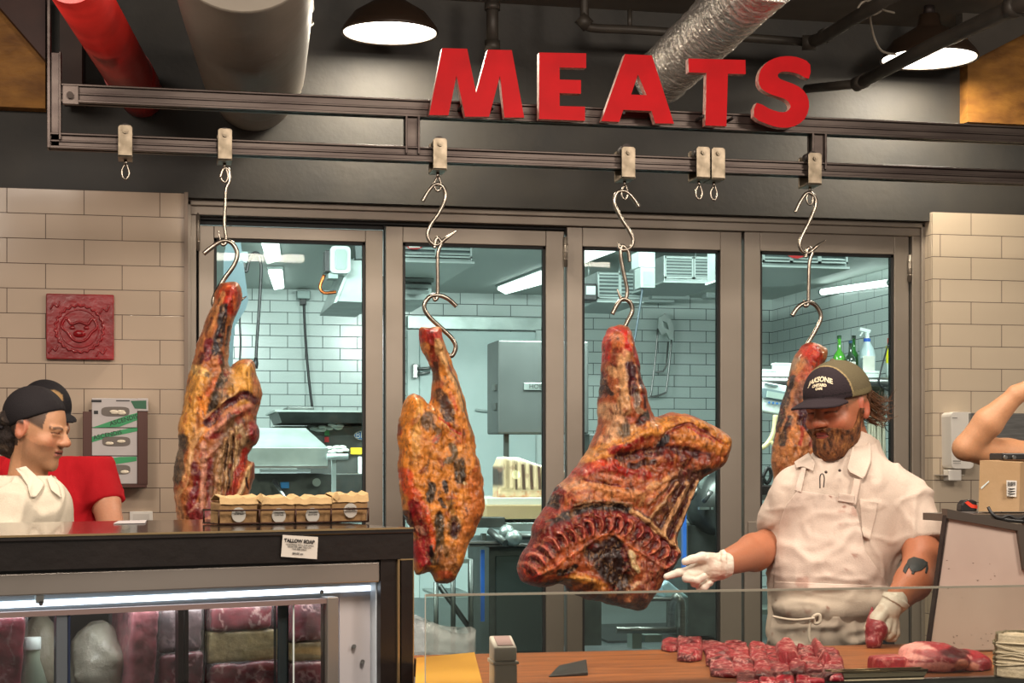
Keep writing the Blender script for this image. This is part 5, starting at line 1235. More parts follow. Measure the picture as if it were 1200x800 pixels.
# black wedge (knife guard)
w0, w1, w2, w3 = PH(643, 793, ZB_+.001), PH(689, 791, ZB_+.001), PH(687, 781, ZB_+.001), PH(655, 783, ZB_+.001)
m = MB(); hh = .017
m.add([w0, w1, w2, w3, w0+Vector((0, 0, .002)), w1+Vector((0, 0, .007)), w2+Vector((0, 0, hh)), w3+Vector((0, 0, .007))], [(0,1,2,3), (4,5,6,7), (0,1,5,4), (1,2,6,5), (2,3,7,6), (3,0,4,7)])
tag(m.build('metal_scraper', mat('grey_black_metal', '3d3a39', .4, .5), bevel=.001), 'dark grey wedge shaped metal scraper lying on the wooden counter', 'scraper')
# steel tray
tr = [PH(940, 785, ZB_), PH(1063, 784.5, ZB_), PH(1090, 797.5, ZB_), PH(955, 800, ZB_)]
tr = [Vector((1.56, 3.445, ZB_)), Vector((1.86, 3.445, ZB_)), Vector((1.86, 3.58, ZB_)), Vector((1.56, 3.58, ZB_))]
tx0 = PH(941, 787, ZB_).x; tx1 = PH(1088, 795, ZB_).x; ty0 = 3.415; ty1 = PH(1000, 786, ZB_+.02).y
t = thing('steel_tray', 'empty shallow steel tray at the front edge of the counter', 'tray', ((tx0+tx1)/2, (ty0+ty1)/2, ZB_))
m = MB(); o_ = [(tx0, ty0), (tx1, ty0), (tx1, ty1), (tx0, ty1)]; i_ = [(tx0+.02, ty0+.02), (tx1-.02, ty0+.02), (tx1-.02, ty1-.02), (tx0+.02, ty1-.02)]
vs = [(x, y, ZB_+.018) for x, y in o_]+[(x, y, ZB_+.002) for x, y in i_]; m.add(vs, [(4,5,6,7), (0,1,5,4), (1,2,6,5), (2,3,7,6), (3,0,4,7)])
m.build('basin', mat('dull_tray', '9b9178', .35, .5), t, solid=.002)
MB().tube([Vector((x, y, ZB_+.018)) for x, y in o_], .003, 8, closed=True).build('rim', GOLD, t)
# twine spool
c = PH(1200, 793, ZB_); s = MPP(1200, c.y); r = 34*s; H = 50*s
t = thing('twine_spool', 'fat cone of white butcher twine at the right end of the counter', 'twine', tuple(c))
TW = mat('cotton_twine', 'CDBFA2', .8, noise=.6, nscale=30, col2='b0a182', bump=.3, bscale=120)
m = MB(); prof = [(.02, .001)]+[(r*(1+.012*math.sin(k*2.4)-.05*(k/24)**3), .003+H*k/24) for k in range(25)]+[(r*.6, H*1.02), (.016, H*1.02), (.016, H*.4)]
m.lathe(prof, c, n=48); m.build('wound_body', TW, t)
rr = random.Random(4)
for k in range(9):
    m = MB(); a0 = rr.uniform(0, 6.28); tilt = rr.uniform(-.22, .22); z0 = H*rr.uniform(.2, .85)
    ring = [c+Vector((math.cos(a)*(r+.001), math.sin(a)*(r+.001), min(max(z0+math.sin(a+a0)*tilt*r*1.2, .003), H*.98))) for a in [2*math.pi*i/40 for i in range(40)]]
    m.tube(ring, .0022, 6, closed=True); m.build('twine_strand', TW, t)
m = MB()
for k in range(4): m.tube([c+Vector((math.cos(a)*(.02+.008*k), math.sin(a)*(.02+.008*k), H*1.025)) for a in [2*math.pi*i/30 for i in range(30)]], .0035, 6, closed=True)
m.build('top_coil', TW, t)
# stand with white panel
YP = 3.84
t = thing('steel_stand', 'steel equipment stand faced with a white scuffed panel, right of the butcher', 'stand', tuple(PH(1150, 770, ZB_)))
WPN = mat('scuffed_white_board', 'B7A69B', .45, noise=.5, nscale=6, col2='ab998e')
pn = [P(1089, 771, YP), P(1112.5, 606, YP), P(1193, 621.5, YP), P(1222, 780, YP)]; pn[0].z = ZB_+.003; pn[3].z = ZB_+.003
MB().prism(pn, (0, .012, 0)).build('white_panel', WPN, t, bevel=.002)
rr = random.Random(12); m = MB()
for k in range(26):
    x_, y_ = rr.uniform(1108, 1185), rr.choice((rr.uniform(640, 700), rr.uniform(735, 768), rr.uniform(735, 768)))
    m.pprism([(x_, y_), (x_+rr.uniform(.8, 3), y_+rr.uniform(-1, 1)), (x_+1, y_+rr.uniform(.6, 1.6))], YP-.0006, .0004)
m.build('scuff_marks', mat('scuff', '6b584f', .6), t)
SB = mat('stand_steel', '6C635B', .4, .75, noise=.5, nscale=6, col2='675f58')
MB().prism([P(1087.5, 766, YP-.004), P(1110, 597, YP-.004), P(1111.6, 597, YP-.004), P(1089.4, 766, YP-.004)], (0, .02, 0)).build('edge_strip', DARKM, t)
MB().prism([P(1110, 596, YP-.008), P(1230, 622, YP-.008), P(1230, 634, YP-.008), P(1195, 622, YP-.008), P(1110, 607, YP-.008)], (0, .03, 0)).build('top_channel', SB, t)
MB().prism([P(1192.5, 621, YP-.01), P(1200, 622, YP-.01), P(1207, 668, YP-.01), P(1199.5, 668, YP-.01)], (0, .02, 0)).build('side_channel', SB, t)
za_ = P(1150, 601, YP).z
MB().box((P(1124, 0, YP).x, YP+.02, za_-.022), (P(1300, 0, YP).x, YP+.20, za_-.004)).build('top_shelf', SB, t)
MB().box((P(1240, 0, YP).x, YP+.02, ZB_), (P(1290, 0, YP).x, YP+.18, za_-.022)).build('column', SB, t)
t = thing('orange_scanner', 'small black and orange handheld scanner resting on the steel stand', 'scanner', tuple(P(1136, 597, YP+.12)))
b = P(1136, 597, YP+.12); b.z = za_-.003; s = MPP(1136, YP+.12); 
def sp(x, y, Y=0): return Vector((b.x+(x-1136)*s, b.y+Y, b.z+(594-y)*s))
MB().prism([sp(1126, 592), sp(1146, 592), sp(1146, 581), sp(1141, 578.5), sp(1131, 579), sp(1126.5, 584)], (0, .03, 0)).build('housing', BLACK, t, bevel=.003)
MB().prism([sp(1130, 582, -.001), sp(1134, 580, -.001), sp(1140, 584, -.001), sp(1146, 585, -.001), sp(1146, 589, -.001), sp(1138, 588, -.001)], (0, .002, 0)).build('orange_band', mat('orange_plastic', 'D8402A', .4), t)
MB().box(sp(1125.5, 594.4), sp(1147, 592.2)+Vector((0, .03, 0))).build('base', mat('grey_base', '6a6460', .5), t)
# cardboard box on black stand feet
t = thing('carton_box', 'tan cardboard box with barcode label at the right edge of the photo', 'box', tuple(P(1178, 600, 4.0)))
CB_ = mat('tan_cardboard', 'B39471', .75, noise=.4, nscale=6, col2='a5865f', bump=.1)
y0 = 3.93; zc0 = P(1178, 599, y0).z; zc1 = P(1178, 539, y0).z
xA, xB, xC = P(1151, 0, y0).x, P(1192, 0, y0).x, P(1240, 0, y0).x
MB().hexa([(xA, y0+.02, zc0), (xB, y0-.01, zc0), (xB+.13, y0+.12, zc0), (xA+.08, y0+.14, zc0), (xA+.004, y0+.02, zc1), (xB+.003, y0-.01, zc1-.006), (xB+.13, y0+.12, zc1), (xA+.08, y0+.14, zc1)]).build('box_body', CB_, t)
MB().prism([P(1149.5, 571, y0+.016), P(1159, 563, y0+.01), P(1159, 564.5, y0+.01), P(1150, 573, y0+.016)], (0, .001, 0)).build('tape_tear', PALE, t)
MB().prism([P(1179.5, 562.5, y0-.007), P(1191.5, 563, y0-.012), P(1191, 582, y0-.012), P(1180, 581, y0-.007)], (0, .001, 0)).build('paper_label', WHITEP, t)
m = MB(); 
for k in range(7): m.prism([P(1181+k*1.4, 564.5, y0-.0115), P(1181.7+k*1.4, 564.5, y0-.0115), P(1181.7+k*1.4, 569, y0-.0115), P(1181+k*1.4, 569, y0-.0115)], (0, .0008, 0))
for k in range(3): m.prism([P(1181.5, 572+k*3, y0-.0115), P(1189.5, 572+k*3, y0-.0115), P(1189.5, 573+k*3, y0-.0115), P(1181.5, 573+k*3, y0-.0115)], (0, .0008, 0))
m.build('print', INK, t)
t = thing('black_device', 'black device with short stubs resting on the cardboard box', 'device', tuple(P(1190, 538, y0+.05)))
b = P(1190, 538, y0+.03); b.z = zc1+.001; s = MPP(1190, y0)
MB().box((b.x-17*s, b.y, b.z), (b.x+30*s, b.y+.07, b.z+8*s)).build('housing', BLACK, t, bevel=.003)
for k, x_ in enumerate((-14, -3)): MB().cyl((b.x+x_*s, b.y-.008, b.z+3*s), (b.x+x_*s, b.y+.002, b.z+3*s), 2.2*s, n=12).build('stub', STEEL, t)
t = thing('black_cable_bundle', 'tangle of black cables under the cardboard box', 'cable', tuple(P(1180, 612, YP+.0)))
m = MB().tube(catmull([P(1158, 594, YP+.03), P(1163, 602, YP+.02), P(1173, 607, YP+.01), P(1182, 604, YP+.01), P(1192, 608, YP+.01), P(1204, 604, YP+.02)], 5), .004, 8)
m.build('cable', BLACK, t); MB().tube(catmull([P(1168, 606, YP+.015), P(1180, 609, YP+.01), P(1200, 611, YP+.01)], 5), .005, 8).build('cable', BLACK, t)
MB().box(P(1180, 611, YP+.03), P(1206, 602, YP+.06)).build('adapter', BLACK, t, bevel=.003)
# bin with liner
bc = P(499, 731, 4.62); r = 57*MPP(499, 4.62)
t = thing('waste_bin', 'round waste bin lined with clear plastic behind the counter', 'bin', (bc.x, bc.y, 0))
MB().lathe([(.001, .01), (r*.8, .01), (r*.82, .02), (r*.97, bc.z-.09), (r*.93, bc.z-.09), (r*.78, .04), (.001, .035)], (bc.x, bc.y, 0), n=40).build('bin_body', BLACK, t)
m = MB(); n = 90; K = 9; vs = []; rr = random.Random(6)
ph = [rr.uniform(0, 6.28) for _ in range(6)]
for j in range(K):
    v = j/(K-1)
    for k in range(n):
        a = 2*math.pi*k/n; wv = (.008*math.sin(a*5+ph[0])+.004*math.sin(a*11+ph[1]))
        if v < .5: rr_ = r*(1.0+.02)+wv*(1-v); zz = bc.z-.12+.13*(v/.5)+.010*math.sin(a*3+ph[3])-.03*math.cos(a)
        else: rr_ = r*(1.02-.14*(v-.5)/.5)+wv; zz = bc.z+.01-.26*((v-.5)/.5)**1.3+.010*math.sin(a*3+ph[3])-.03*math.cos(a)
        vs.append((bc.x+math.cos(a)*rr_, bc.y+math.sin(a)*rr_, zz))
m.add(vs, [(j*n+k, j*n+(k+1) % n, (j+1)*n+(k+1) % n, (j+1)*n+k) for j in range(K-1) for k in range(n)], True)
m.build('plastic_liner', film_mat('bin_liner', 'CED3D2', .34, .12, .9, 30), t)
# ---- meat on the counter
def ground_piece(name, pts, h, seed, lb, base='A62B33', fat='DDA9A0', dark='7c1620', group=None, lump=.3, k1=40, amt=.3, cat='meat', res=.0035, ZB=ZB_):
    """piece of meat lying on the counter: outline given on the counter plane"""
    poly = np.array([[v.x, v.y] for v in [PH(x, y, ZB) for x, y in pts]])
    lo = np.append(poly.min(0)-.01, ZB-.006); hi = np.append(poly.max(0)+.01, ZB+h*1.5+.01)
    def fn(p):
        d = poly_dist(p[..., 0], p[..., 1], poly); R_ = h*.32
        top = h*np.sqrt(np.clip(1-(1-np.clip(d/R_, 0, 1))**2, 0, 1))*(1+lump*fbm(p, 30, seed))
        return np.where(d < 0, -d, p[..., 2]-ZB-top) if False else np.maximum(np.where(d < 0, -d-(0), p[..., 2]-ZB-top), ZB+.0008-p[..., 2])
    vv, ff = snet(fn, lo, hi, res)
    o = net_mesh(name, vv, ff, MEATM, col=meatcol(base, fat, dark, seed, k1, amt)); return tag(o, lb, cat, group)
def poly_dist(x, y, poly):
    """signed distance, positive inside, evaluated on the first z-slice when the grid is regular"""
    if x.ndim == 3:
        d2 = poly_dist(x[:, :, 0], y[:, :, 0], poly); return np.repeat(d2[:, :, None], x.shape[2], 2)
    best = np.full(x.shape, 1e9); ins = np.zeros(x.shape, bool); n = len(poly)
    for i in range(n):
        ax, ay = poly[i]; bx_, by = poly[(i+1) % n]; ex, ey = bx_-ax, by-ay
        t = np.clip(((x-ax)*ex+(y-ay)*ey)/max(1e-12, ex*ex+ey*ey), 0, 1)
        best = np.minimum(best, (x-ax-t*ex)**2+(y-ay-t*ey)**2)
        c = ((ay > y) != (by > y)) & (x < (bx_-ax)*(y-ay)/(by-ay+1e-12)+ax); ins ^= c
    d = np.sqrt(best); return np.where(ins, d, -d)
GD = 'marbled beef strips in the row on the counter'
rnd = random.Random(21)
tx = [772, 800, 850, 900, 940, 972]; ty = [752, 753, 757, 761, 764, 768]; by = [764, 778, 800, 806, 806, 782]
x = 774.
while x < 962:
    t0 = np.interp(x, tx, ty); b0_ = np.interp(x, tx, by); y = t0; w0 = rnd.uniform(19, 30)
    while y < b0_-5:
        hh_ = rnd.uniform(9, 12); dx = (y-t0)*.35+rnd.uniform(-3, 3); j = lambda: rnd.uniform(-1.6, 1.6)
        q = [(x+dx+j(), y+hh_+j()), (x+dx+j(), y+j()), (x+dx+w0*.5, y+j()-.8), (x+dx+w0+j(), y+1+j()), (x+dx+w0+j(), y+hh_+1+j()), (x+dx+w0*.5, y+hh_+1.5+j())]
        sd_ = rnd.randrange(999); ground_piece('beef_strip', q, rnd.uniform(.010, .018), sd_, 'small marbled red beef piece in the spread of cut strips left of the steel tray', group=GD, k1=55, amt=.1, lump=.8, base=rnd.choice(('98222c', '8a1c28', 'A42C34')), fat='D48E88', dark='4e0a14', res=.003)
        y += hh_*.92
    x += w0*.95
ground_piece('beef_cube', [(910, 781), (907, 768), (915, 764), (930, 764), (935, 770), (936, 780), (922, 784)], .036, 71, 'square red beef cube with a pink fat cap, nearest the apron', k1=22, lump=.2, fat='E39A94', base='9c1f2c')
ground_piece('beef_strip', [(950, 762), (957, 758), (968, 772), (976, 783), (968, 787), (957, 777)], .034, 72, 'slanting beef strip with fat tip standing right of the cube', k1=22, lump=.2, fat='E39A94', base='9c1f2c')
def fatmix(o, v, c, px, py, Y, rx, ry, w): 
    q = P(px, py, Y); s = MPP(px, Y); d = ((v[:, 0]-q.x)/(rx*s))**2+((v[:, 2]-q.z)/(ry*s))**2
    return mixc(o, srgb(c), sstep(1.3, .6, d+.6*fbm(v, 40, 5))*w)
def big_piece():
    Yc = 3.53; s = MPP(1100, Yc)
    def L(x, y, dy=0): q = P(x, y, Yc); return (q.x, q.y+dy, q.z)
    def fn(p):
        d = d_ell(p, L(1092, 775), (36*s, .075, 23*s)); d = smin(d, d_ell(p, L(1132, 779), (30*s, .06, 17*s)), .02)
        d = smin(d, d_ell(p, L(1068, 781, .0), (16*s, .05, 13*s)), .012); d = smin(d, d_ell(p, L(1086, 764, .02), (24*s, .05, 9*s)), .015)
        d = smin(d, d_ell(p, L(1110, 772, -.05), (14*s, .03, 9*s)), .008); d = smin(d, d_ell(p, L(1135, 787, -.05), (12*s, .03, 6*s)), .006)
        d = d-.006*fbm(p, 22, 3)-.002*fbm(p, 70, 8)
        return np.maximum(d, ZB_+.001-p[..., 2])
    c = L(1100, 778); vv, ff = snet(fn, (c[0]-.13, c[1]-.11, ZB_-.004), (c[0]+.15, c[1]+.12, ZB_+.085), .0033)
    def col(v):
        o = meatcol('A0222D', 'D9857F', '6c1019', 77, 24, .35)(v)
        o = fatmix(o, v, 'F0A096', 1080, 764, Yc-.05, 19, 10, 1); o = fatmix(o, v, '9c2b34', 1090, 766, Yc-.05, 13, 5, .9)
        o = fatmix(o, v, 'EA988E', 1095, 780, Yc-.06, 24, 5, .95); o = fatmix(o, v, 'F09A82', 1124, 778, Yc-.06, 9, 7, 1); o = fatmix(o, v, 'EE9680', 1140, 781, Yc-.06, 8, 5, 1)
        o = fatmix(o, v, 'E0837A', 1103, 788, Yc-.06, 10, 5, .8); o = fatmix(o, v, '480a12', 1120, 764, Yc-.05, 24, 6, .9); o = fatmix(o, v, 'D0685f', 1065, 775, Yc-.05, 5, 10, .5)
        return o
    tag(net_mesh('beef_joint', vv, ff, MEATM, col=col), 'large red beef joint with pink fat beside the twine spool', 'meat')
    def fn(p):
        d = d_box(p, L(1042, 778, .01), (19*s, .03, 9*s), None, .008); return np.maximum(d-.004*fbm(p, 30, 6), ZB_+.001-p[..., 2])
    c = L(1042, 778); vv, ff = snet(fn, (c[0]-.06, c[1]-.04, ZB_-.004), (c[0]+.06, c[1]+.06, ZB_+.05), .003)
    tag(net_mesh('beef_slab', vv, ff, MEATM, col=meatcol('9c232c', 'C66a66', '741620', 79, 26, .3)), 'rectangular red beef slab between the gloved hand and the large joint', 'meat')
big_piece()
# ================================================================== HANGING BEEF
MEATH = vcol_mat('aged_beef', .42, .55, 75, coat=.12, mul=.38, spec=.5, rmin=.28)
def beef(Y, T, Rr, outline, base, strokes, lb, seed, res=.0036, ridges=()):
    pl = [P(x, y, Y) for x, y in outline]; poly = np.array([[p.x, p.y] for p in catmull([Vector((v.x, v.z, 0)) for v in pl], 3, True)])
    s = MPP(sum(x for x, y in outline)/len(outline), Y); Yf = Y-T*.55
    S = []
    for st in strokes:
        pts, w_, c, al = st[:4]; h = st[4] if len(st) > 4 else 0
        q = [P(a, b, Yf) for a, b in pts]; 
        if len(q) > 2: q = [Vector(v) for v in catmull(q, 3)]
        S.append(([(v.x, v.z) for v in q], w_*s/2, np.array(srgb(c)), al, h))
    def sd(x, z, pts):
        b = np.full(x.shape, 1e9, np.float32)
        if len(pts) == 1: return np.hypot(x-pts[0][0], z-pts[0][1])
        for (ax, az), (bx_, bz) in zip(pts[:-1], pts[1:]):
            ex, ez = bx_-ax, bz-az; t = np.clip(((x-ax)*ex+(z-az)*ez)/max(1e-12, ex*ex+ez*ez), 0, 1); b = np.minimum(b, (x-ax-t*ex)**2+(z-az-t*ez)**2)
        return np.sqrt(b)
    lo = np.array((poly[:, 0].min()-.02, Y-T*1.25-.03, poly[:, 1].min()-.02)); hi = np.array((poly[:, 0].max()+.02, Y+T*1.1+.02, poly[:, 1].max()+.02))
    def fn(p):
        x = p[:, 0, :, 0]; z = p[:, 0, :, 2]; pp = np.stack([x, np.full_like(x, seed*.37), z], -1)
        wob = pp+.012*np.stack([fbm(pp, 16, seed), x*0, fbm(pp, 16, seed+3)], -1)
        d = poly_dist(wob[..., 0], wob[..., 2], poly)
        T2 = T*np.sqrt(np.clip(1-(1-np.clip(d/Rr, 0, 1))**2, 0, 1))
        tf = T2.copy(); n = fbm(pp, 11, seed+5); n2 = 1-np.abs(fbm(pp*np.array((1.7, 1, .8)), 30, seed+6))*3
        rim = np.clip(d/.03, 0, 1)
        tf += rim*(.018*n+.007*n2+.006*fbm(pp, 60, seed+8))
        for pts, w_, c, al, h in S:
            if h: 
                dd = sd(wob[..., 0], wob[..., 2], pts); tf += rim*h*np.exp(-(dd/(w_*.9))**2)
        tb = T2*.8+rim*.012*n
        tf = np.where(d > 0, tf, d); tb = np.where(d > 0, tb, d)
        dy = p[..., 1]-Y
        return np.where(dy < 0, -dy-tf[:, None, :], dy-tb[:, None, :])
    vv, ff = snet(fn, lo, hi, (res, .008, res))
    def col(v):
        x = v[:, 0]; z = v[:, 2]; w = 3.2*s*fbm(v, 26, seed+11, 4); w2 = 3.8*s*fbm(v*np.array((1.3, 1, .8)), 24, seed+12, 4)
        x = x+w; z = z+w2; o = np.tile(np.array(srgb(base)), (len(v), 1))
        hz = fbm(v, 38, seed+21, 3)
        for pts, w_, c, al, h in S:
            d = sd(x, z, pts); o = o+(c-o)*(al*sstep(w_*1.3, w_*.7, d+w_*.3*hz))[:, None]
        n = fbm(v, 30, seed+13, 5); o = mixc(o, srgb('8a1a14'), sstep(.18, .42, n)*.5); o = mixc(o, srgb('D89A50'), sstep(.15, .45, fbm(v*np.array((2.2, 1, .7)), 22, seed+23, 4))*.18)
        o = mixc(o, srgb('2a1410'), sstep(.24, .45, fbm(v*np.array((1.8, 1, .6)), 60, seed+14, 5))*.6)
        o = mixc(o, srgb('D8A878'), sstep(.6, .9, 1-np.abs(fbm(v*np.array((1.5, 1, .8)), 30, seed+15, 4))*6)*.28)
        o = np.clip(o*(1+.62*fbm(v*np.array((1.3, 1, .8)), 48, seed+16, 5))[:, None], 0, 1)**1.14*1.02
        for r in ridges:            # rows of fine bone or muscle bands
            pass
        return o
    o = net_mesh('hanging_beef', vv, ff, MEATH, col=col, smooth_it=1)
    return tag(o, lb, 'meat', 'sides of beef hanging on hooks')
OA = [(259.7,333),(270,330.6),(281,332.5),(284,346),(282,361),(274,379),(270,400),(268,420),(271,430),(276,425),(288.8,422),(298,427),(302,441),(305.6,456),(305.6,473),(300,493),(303,504),(300,518),(291,528),(290,538),(297,542),(298,559),(295,578),(297,610),(290,640),(250,655),(215,640),(209,607),(204.4,585),(202.5,566),(204.4,544),(208,519),(210,502),(214,475),(219.4,447),(225,430),(232.5,404),(240,377.5),(248.4,355),(255,342)]
SA = [([(268,345),(272,360)],24,'B0301C',.95,.004),([(266,337)],9,'D0562c',.8),([(275,350),(277,362)],6,'D8783E',.7),([(262,345),(246,385)],6,'C98E5E',.8),([(252,358),(240,395),(233,412)],7,'B5784A',.9,.004),
 ([(262,362),(257,390),(252,412)],11,'281A20',1,-.006),([(247,372),(241,400)],3,'6b3a2a',.8),([(244,400),(242,420)],10,'7A2A30',1),([(236,418),(232,428)],8,'4A2226',.9),([(276,375),(270,400),(266,425),(262,445)],9,'A07450',1,.004),([(268,382),(264,405)],3,'3c241c',.9),([(258,415),(262,438)],5,'3a2a22',.9,-.004),
 ([(232,440),(224,460),(219,490),(215,512)],24,'CC9448',1,.006),([(238,438),(228,432)],10,'DDB676',.9),([(238,470),(243,490),(236,515)],14,'D98A3C',1,.005),([(250,447),(244,462)],7,'C4602e',.8),([(240,440)],6,'5a4a3a',.8),
 ([(263,440),(255,460),(247,480)],11,'4A3C2E',1,-.008),([(258,470),(272,450),(268,430)],7,'7d6346',.8),([(287,436),(285,450),(280,462)],27,'D09A4A',1,.012),([(298,440),(301,462)],8,'B07A52',.8),([(300,478),(300,490)],8,'6c5240',.9),
 ([(242,497),(255,482),(272,470),(288,463),(299,468)],10,'541620',1,-.012),([(241,490),(256,475),(274,462)],2.5,'C7A070',.9,.006),([(243,513),(256,500),(272,488),(290,478),(300,482)],10,'B87A62',1,.012),([(270,490),(288,483)],8,'8E2C30',.8),([(248,512),(260,508)],8,'7a1c22',.9,-.006),([(240,540),(255,522),(272,508),(284,494)],7,'C08064',.9,.008),
 ([(212,515),(208,535),(205,560)],16,'4A4038',1),([(207,520),(214,545),(210,560)],6,'8a7a66',.5),([(235,505),(226,520),(222,545),(212,575)],7,'CB9A66',1,.008),([(206,580),(210,600),(214,640)],11,'C4936A',1,.006),([(228,545),(229,570),(222,590)],9,'6B1420',1,-.006),([(238,520),(238,550),(237,580),(234,605)],7,'B9806A',1,.008),([(246,540),(246,570),(243,600)],9,'701622',1,-.004),([(225,595),(232,610),(240,605)],16,'7E1C28',.9),([(222,600),(232,590)],3,'C08a78',.8),([(235,612),(250,604)],4,'BE8470',.8),([(250,585),(253,605)],5,'B04040',.8),
 ([(280,505),(268,535),(262,575)],36,'7A5A40',1,-.014),([(283,500),(284,520)],6,'A98A66',.9,.01),([(277,503),(275,540),(268,585)],4,'B4946C',1,.016),([(270,508),(266,545),(262,585)],4,'AC8A64',1,.016),([(263,515),(258,550),(256,585)],4,'A98660',1,.016),([(257,528),(253,560),(251,585)],3.5,'A37a58',.9,.012),([(273,512),(270,545),(265,585)],1.6,'3a221a',1,-.006),([(266,520),(262,550)],1.6,'3a221a',1,-.006),
 ([(298,500),(299,512)],15,'8A1C24',1,.02),([(289,530),(283,545),(275,565),(272,580)],10,'A02E20',1,.01),([(292,545),(287,565),(280,578)],5,'D1AE7e',1,.012),([(297,545),(296,575)],6,'7c4030',.9),([(283,553),(279,570)],3,'D07048',.9),([(288,560),(290,572)],3,'3a1c16',1,-.008)]
beef(6.2, .11, .075, OA, 'A8683C', SA, 'leftmost hanging side of beef with yellow fat and ribs, above the soap bags', 3)
OB_ = [(492,385),(500,383.6),(515,384.4),(518,397),(524,414),(534,438),(542,460),(548,482),(553,506),(558,530),(563,552),(567,568),(567,595),(559,618),(549,637),(542.5,657),(533,676),(522,683),(509.5,681),(503,669),(493,673),(486,668),(483,628),(478,611),(471,597),(470,572),(467,552),(466,525),(465,515),(468,490),(474,470),(482,461),(492,464),(503,474),(507,456),(507,436),(500,420),(493,404)]
SB_ = [([(498,392),(510,393)],18,'BE3420',1),([(503,390),(507,410),(511,430)],7,'8c201a',.9,-.006),([(498,402),(506,430)],5,'D08A50',.9),([(512,400),(520,425),(534,450),(542,480)],9,'CFA06A',1,.006),([(511,425),(513,450)],5,'50301f',.9,-.004),([(524,425),(538,455),(547,490)],3,'6b5138',.8),([(515,450),(512,465)],8,'A8502c',.8),
 ([(516,462),(521,478),(524,490)],13,'54382A',1,-.006),([(526,460),(532,480)],4,'B4502e',.8),([(512,488),(522,498),(536,507)],3.5,'A8401f',1,-.004),([(514,492),(524,502),(536,511)],2,'E0b070',.9,.005),([(548,490),(552,510)],6,'6a563e',.7),
 ([(485,470),(478,500),(474,540)],13,'DE8E36',1,.01),([(492,470),(486,500),(486,535)],8,'D9A055',.9,.004),([(497,488),(498,498)],12,'6B523C',.95,-.006),([(505,500),(512,508),(506,518)],6,'5d4c38',.8),([(503,520),(513,508)],2,'A8502c',.9),([(466,515),(467,538)],5,'37303a',1),([(467,498),(469,508)],5,'8a4030',.8),
 ([(528,522),(530,534),(522,540)],8,'5C5038',.9),([(537,543),(536,562)],13,'46382A',1,-.010),([(534,571),(545,568)],5,'A8662e',.9),([(543,565)],4,'D8C090',.9),([(503,568),(502,585)],9,'49392A',1,-.006),([(520,566),(522,574)],7,'33231c',1,-.006),([(514,585),(518,592)],6,'33231c',1,-.006),([(490,552),(496,548)],5,'8a4526',.8),
 ([(474,555),(480,575),(490,595),(500,620),(503,640)],14,'D05A2A',1,.004),([(482,590),(490,612),(496,632),(500,655)],13,'8E1A20',1,-.008),([(478,600),(486,622)],6,'3c1418',.9),([(487,640),(494,660)],14,'A01E24',1),([(490,618),(496,625)],5,'D8A08a',.8),([(502,640),(504,655)],5,'241014',1),
 ([(512,603),(514,620),(513,640),(508,655)],11,'4C3E2C',1,-.008),([(531,610),(531,624)],15,'5a4a34',.9,-.004),([(531,612),(530,624)],9,'421c1c',1,-.006),([(524,585),(528,600)],6,'8a7040',.6),([(555,560),(558,590),(548,615)],20,'BE6E34',.9),([(540,590),(545,610),(537,640)],12,'C47A3e',.8),([(520,650),(525,668)],24,'9A6234',.9),([(515,672),(525,674)],10,'A84a28',.8),([(517,630),(522,650)],6,'7d5c34',.7)]
beef(6.2, .10, .075, OB_, 'CC8438', SB_, 'narrow orange hanging piece of beef beside the display case', 5)
OC = [(714.7,383),(734,382),(741,403),(746.6,427),(754,460),(764,487),(782.5,485),(800,484.6),(817.5,489),(835,499),(852.5,512),(851,532),(841.5,549),(820,562.5),(809,580),(800,606),(789,632),(795.6,648),(792,656.5),(778,676),(760.6,702.5),(749.7,714),(730,711),(699.4,704.6),(668.7,693.7),(660,684),(638,687),(616,683),(607.5,667.5),(612,650),(623,632.5),(626,615),(641,593),(650,571),(668,554),(684,534),(695,514),(701.5,497),(701.5,470.6),(706,427),(706,405),(710,392)]
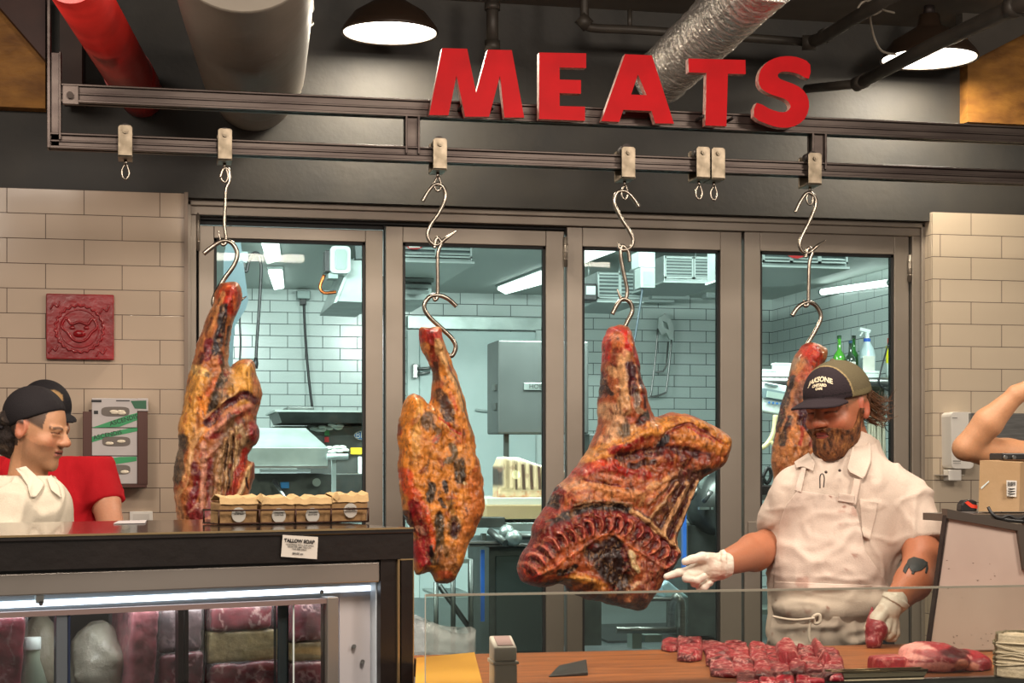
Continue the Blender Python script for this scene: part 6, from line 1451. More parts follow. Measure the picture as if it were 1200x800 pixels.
SC = [([(716,392),(728,392),(733,405)],16,'BE2C1A',1),([(713,405),(712,420)],8,'B82A1A',1,.004),([(722,395),(722,412)],11,'D0743A',1,.006),([(722,412),(721,425)],9,'8a3020',.8),([(716,426),(724,433),(735,420)],2,'6a2a1c',.9,-.004),([(735,395),(738,404)],5,'C8783c',.8),
 ([(727,420),(728,450),(726,480)],14,'D3A070',1,.006),([(717,432),(719,440)],6,'D8A878',.8),([(708,440),(706,462)],11,'40161F',1,-.006),([(712,452),(715,462)],4,'241416',.9),([(735,430),(736,460)],12,'48121E',1,-.008),([(741,410),(744,425)],7,'8a1a24',1),([(745,430),(749,455),(753,475)],7,'4a2228',1),([(741,440),(744,470)],3,'C08a68',.9,.005),([(740,465),(740,475)],8,'8d8378',.8),
 ([(705,475),(703,490)],7,'8a2420',.9),([(712,480),(722,495),(712,515)],16,'CE9E78',1),([(727,508),(728,504)],15,'403634',1,-.006),([(727,508)],19,'D6B48c',.25),([(742,480),(752,485)],7,'BFa080',.8),([(746,492),(754,487)],11,'362e2a',1,-.006),([(737,500),(742,505)],8,'D6A87a',.8),
 ([(690,535),(712,525),(735,515),(760,502),(782,495),(805,490),(830,500),(848,516)],15,'D08C42',1,.014),([(700,530),(740,508)],2,'8e5a34',.7,-.004),([(775,488),(800,486),(825,492),(850,511)],3,'B0522c',.9),([(773,512),(785,502),(805,498),(825,508),(845,524)],4,'7c2a1e',1,-.012),([(790,512),(815,515),(843,530)],16,'C47C3C',1,.01),([(800,503),(815,508),(830,516)],3,'9c2c28',.9),([(768,522),(775,512)],10,'30262a',1,-.006),([(842,535),(835,548)],9,'B46a38',.9),
 ([(712,528),(728,524),(745,516)],9,'A02620',1),([(720,536),(750,530),(785,528),(820,535)],11,'4E1A1A',1,-.014),([(778,538),(776,532)],12,'7a3022',1,.012),([(797,540),(798,536)],12,'6d2a20',1,.012),([(818,541),(818,537)],12,'8a3e26',1,.012),([(836,540)],9,'9a4a2a',1,.008),([(765,535),(755,545),(770,552)],3,'C08a70',.8,.006),([(745,530),(750,545)],5,'8a3a34',.8),([(735,545),(760,540)],8,'3a1616',.9,-.008),
 ([(672,556),(700,548),(730,552),(755,556)],9,'A82E20',1,.006),([(690,545),(715,542)],7,'C0442c',.8),([(700,556),(735,562)],4,'D88a68',.7),([(665,572),(690,568),(720,576),(750,578),(775,562),(800,552)],10,'C88656',1,.010),([(745,590),(755,570),(775,560)],6,'D09a68',.8,.006),([(668,585),(700,580),(735,585)],8,'C07a4a',.8,.004),([(680,562),(720,568)],3,'6a1814',.9,-.006),
 ([(805,556),(825,552)],9,'3e2a22',1,-.006),([(800,565),(788,595),(775,625)],40,'5C342A',1,-.02),([(788,567),(770,590),(753,612)],6,'BC8E66',1,.022),([(801,567),(786,595),(771,628)],6,'C0926A',1,.024),([(815,566),(799,600),(783,638)],6,'C89A70',1,.026),([(833,562),(812,590),(800,620),(792,648)],7,'B9875C',1,.024),([(776,568),(755,590)],5,'A87a58',.9,.014),([(795,570),(780,598),(764,622)],2.5,'4a1a1c',1,-.008),([(808,570),(793,602),(779,632)],2.5,'54201e',1,-.008),([(822,568),(806,596),(789,640)],2.5,'5c2a22',1,-.006),
 ([(655,575),(645,598),(632,625)],14,'8E2C24',1),([(654,572),(657,567)],7,'2b1e20',1,-.004),([(655,583),(650,592)],9,'2d1c1c',.95,-.006),([(668,585),(655,605),(640,622)],5,'B0563c',.7),([(640,612),(655,603)],4,'2b1a1a',.9),
 ([(625,640),(645,618),(668,600),(695,593),(725,596),(745,606),(758,618)],11,'2E2220',1,-.010),([(668,592),(690,586),(715,588),(735,592)],2.5,'A8805C',.9,.006),([(664,598),(690,590),(712,592)],2,'8a6a50',.8),([(735,598),(757,614),(778,634),(796,650)],6,'CFA272',1,.016),([(742,606),(765,626),(786,645)],2,'5a2c20',1,-.006),
 ([(615,662),(632,640),(652,626),(680,614),(708,609),(733,616),(756,634),(778,652),(786,660)],25,'7A2020',1,.004),
 ([(622,675),(645,662),(662,650),(684,637),(702,626),(718,628),(738,642),(760,658),(782,672)],4,'C66E40',1,.008),([(640,676),(665,664)],8,'B0502c',.8),([(612,668),(626,678)],14,'A02E26',1),([(608,660),(618,672)],4,'D8603c',.7),
 ([(690,645),(712,640)],24,'3A1C16',1,-.012),([(706,660),(722,680)],30,'33190f',1,-.014),([(722,640),(728,662)],14,'2a1512',1,-.010),([(652,670),(668,664)],8,'2c1816',1,-.006),([(733,646),(736,656),(740,666)],6,'CBB082',1,.008),([(757,663)],6,'CFB48a',.95,.006),([(734,690),(742,683),(748,680)],4,'D0A884',.9,.004),
 ([(655,682),(672,676),(690,680),(705,692)],11,'B87430',1,.012),([(665,676),(690,676)],4,'D69a50',.9,.006),([(700,690),(712,696)],7,'D08a4a',.9),([(640,684),(655,680)],4,'241412',.9),([(757,640),(760,670),(750,700)],22,'8E4834',1),([(748,650),(752,690)],4,'B06a4c',.9,.005),([(765,655),(762,685)],4,'A85a40',.9,.005),([(775,668),(768,685)],5,'7a2c22',1),([(755,640),(762,652)],6,'8a3226',1),
 ([(672,694),(700,700),(735,708)],7,'6E221A',1),([(720,704),(748,708)],6,'9c5238',.9),([(730,700),(745,712)],6,'B8704a',.8)]
sp0 = [(620,665),(628,655),(636,645),(645,638),(655,632),(665,627),(675,622),(686,618),(697,614),(708,613),(719,614),(730,618),(741,625),(751,633),(761,641),(771,649),(781,657)]
for k, (x, y) in enumerate(sp0):
    nx, ny = sp0[min(k+1, 16)][0]-sp0[max(k-1, 0)][0], sp0[min(k+1, 16)][1]-sp0[max(k-1, 0)][1]; L_n = math.hypot(nx, ny); nx /= L_n; ny /= L_n
    px_, py_ = ny, -nx
    SC.append(([(x+px_*10-nx*2, y+py_*10-ny*2), (x+px_*6+nx*3, y+py_*6+ny*3), (x-px_*2+nx*3, y-py_*2+ny*3), (x-px_*9, y-py_*9)], 3.2, 'BC6450', .95, .014))
    SC.append(([(x+px_*6-nx*3, y+py_*6-ny*3), (x-px_*6-nx*2, y-py_*6-ny*2)], 3.6, '4c1014', .9, -.008))
beef(6.2, .14, .085, OC, 'A4562F', SC, 'widest hanging side of beef with exposed ribs and spine, centre of the photo', 9)
OD = [(945,402),(966,408),(966,420),(958,432),(958,450),(972,480),(985,530),(990,570),(980,640),(950,655),(925,640),(912,600),(908,560),(905,540),(907,522),(911,500),(917,470),(925,440),(934,414)]
SD = [([(950,412),(955,425)],20,'BE3A22',1),([(945,430),(938,445)],10,'B0503a',.9),([(936,420),(925,450),(917,485)],5,'A88a70',1,.005),([(932,440),(922,475),(914,505)],4,'3c2a2a',1,-.004),([(938,450),(930,480)],8,'8a5a48',.9),([(938,478),(936,500)],13,'4A2430',1,-.004),([(924,490),(916,520)],6,'3a2828',1),([(930,505),(925,530)],16,'C8824A',1,.006),([(936,500),(932,520)],4,'A8382a',.9),([(948,490),(946,520)],8,'8a3a3a',.9)]
beef(6.2, .09, .08, OD, 'B0744A', SD, 'hanging piece of beef partly hidden behind the butcher in the dark cap', 13)
# ================================================================== PEOPLE
WM = np.array([[CS, -SN, 0], [SN, CS, 0], [0, 0, 1.]])        # shop axes seen from the customer side to world
def lc(px, py, z): return np.array(((px-600)/F*z, z, CAMZ+(HOR-py)/F*z), np.float32)
def tow(v): return v@np.array([[CS, -SN, 0], [SN, CS, 0], [0, 0, 1]])
def nmesh(name, fn, lo, hi, d, m, parent, col, label=None, sm=1):
    if isinstance(fn, list):
        V, Fc, n = [], [], 0
        for f, l, h, dd in fn:
            v, q = snet(f, l, h, dd); V.append(v); Fc.append(q+n); n += len(v)
        vv, ff = np.concatenate(V), np.concatenate(Fc)
    else: vv, ff = snet(fn, lo, hi, d)
    c = col(vv) if callable(col) else np.tile(np.array(srgb(col)), (len(vv), 1))
    o = net_mesh(name, vv, ff, None, smooth_it=sm, origin=(0, 0, 0), col=c)
    me = o.data; me.materials.append(m); co = np.empty(len(me.vertices)*3, np.float32); me.vertices.foreach_get('co', co)
    off = wloc(parent); co = tow(co.reshape(-1, 3))-np.array(off)
    me.vertices.foreach_set('co', co.astype(np.float32).ravel()); me.update(); o.parent = parent
    if label: o['label'] = label
    return o
SKIN = vcol_mat('skin', .5, .12, 160, sss=.12, mul=.08)
CLOTH = vcol_mat('cotton_cloth', .85, .25, 260, mul=.07, spec=.2)
LATEX = vcol_mat('latex_glove', .42, .25, 120, mul=.06)
HAIR = vcol_mat('hair', .6, 1.0, 200, mul=.5, spec=.3, stretch=(1, 1, .35))
CAPM = vcol_mat('cap_cloth', .8, .35, 300, mul=.15, spec=.2)
def axes(f, roll=0):
    f = np.array(f, float); f /= np.linalg.norm(f); e1 = np.cross(f, (0, 0, 1)); e1 = -e1/np.linalg.norm(e1) if f[1] < 0 else -e1/np.linalg.norm(e1)
    e3 = np.cross(f, e1) if np.cross(f, e1)[2] > 0 else np.cross(e1, f); e3 /= np.linalg.norm(e3)
    c, s = math.cos(roll), math.sin(roll); a = e1*c+e3*s; b = -e1*s+e3*c
    return np.array([a, f, b]).T
def head_q(p, Hc, R): return (p-Hc)@R.astype(np.float32)
def head_sdf(q, smile=False):
    d = d_ell(q, (0, -.012, .035), (.076, .096, .088))
    d = smin(d, d_ell(q, (0, .022, -.02), (.064, .070, .085)), .03)
    d = smin(d, d_ell(q, (0, .028, -.065), (.055, .056, .052)), .03)
    d = smin(d, d_ell(q, (0, .076, -.100), (.022, .018, .018)), .025)
    for s in (-1, 1):
        d = smin(d, d_ell(q, (s*.040, .060, -.028), (.024, .022, .020)), .02)
        d = -smin(-d, d_ell(q, (s*.031, .100, .006), (.018, .014, .011)), .010)
        d = smin(d, d_ell(q, (s*.031, .079, .006), (.013, .012, .012)), .003)
        d = smin(d, d_cap(q, (s*.018, .093, .017), (s*.046, .080, .018), .007, .006), .010)
        d = smin(d, d_cap(q, (s*.020, .091, -.003), (s*.042, .083, -.002), .004, .0035), .005)
        d = smin(d, d_ell(q, (s*.013, .100, -.027), (.009, .010, .008)), .008)
        e = d_ell(q, (s*.079, -.008, -.004), (.010, .020, .032)); e = -smin(-e, d_ell(q, (s*.089, -.003, -.001), (.008, .011, .019)), .006)
        d = smin(d, e, .008)
    d = smin(d, d_cap(q, (0, .088, .012), (0, .112, -.022), .008, .013), .012)
    d = smin(d, d_cap(q, (-.016, .092, -.052), (.016, .092, -.052), .006, .006), .006)
    d = smin(d, d_cap(q, (-.014, .090, -.064), (.014, .090, -.064), .007, .007), .006)
    d = -smin(-d, d_cap(q, (-.024, .092, -.0575+.004*smile), (.024, .092, -.0575+.004*smile), .0022, .0022), .003)
    return d
def skin_col(v, Hc, R, base='B97A58', lips='9A4A40', hair=None, brow='4a3020', closed=False):
    o = np.tile(np.array(srgb(base)), (len(v), 1)); q = head_q(v, Hc, R); x, y, z = q.T; ax = np.abs(x)
    near = (np.linalg.norm(q, axis=1) < .2)
    def m(c, w): nonlocal o; o = mixc(o, srgb(c), w*near)
    m('B5543C', .35*np.exp(-((ax-.042)**2+(z+.03)**2)/.0006)*(y > .02)); m('B04A38', .4*np.exp(-(x**2+(z+.025)**2)/.0002)*(y > .08)); m('B04A3A', .45*(ax > .074)*(np.abs(z) < .04))
    m(lips, (ax < .022)*(y > .07)*sstep(.0115, .008, np.abs(z+.058)))
    m('3a1a18', (ax < .023)*(y > .07)*sstep(.0022, .0012, np.abs(z+.0575)))
    if closed: m('4a2a1e', (y > .06)*(np.abs(ax-.031) < .015)*sstep(.0028, .0014, np.abs(z-.004+.10*(ax-.031)**2*30)))
    else:
        ey = (y > .07)*(np.abs(ax-.031) < .0125)*(np.abs(z-.005) < .0045); m('D8CFC6', ey*1.); m('2a1d16', ey*(np.abs(ax-.033) < .0055)); m('2a1a14', (y > .06)*(np.abs(ax-.031) < .015)*sstep(.002, .001, np.abs(z-.0105)))
    m(brow, (y > .05)*(ax > .012)*(ax < .05)*sstep(.0055, .003, np.abs(z-.021+.15*np.abs(ax-.03)))*.85)
    if hair: m(hair, sstep(.0, .01, z-.0+.35*(y-.045)*(y > .0)-.006)*(y < .055)*.9*(ax > .03)*(z > .0)); m(hair, (y < -.02)*(z > -.06)*.95)
    return o
def cap_sdf(q, R=(.086, .103, .088)):
    d = d_ell(q, (0, -.010, .045), R); return smax(d, -(q[..., 2]-.034-.10*np.maximum(q[..., 1], 0)*0), .004)
def sheet(name, fn, rows, m, parent, off=.004, thick=.003, n=(24, 24), z0=3.9, col='FFFFFF', wr=0., seed=0, label=None, z1=5.8):
    """thin cloth lying on a body surface; rows = (xL, yL, xR, yR) pixel pairs from top to bottom"""
    rows = np.array(rows, float); K = len(rows); nu, nv = n; t = np.linspace(0, K-1, nv+1)
    rr = np.stack([np.interp(t, range(K), rows[:, k]) for k in range(4)], 1)
    u = np.linspace(0, 1, nu+1); px = rr[:, None, 0]*(1-u)+rr[:, None, 2]*u; py = rr[:, None, 1]*(1-u)+rr[:, None, 3]*u
    dr = np.stack([(px-600)/F, np.ones_like(px), (HOR-py)/F], -1).astype(np.float32); o0 = np.array((0, 0, CAMZ), np.float32)
    s = np.full(px.shape, z0, np.float32); best = np.full(px.shape, 1e9); bs = s.copy()
    for _ in range(60):
        d = fn(o0+dr*s[..., None]); b = d < best; best = np.where(b, d, best); bs = np.where(b, s, bs)
        s = s+np.clip(d*.8, -.01, .08)*(d > .0005); s = np.minimum(s, z1)
    s = np.where(best < .004, bs, bs); pts = o0+dr*(s-off)[..., None]
    if wr:
        pk = pts*np.array((1, 0, 1), np.float32)+.03*np.stack([fbm(pts, 6, seed+3), pts[..., 0]*0, fbm(pts, 6, seed+4)], -1)
        pts[..., 1] -= wr*(.7*fbm(pk, 14, seed)+1.1*np.clip(1-np.abs(fbm(pk*np.array((.7, 0, 1.5), np.float32), 10, seed+1, 2))*6, 0, 1)+.6*np.clip(1-np.abs(fbm(pk*np.array((1.5, 0, .6), np.float32), 14, seed+2, 2))*7, 0, 1))
    for _ in range(2):
        q = pts.copy(); q[1:-1, 1:-1, 1] = (pts[:-2, 1:-1, 1]+pts[2:, 1:-1, 1]+pts[1:-1, :-2, 1]+pts[1:-1, 2:, 1]+pts[1:-1, 1:-1, 1])/5; pts = q
    back = pts.copy(); back[..., 1] += thick; N1 = (nv+1)*(nu+1); W_ = nu+1
    v = np.concatenate([pts.reshape(-1, 3), back.reshape(-1, 3)]); f = []
    for i in range(nv):
        for j in range(nu):
            a = i*W_+j; f.append((a, a+1, a+W_+1, a+W_)); f.append((N1+a+W_, N1+a+W_+1, N1+a+1, N1+a))
    def edge(a, b): f.append((b, a, N1+a, N1+b))
    for j in range(nu): edge(j, j+1); edge(nv*W_+j+1, nv*W_+j)
    for i in range(nv): edge((i+1)*W_, i*W_); edge(i*W_+nu, (i+1)*W_+nu)
    c = col(v) if callable(col) else np.tile(np.array(srgb(col)), (len(v), 1))
    o = net_mesh(name, v, np.array(f), m, parent=None, origin=(0, 0, 0), col=c, smooth_it=0)
    me = o.data; co = tow(v)-np.array(wloc(parent)); me.vertices.foreach_set('co', co.astype(np.float32).ravel()); me.update(); o.parent = parent
    if label: o['label'] = label
    return o
def wp(p): q = tow(np.array(p)[None])[0]; return Vector(q)
def person(name, lb, px, z): 
    q = wp(lc(px, 700, z)); return thing(name, lb, 'person', (q.x, q.y, 0))
def legs(t, px, z, hipz, col='3a3a40', w=.11, shoe=True):
    c = lc(px, 600, z); x = c[0]
    def fn(p):
        d = d_ell(p, (x, z, hipz), (.165, .12, .12))
        for s in (-1, 1): d = smin(d, chain(p, [(x+s*.085, z, hipz-.05), (x+s*.10, z-.01, .48), (x+s*.105, z+.01, .09)], [.095, .065, .055], .02), .03)
        return smax(d, -(p[..., 2]-.07), .01)
    nmesh('trousers', fn, (x-.26, z-.2, .04), (x+.26, z+.2, hipz+.14), .014, CLOTH, t, col)
    for s in (-1, 1):
        def f2(p, s=s):
            d = smin(d_ell(p, (x+s*.105, z-.05, .045), (.048, .125, .045)), d_cap(p, (x+s*.105, z+.02, .06), (x+s*.105, z+.02, .12), .045, .045), .03); return smax(d, -(p[..., 2]-.003), .004)
        nmesh('shoe', f2, (x+s*.105-.08, z-.22, -.01), (x+s*.105+.08, z+.12, .17), .01, CLOTH, t, '1c1b1b')
# ------------------------------------------------ the butcher at the counter
ZP = 4.63
t = person('person', 'smiling bearded person in white shirt, apron and dark cap pointing a gloved finger', 985, ZP)
Hc = lc(982, 478, ZP); RH = axes((-.66, -.70, -.20), .03); q = lambda x, y, z=ZP: lc(x, y, z)
def head(p): return head_sdf(head_q(p, Hc, RH), True)
neck_pts = [q(988, 500, 4.66), q(1000, 545, 4.68)]
aL = [q(934, 590, 4.70), q(926, 630, 4.80), q(884, 647, 4.58), q(846, 661, 4.34)]; aLr = [.050, .054, .048, .030]
aR = [q(1062, 596, 4.69), q(1083, 655, 4.52), q(1070, 682, 4.42), q(1047, 708, 4.32)]; aRr = [.046, .051, .046, .030]
def torso_core(p):
    d = d_ell(p, q(993, 600), (.165, .10, .17)); d = smin(d, d_ell(p, q(976, 680), (.155, .115, .17)), .06)
    return smin(d, d_ell(p, q(972, 745), (.15, .105, .12)), .05)
def armL(p): return smin(chain(p, aL, aLr, .02), d_ell(p, q(832, 667, 4.33), (.030, .016, .022)), .02)
def armR(p): return smin(chain(p, aR, aRr, .02), d_ell(p, q(1040, 722, 4.30), (.022, .018, .030)), .02)
def hn(p): return smin(head(p), chain(p, neck_pts, [.056, .066], .01), .02)
hb, lg = q(976, 745), .93
def legc(p):
    d = torso_core(p); d = smin(d, d_cap(p, q(935, 585), q(1062, 592), .055, .055), .05)
    for s in (-1, 1): d = smin(d, chain(p, [(hb[0]+s*.085, ZP, .95), (hb[0]+s*.10, ZP, .5), (hb[0]+s*.105, ZP+.01, .07)], [.075, .052, .04], .02), .03)
    return d
bx_ = lambda c, r: (np.array(c)-r, np.array(c)+r)
def scol(v):
    o = skin_col(v, Hc, RH, 'A8694A', '94463C', hair='6E4A30', brow='6a452c', closed=True)
    arm = (v[:, 2] < 1.42)*(np.abs(v[:, 0]) > 0)
    return mixc(o, srgb('9C5A3C'), sstep(.1, .5, fbm(v, 26, 3))*.25)
nmesh('body', [(hn, Hc-np.array((.13, .15, .30)), Hc+np.array((.15, .15, .16)), .0034), (armL, np.array(q(815, 690, 4.2))-.02, np.array(q(960, 560, 4.90)), .0045), (armR, np.array(q(1020, 745, 4.18)), np.array(q(1108, 560, 4.80)), .0045), (legc, (hb[0]-.3, ZP-.2, 0), (hb[0]+.32, ZP+.2, 1.46), .014)], 0, 0, 0, SKIN, t, scol)
legs(t, 973, ZP, 1.05)
# shirt
def shirt(p):
    d = d_ell(p, q(993, 598), (.180, .120, .165)); d = smin(d, d_ell(p, q(974, 672), (.170, .145, .17)), .06); d = smin(d, d_ell(p, q(972, 735), (.165, .128, .12)), .05)
    d = smin(d, d_cap(p, q(938, 578), q(1056, 585), .066, .070), .05); d = smin(d, d_cap(p, q(985, 556, 4.66), q(1002, 530, 4.70), .085, .072), .05)
    sl = d_cap(p, q(936, 582), q(916, 614, 4.68), .070, .067); sl = smax(sl, ((p-q(903, 599, 4.58))@(lambda a: a/np.linalg.norm(a))(np.array(q(908, 612, 4.58))-q(934, 572)).astype(np.float32)), .004)
    sr = d_cap(p, q(1062, 592), q(1082, 640, 4.58), .073, .072); sr = smax(sr, ((p-q(1081, 640, 4.57))@(lambda a: a/np.linalg.norm(a))(np.array(q(1086, 652, 4.55))-q(1066, 590)).astype(np.float32)), .004)
    d = smin(d, sl, .03); d = smin(d, sr, .03)
    # open neck
    d = smax(d, -d_cap(p, q(982, 500, 4.62), q(972, 556, 4.52), .062, .020), .006); d = smax(d, -(d_cap(p, q(993, 480, 4.66), q(997, 525, 4.68), .066, .066)), .006)
    w_ = fbm(p*np.array((1., .6, .55), np.float32), 15, 4); return d-.006*w_-.007*np.clip(1-np.abs(fbm(p*np.array((1.1, .5, .8), np.float32), 8, 8, 2))*6, 0, 1)-.004*np.clip(1-np.abs(fbm(p*np.array((.6, .5, 1.5), np.float32), 13, 18, 2))*6, 0, 1)
def shcol(v):
    o = np.tile(np.array(srgb('CDBBAC')), (len(v), 1)); return mixc(o, srgb('C1AC9C'), sstep(0, .4, fbm(v, 8, 6))*.5)
SHO = nmesh('shirt', shirt, (hb[0]-.28, ZP-.33, 1.0), (hb[0]+.36, ZP+.24, 1.60), .0048, CLOTH, t, shcol)
SHC = shcol; APC = 'CDBCAE'
def apcol(v):
    o = np.tile(np.array(srgb('D0BEB0')), (len(v), 1)); n = fbm(v, 22, 31, 4); o = mixc(o, srgb('B08A7C'), sstep(.28, .5, n)*.7)
    n2 = fbm(v, 55, 36, 3); o = mixc(o, srgb('96604F'), sstep(.45, .6, n2)*.8*sstep(.0, .25, fbm(v, 9, 40)))
    return mixc(o, srgb('BFA898'), sstep(0, .4, fbm(v, 7, 42))*.5)
def body_front(p): return shirt(p)
APO = sheet('apron', shirt, [(935, 574, 992, 583), (922, 590, 1003, 596), (914, 612, 1008, 616), (909, 640, 1014, 646), (907, 668, 1032, 672), (906, 692, 1046, 690), (905, 710, 1047, 706)], CLOTH, t, off=.010, col=apcol, wr=.0045, n=(60, 70), seed=5)
def belly(p): 
    d = shirt(p); return smin(d, smin(d_ell(p, q(975, 712, 4.56), (.158, .085, .045)), d_ell(p, q(1010, 705, 4.56), (.09, .085, .04)), .03), .02)
sheet('apron_fold', belly, [(908, 681, 1040, 686), (905, 695, 1048, 698), (904, 708, 1045, 706), (907, 722, 1036, 722), (912, 733, 1020, 732)], CLOTH, APO, off=.012, col=apcol, wr=.007, n=(60, 36), seed=9)
sheet('apron_skirt', shirt, [(905, 722, 1030, 722), (901, 738, 1032, 740), (896, 755, 1034, 758), (893, 775, 1034, 778), (893, 800, 1034, 800)], CLOTH, APO, off=.016, col=apcol, wr=.016, n=(60, 30), seed=19)
sheet('apron_strap', shirt, [(939, 548, 945, 547), (935, 560, 942, 562), (931, 575, 939, 577)], CLOTH, APO, off=.013, col=apcol, n=(6, 20))
sheet('apron_strap', shirt, [(1001, 560, 1009, 562), (998, 575, 1006, 577), (994, 590, 1003, 592)], CLOTH, APO, off=.013, col=apcol, n=(6, 20))
sheet('strap_patch', shirt, [(983, 577, 1002, 580), (982, 587, 1001, 590)], CLOTH, APO, off=.015, col=apcol, n=(10, 8))
sheet('shirt_pocket', shirt, [(1007, 584, 1029, 588), (1009, 605, 1026, 606), (1011, 628, 1019, 633)], CLOTH, SHO, off=.005, thick=.002, col=SHC, n=(16, 20), wr=.002)
# collar
sheet('collar', shirt, [(931, 541, 948, 530), (933, 548, 955, 542), (939, 545, 953, 552)], CLOTH, SHO, off=.016, thick=.004, col=SHC, n=(12, 12), z0=4.2)
sheet('collar', shirt, [(1005, 502, 1021, 520), (1000, 520, 1021, 540), (993, 548, 1014, 558), (996, 553, 1011, 561)], CLOTH, SHO, off=.018, thick=.004, col=SHC, n=(14, 16), z0=4.2)
def cband(p):
    d = np.abs(d_cap(p, q(996, 515, 4.68), q(990, 545, 4.66), .074, .086))-.003; n_ = np.array(q(992, 512, 4.64))
    ax_ = (np.array(q(990, 545, 4.66))-q(996, 515, 4.68)); ax_ = (ax_/np.linalg.norm(ax_)).astype(np.float32); h = (p-q(998, 512, 4.68))@ax_
    d = smax(d, -(h-.0), .003); d = smax(d, h-.055, .003); return smax(d, -d_cap(p, q(965, 490, 4.50), q(968, 570, 4.48), .085, .06), .004)
nmesh('collar_band', cband, Hc+np.array((-.10, -.12, -.24)), Hc+np.array((.16, .17, .0)), .004, CLOTH, SHO, shcol)
for (x, y) in ((968, 553), (984, 551)): MB().ball(wp(q(x, y, 4.49)), .004, 8).build('button', mat('dark_button', '3a302c', .4), SHO)
m = MB().tube(catmull([wp(q(x, y, 4.475)) for x, y in ((961, 572), (961, 558), (964, 555), (966, 560), (965, 571))], 4), .0016, 6); m.build('dark_clip', BLACK, SHO)
m = MB()
m.tube(catmull([wp(q(x, y, 4.41)) for x, y in ((953, 722), (949, 731), (948, 745), (950, 752))], 5), .004, 8); m.tube(catmull([wp(q(x, y, 4.41)) for x, y in ((953, 722), (960, 720), (961, 728), (955, 730), (953, 722))], 5), .0045, 8)
m.tube(catmull([wp(q(x, y, 4.40)) for x, y in ((905, 722), (930, 726), (955, 724))], 5), .003, 8); m.build('apron_tie', mat('tie_cloth', 'D5C6B6', .8), APO)
# tattoo
TAT = mat('tattoo_ink', '2A2E2C', .6)
def tsheet(r, n=(10, 10), nm='tattoo'): return sheet(nm, armR, r, TAT, t, off=.0012, thick=.0008, n=n)
tsheet([(1071, 652, 1082, 655), (1064, 655, 1086, 658), (1062, 661, 1087, 662), (1066, 666, 1080, 668), (1068, 669, 1072, 670)], (14, 14))
tsheet([(1083, 657, 1087, 658), (1085, 665, 1088, 666), (1084, 671, 1086, 672)], (4, 8)); tsheet([(1062, 660, 1066, 663), (1059, 665, 1063, 668), (1058, 669, 1061, 672)], (5, 8)); tsheet([(1069, 667, 1073, 668), (1068, 672, 1071, 673)], (4, 5))
# beard, hair, cap
def beard(p):
    k = head_q(p, Hc, RH); x, y, z = k[..., 0], k[..., 1], k[..., 2]; ax = np.abs(x)
    h = smin(head_sdf(k, True), d_ell(k, (0, .064, -.098), (.040, .036, .030)), .02)-.0055-.003*fbm(p, 90, 7)-.002*fbm(p, 200, 9)
    line = np.interp(y.ravel(), [-.02, .008, .022, .04, .06, .09, .12], [.012, .012, -.030, -.050, -.052, -.038, -.036]).reshape(y.shape)
    d = smax(h, z-line, .004); d = smax(d, -(y-.010-.25*np.maximum(-.03-z, 0)*-1), .004); d = smax(d, -(z+.134), .01)
    mouth = d_ell(k, (0, .105, -.0565), (.024, .03, .0095)); return smax(d, -mouth, .002)
def bcol(v):
    o = np.tile(np.array(srgb('7A4A2A')), (len(v), 1)); n = fbm(v*np.array((2.2, 2.2, .7)), 60, 5, 4); o = mixc(o, srgb('3d2416'), sstep(0, .4, n)); return mixc(o, srgb('A8703E'), sstep(.1, .45, -n)*.8)
nmesh('beard', beard, Hc-np.array((.11, .15, .17)), Hc+np.array((.11, .10, .03)), .0030, HAIR, t, bcol)
CR_ = RH
def capf(p):
    k = head_q(p, Hc, RH); x, y, z = k[..., 0], k[..., 1], k[..., 2]
    kk = k.copy(); crown = d_ell(k, (0, -.006, .040), (.086, .106, .090)); crown = smax(crown, -(z-.030-.06*np.clip(y, 0, 1)+.0), .004)
    bz = .042-.42*(y-.08)*(y > .08)*.35-x*x*3.2; zz = np.abs(z-bz)-.0035; r_ = np.hypot(x/.078, (y-.075)/.092)-1
    brim = smax(zz, r_*.08, .003); brim = smax(brim, -(y-.060), .003); d = smin(crown, brim, .004)
    d = np.where(np.abs(np.abs(x)-.0)*(y > 0) < .0009, d, d); return smin(d, d_ell(k, (0, -.006, .131), (.007, .007, .005)), .003)
def ccol(v):
    k = head_q(v, Hc, RH); x, y, z = k.T; o = np.tile(np.array(srgb('2B2226')), (len(v), 1)); back = (y < .040)
    o = mixc(o, srgb('5F5640'), back*1.); o = mixc(o, srgb('A08B62'), (np.abs(y-.038) < .0022)*.8); o = mixc(o, srgb('6f6548'), back*(z < .048)*.8)
    return mixc(o, srgb('151013'), (np.abs(z-.047-.0*y) < .0018)*(y > .040)*.8)
CPO = nmesh('cap', capf, Hc+np.array((-.19, -.19, -.06)), Hc+np.array((.14, .15, .16)), .0030, CAPM, t, ccol)
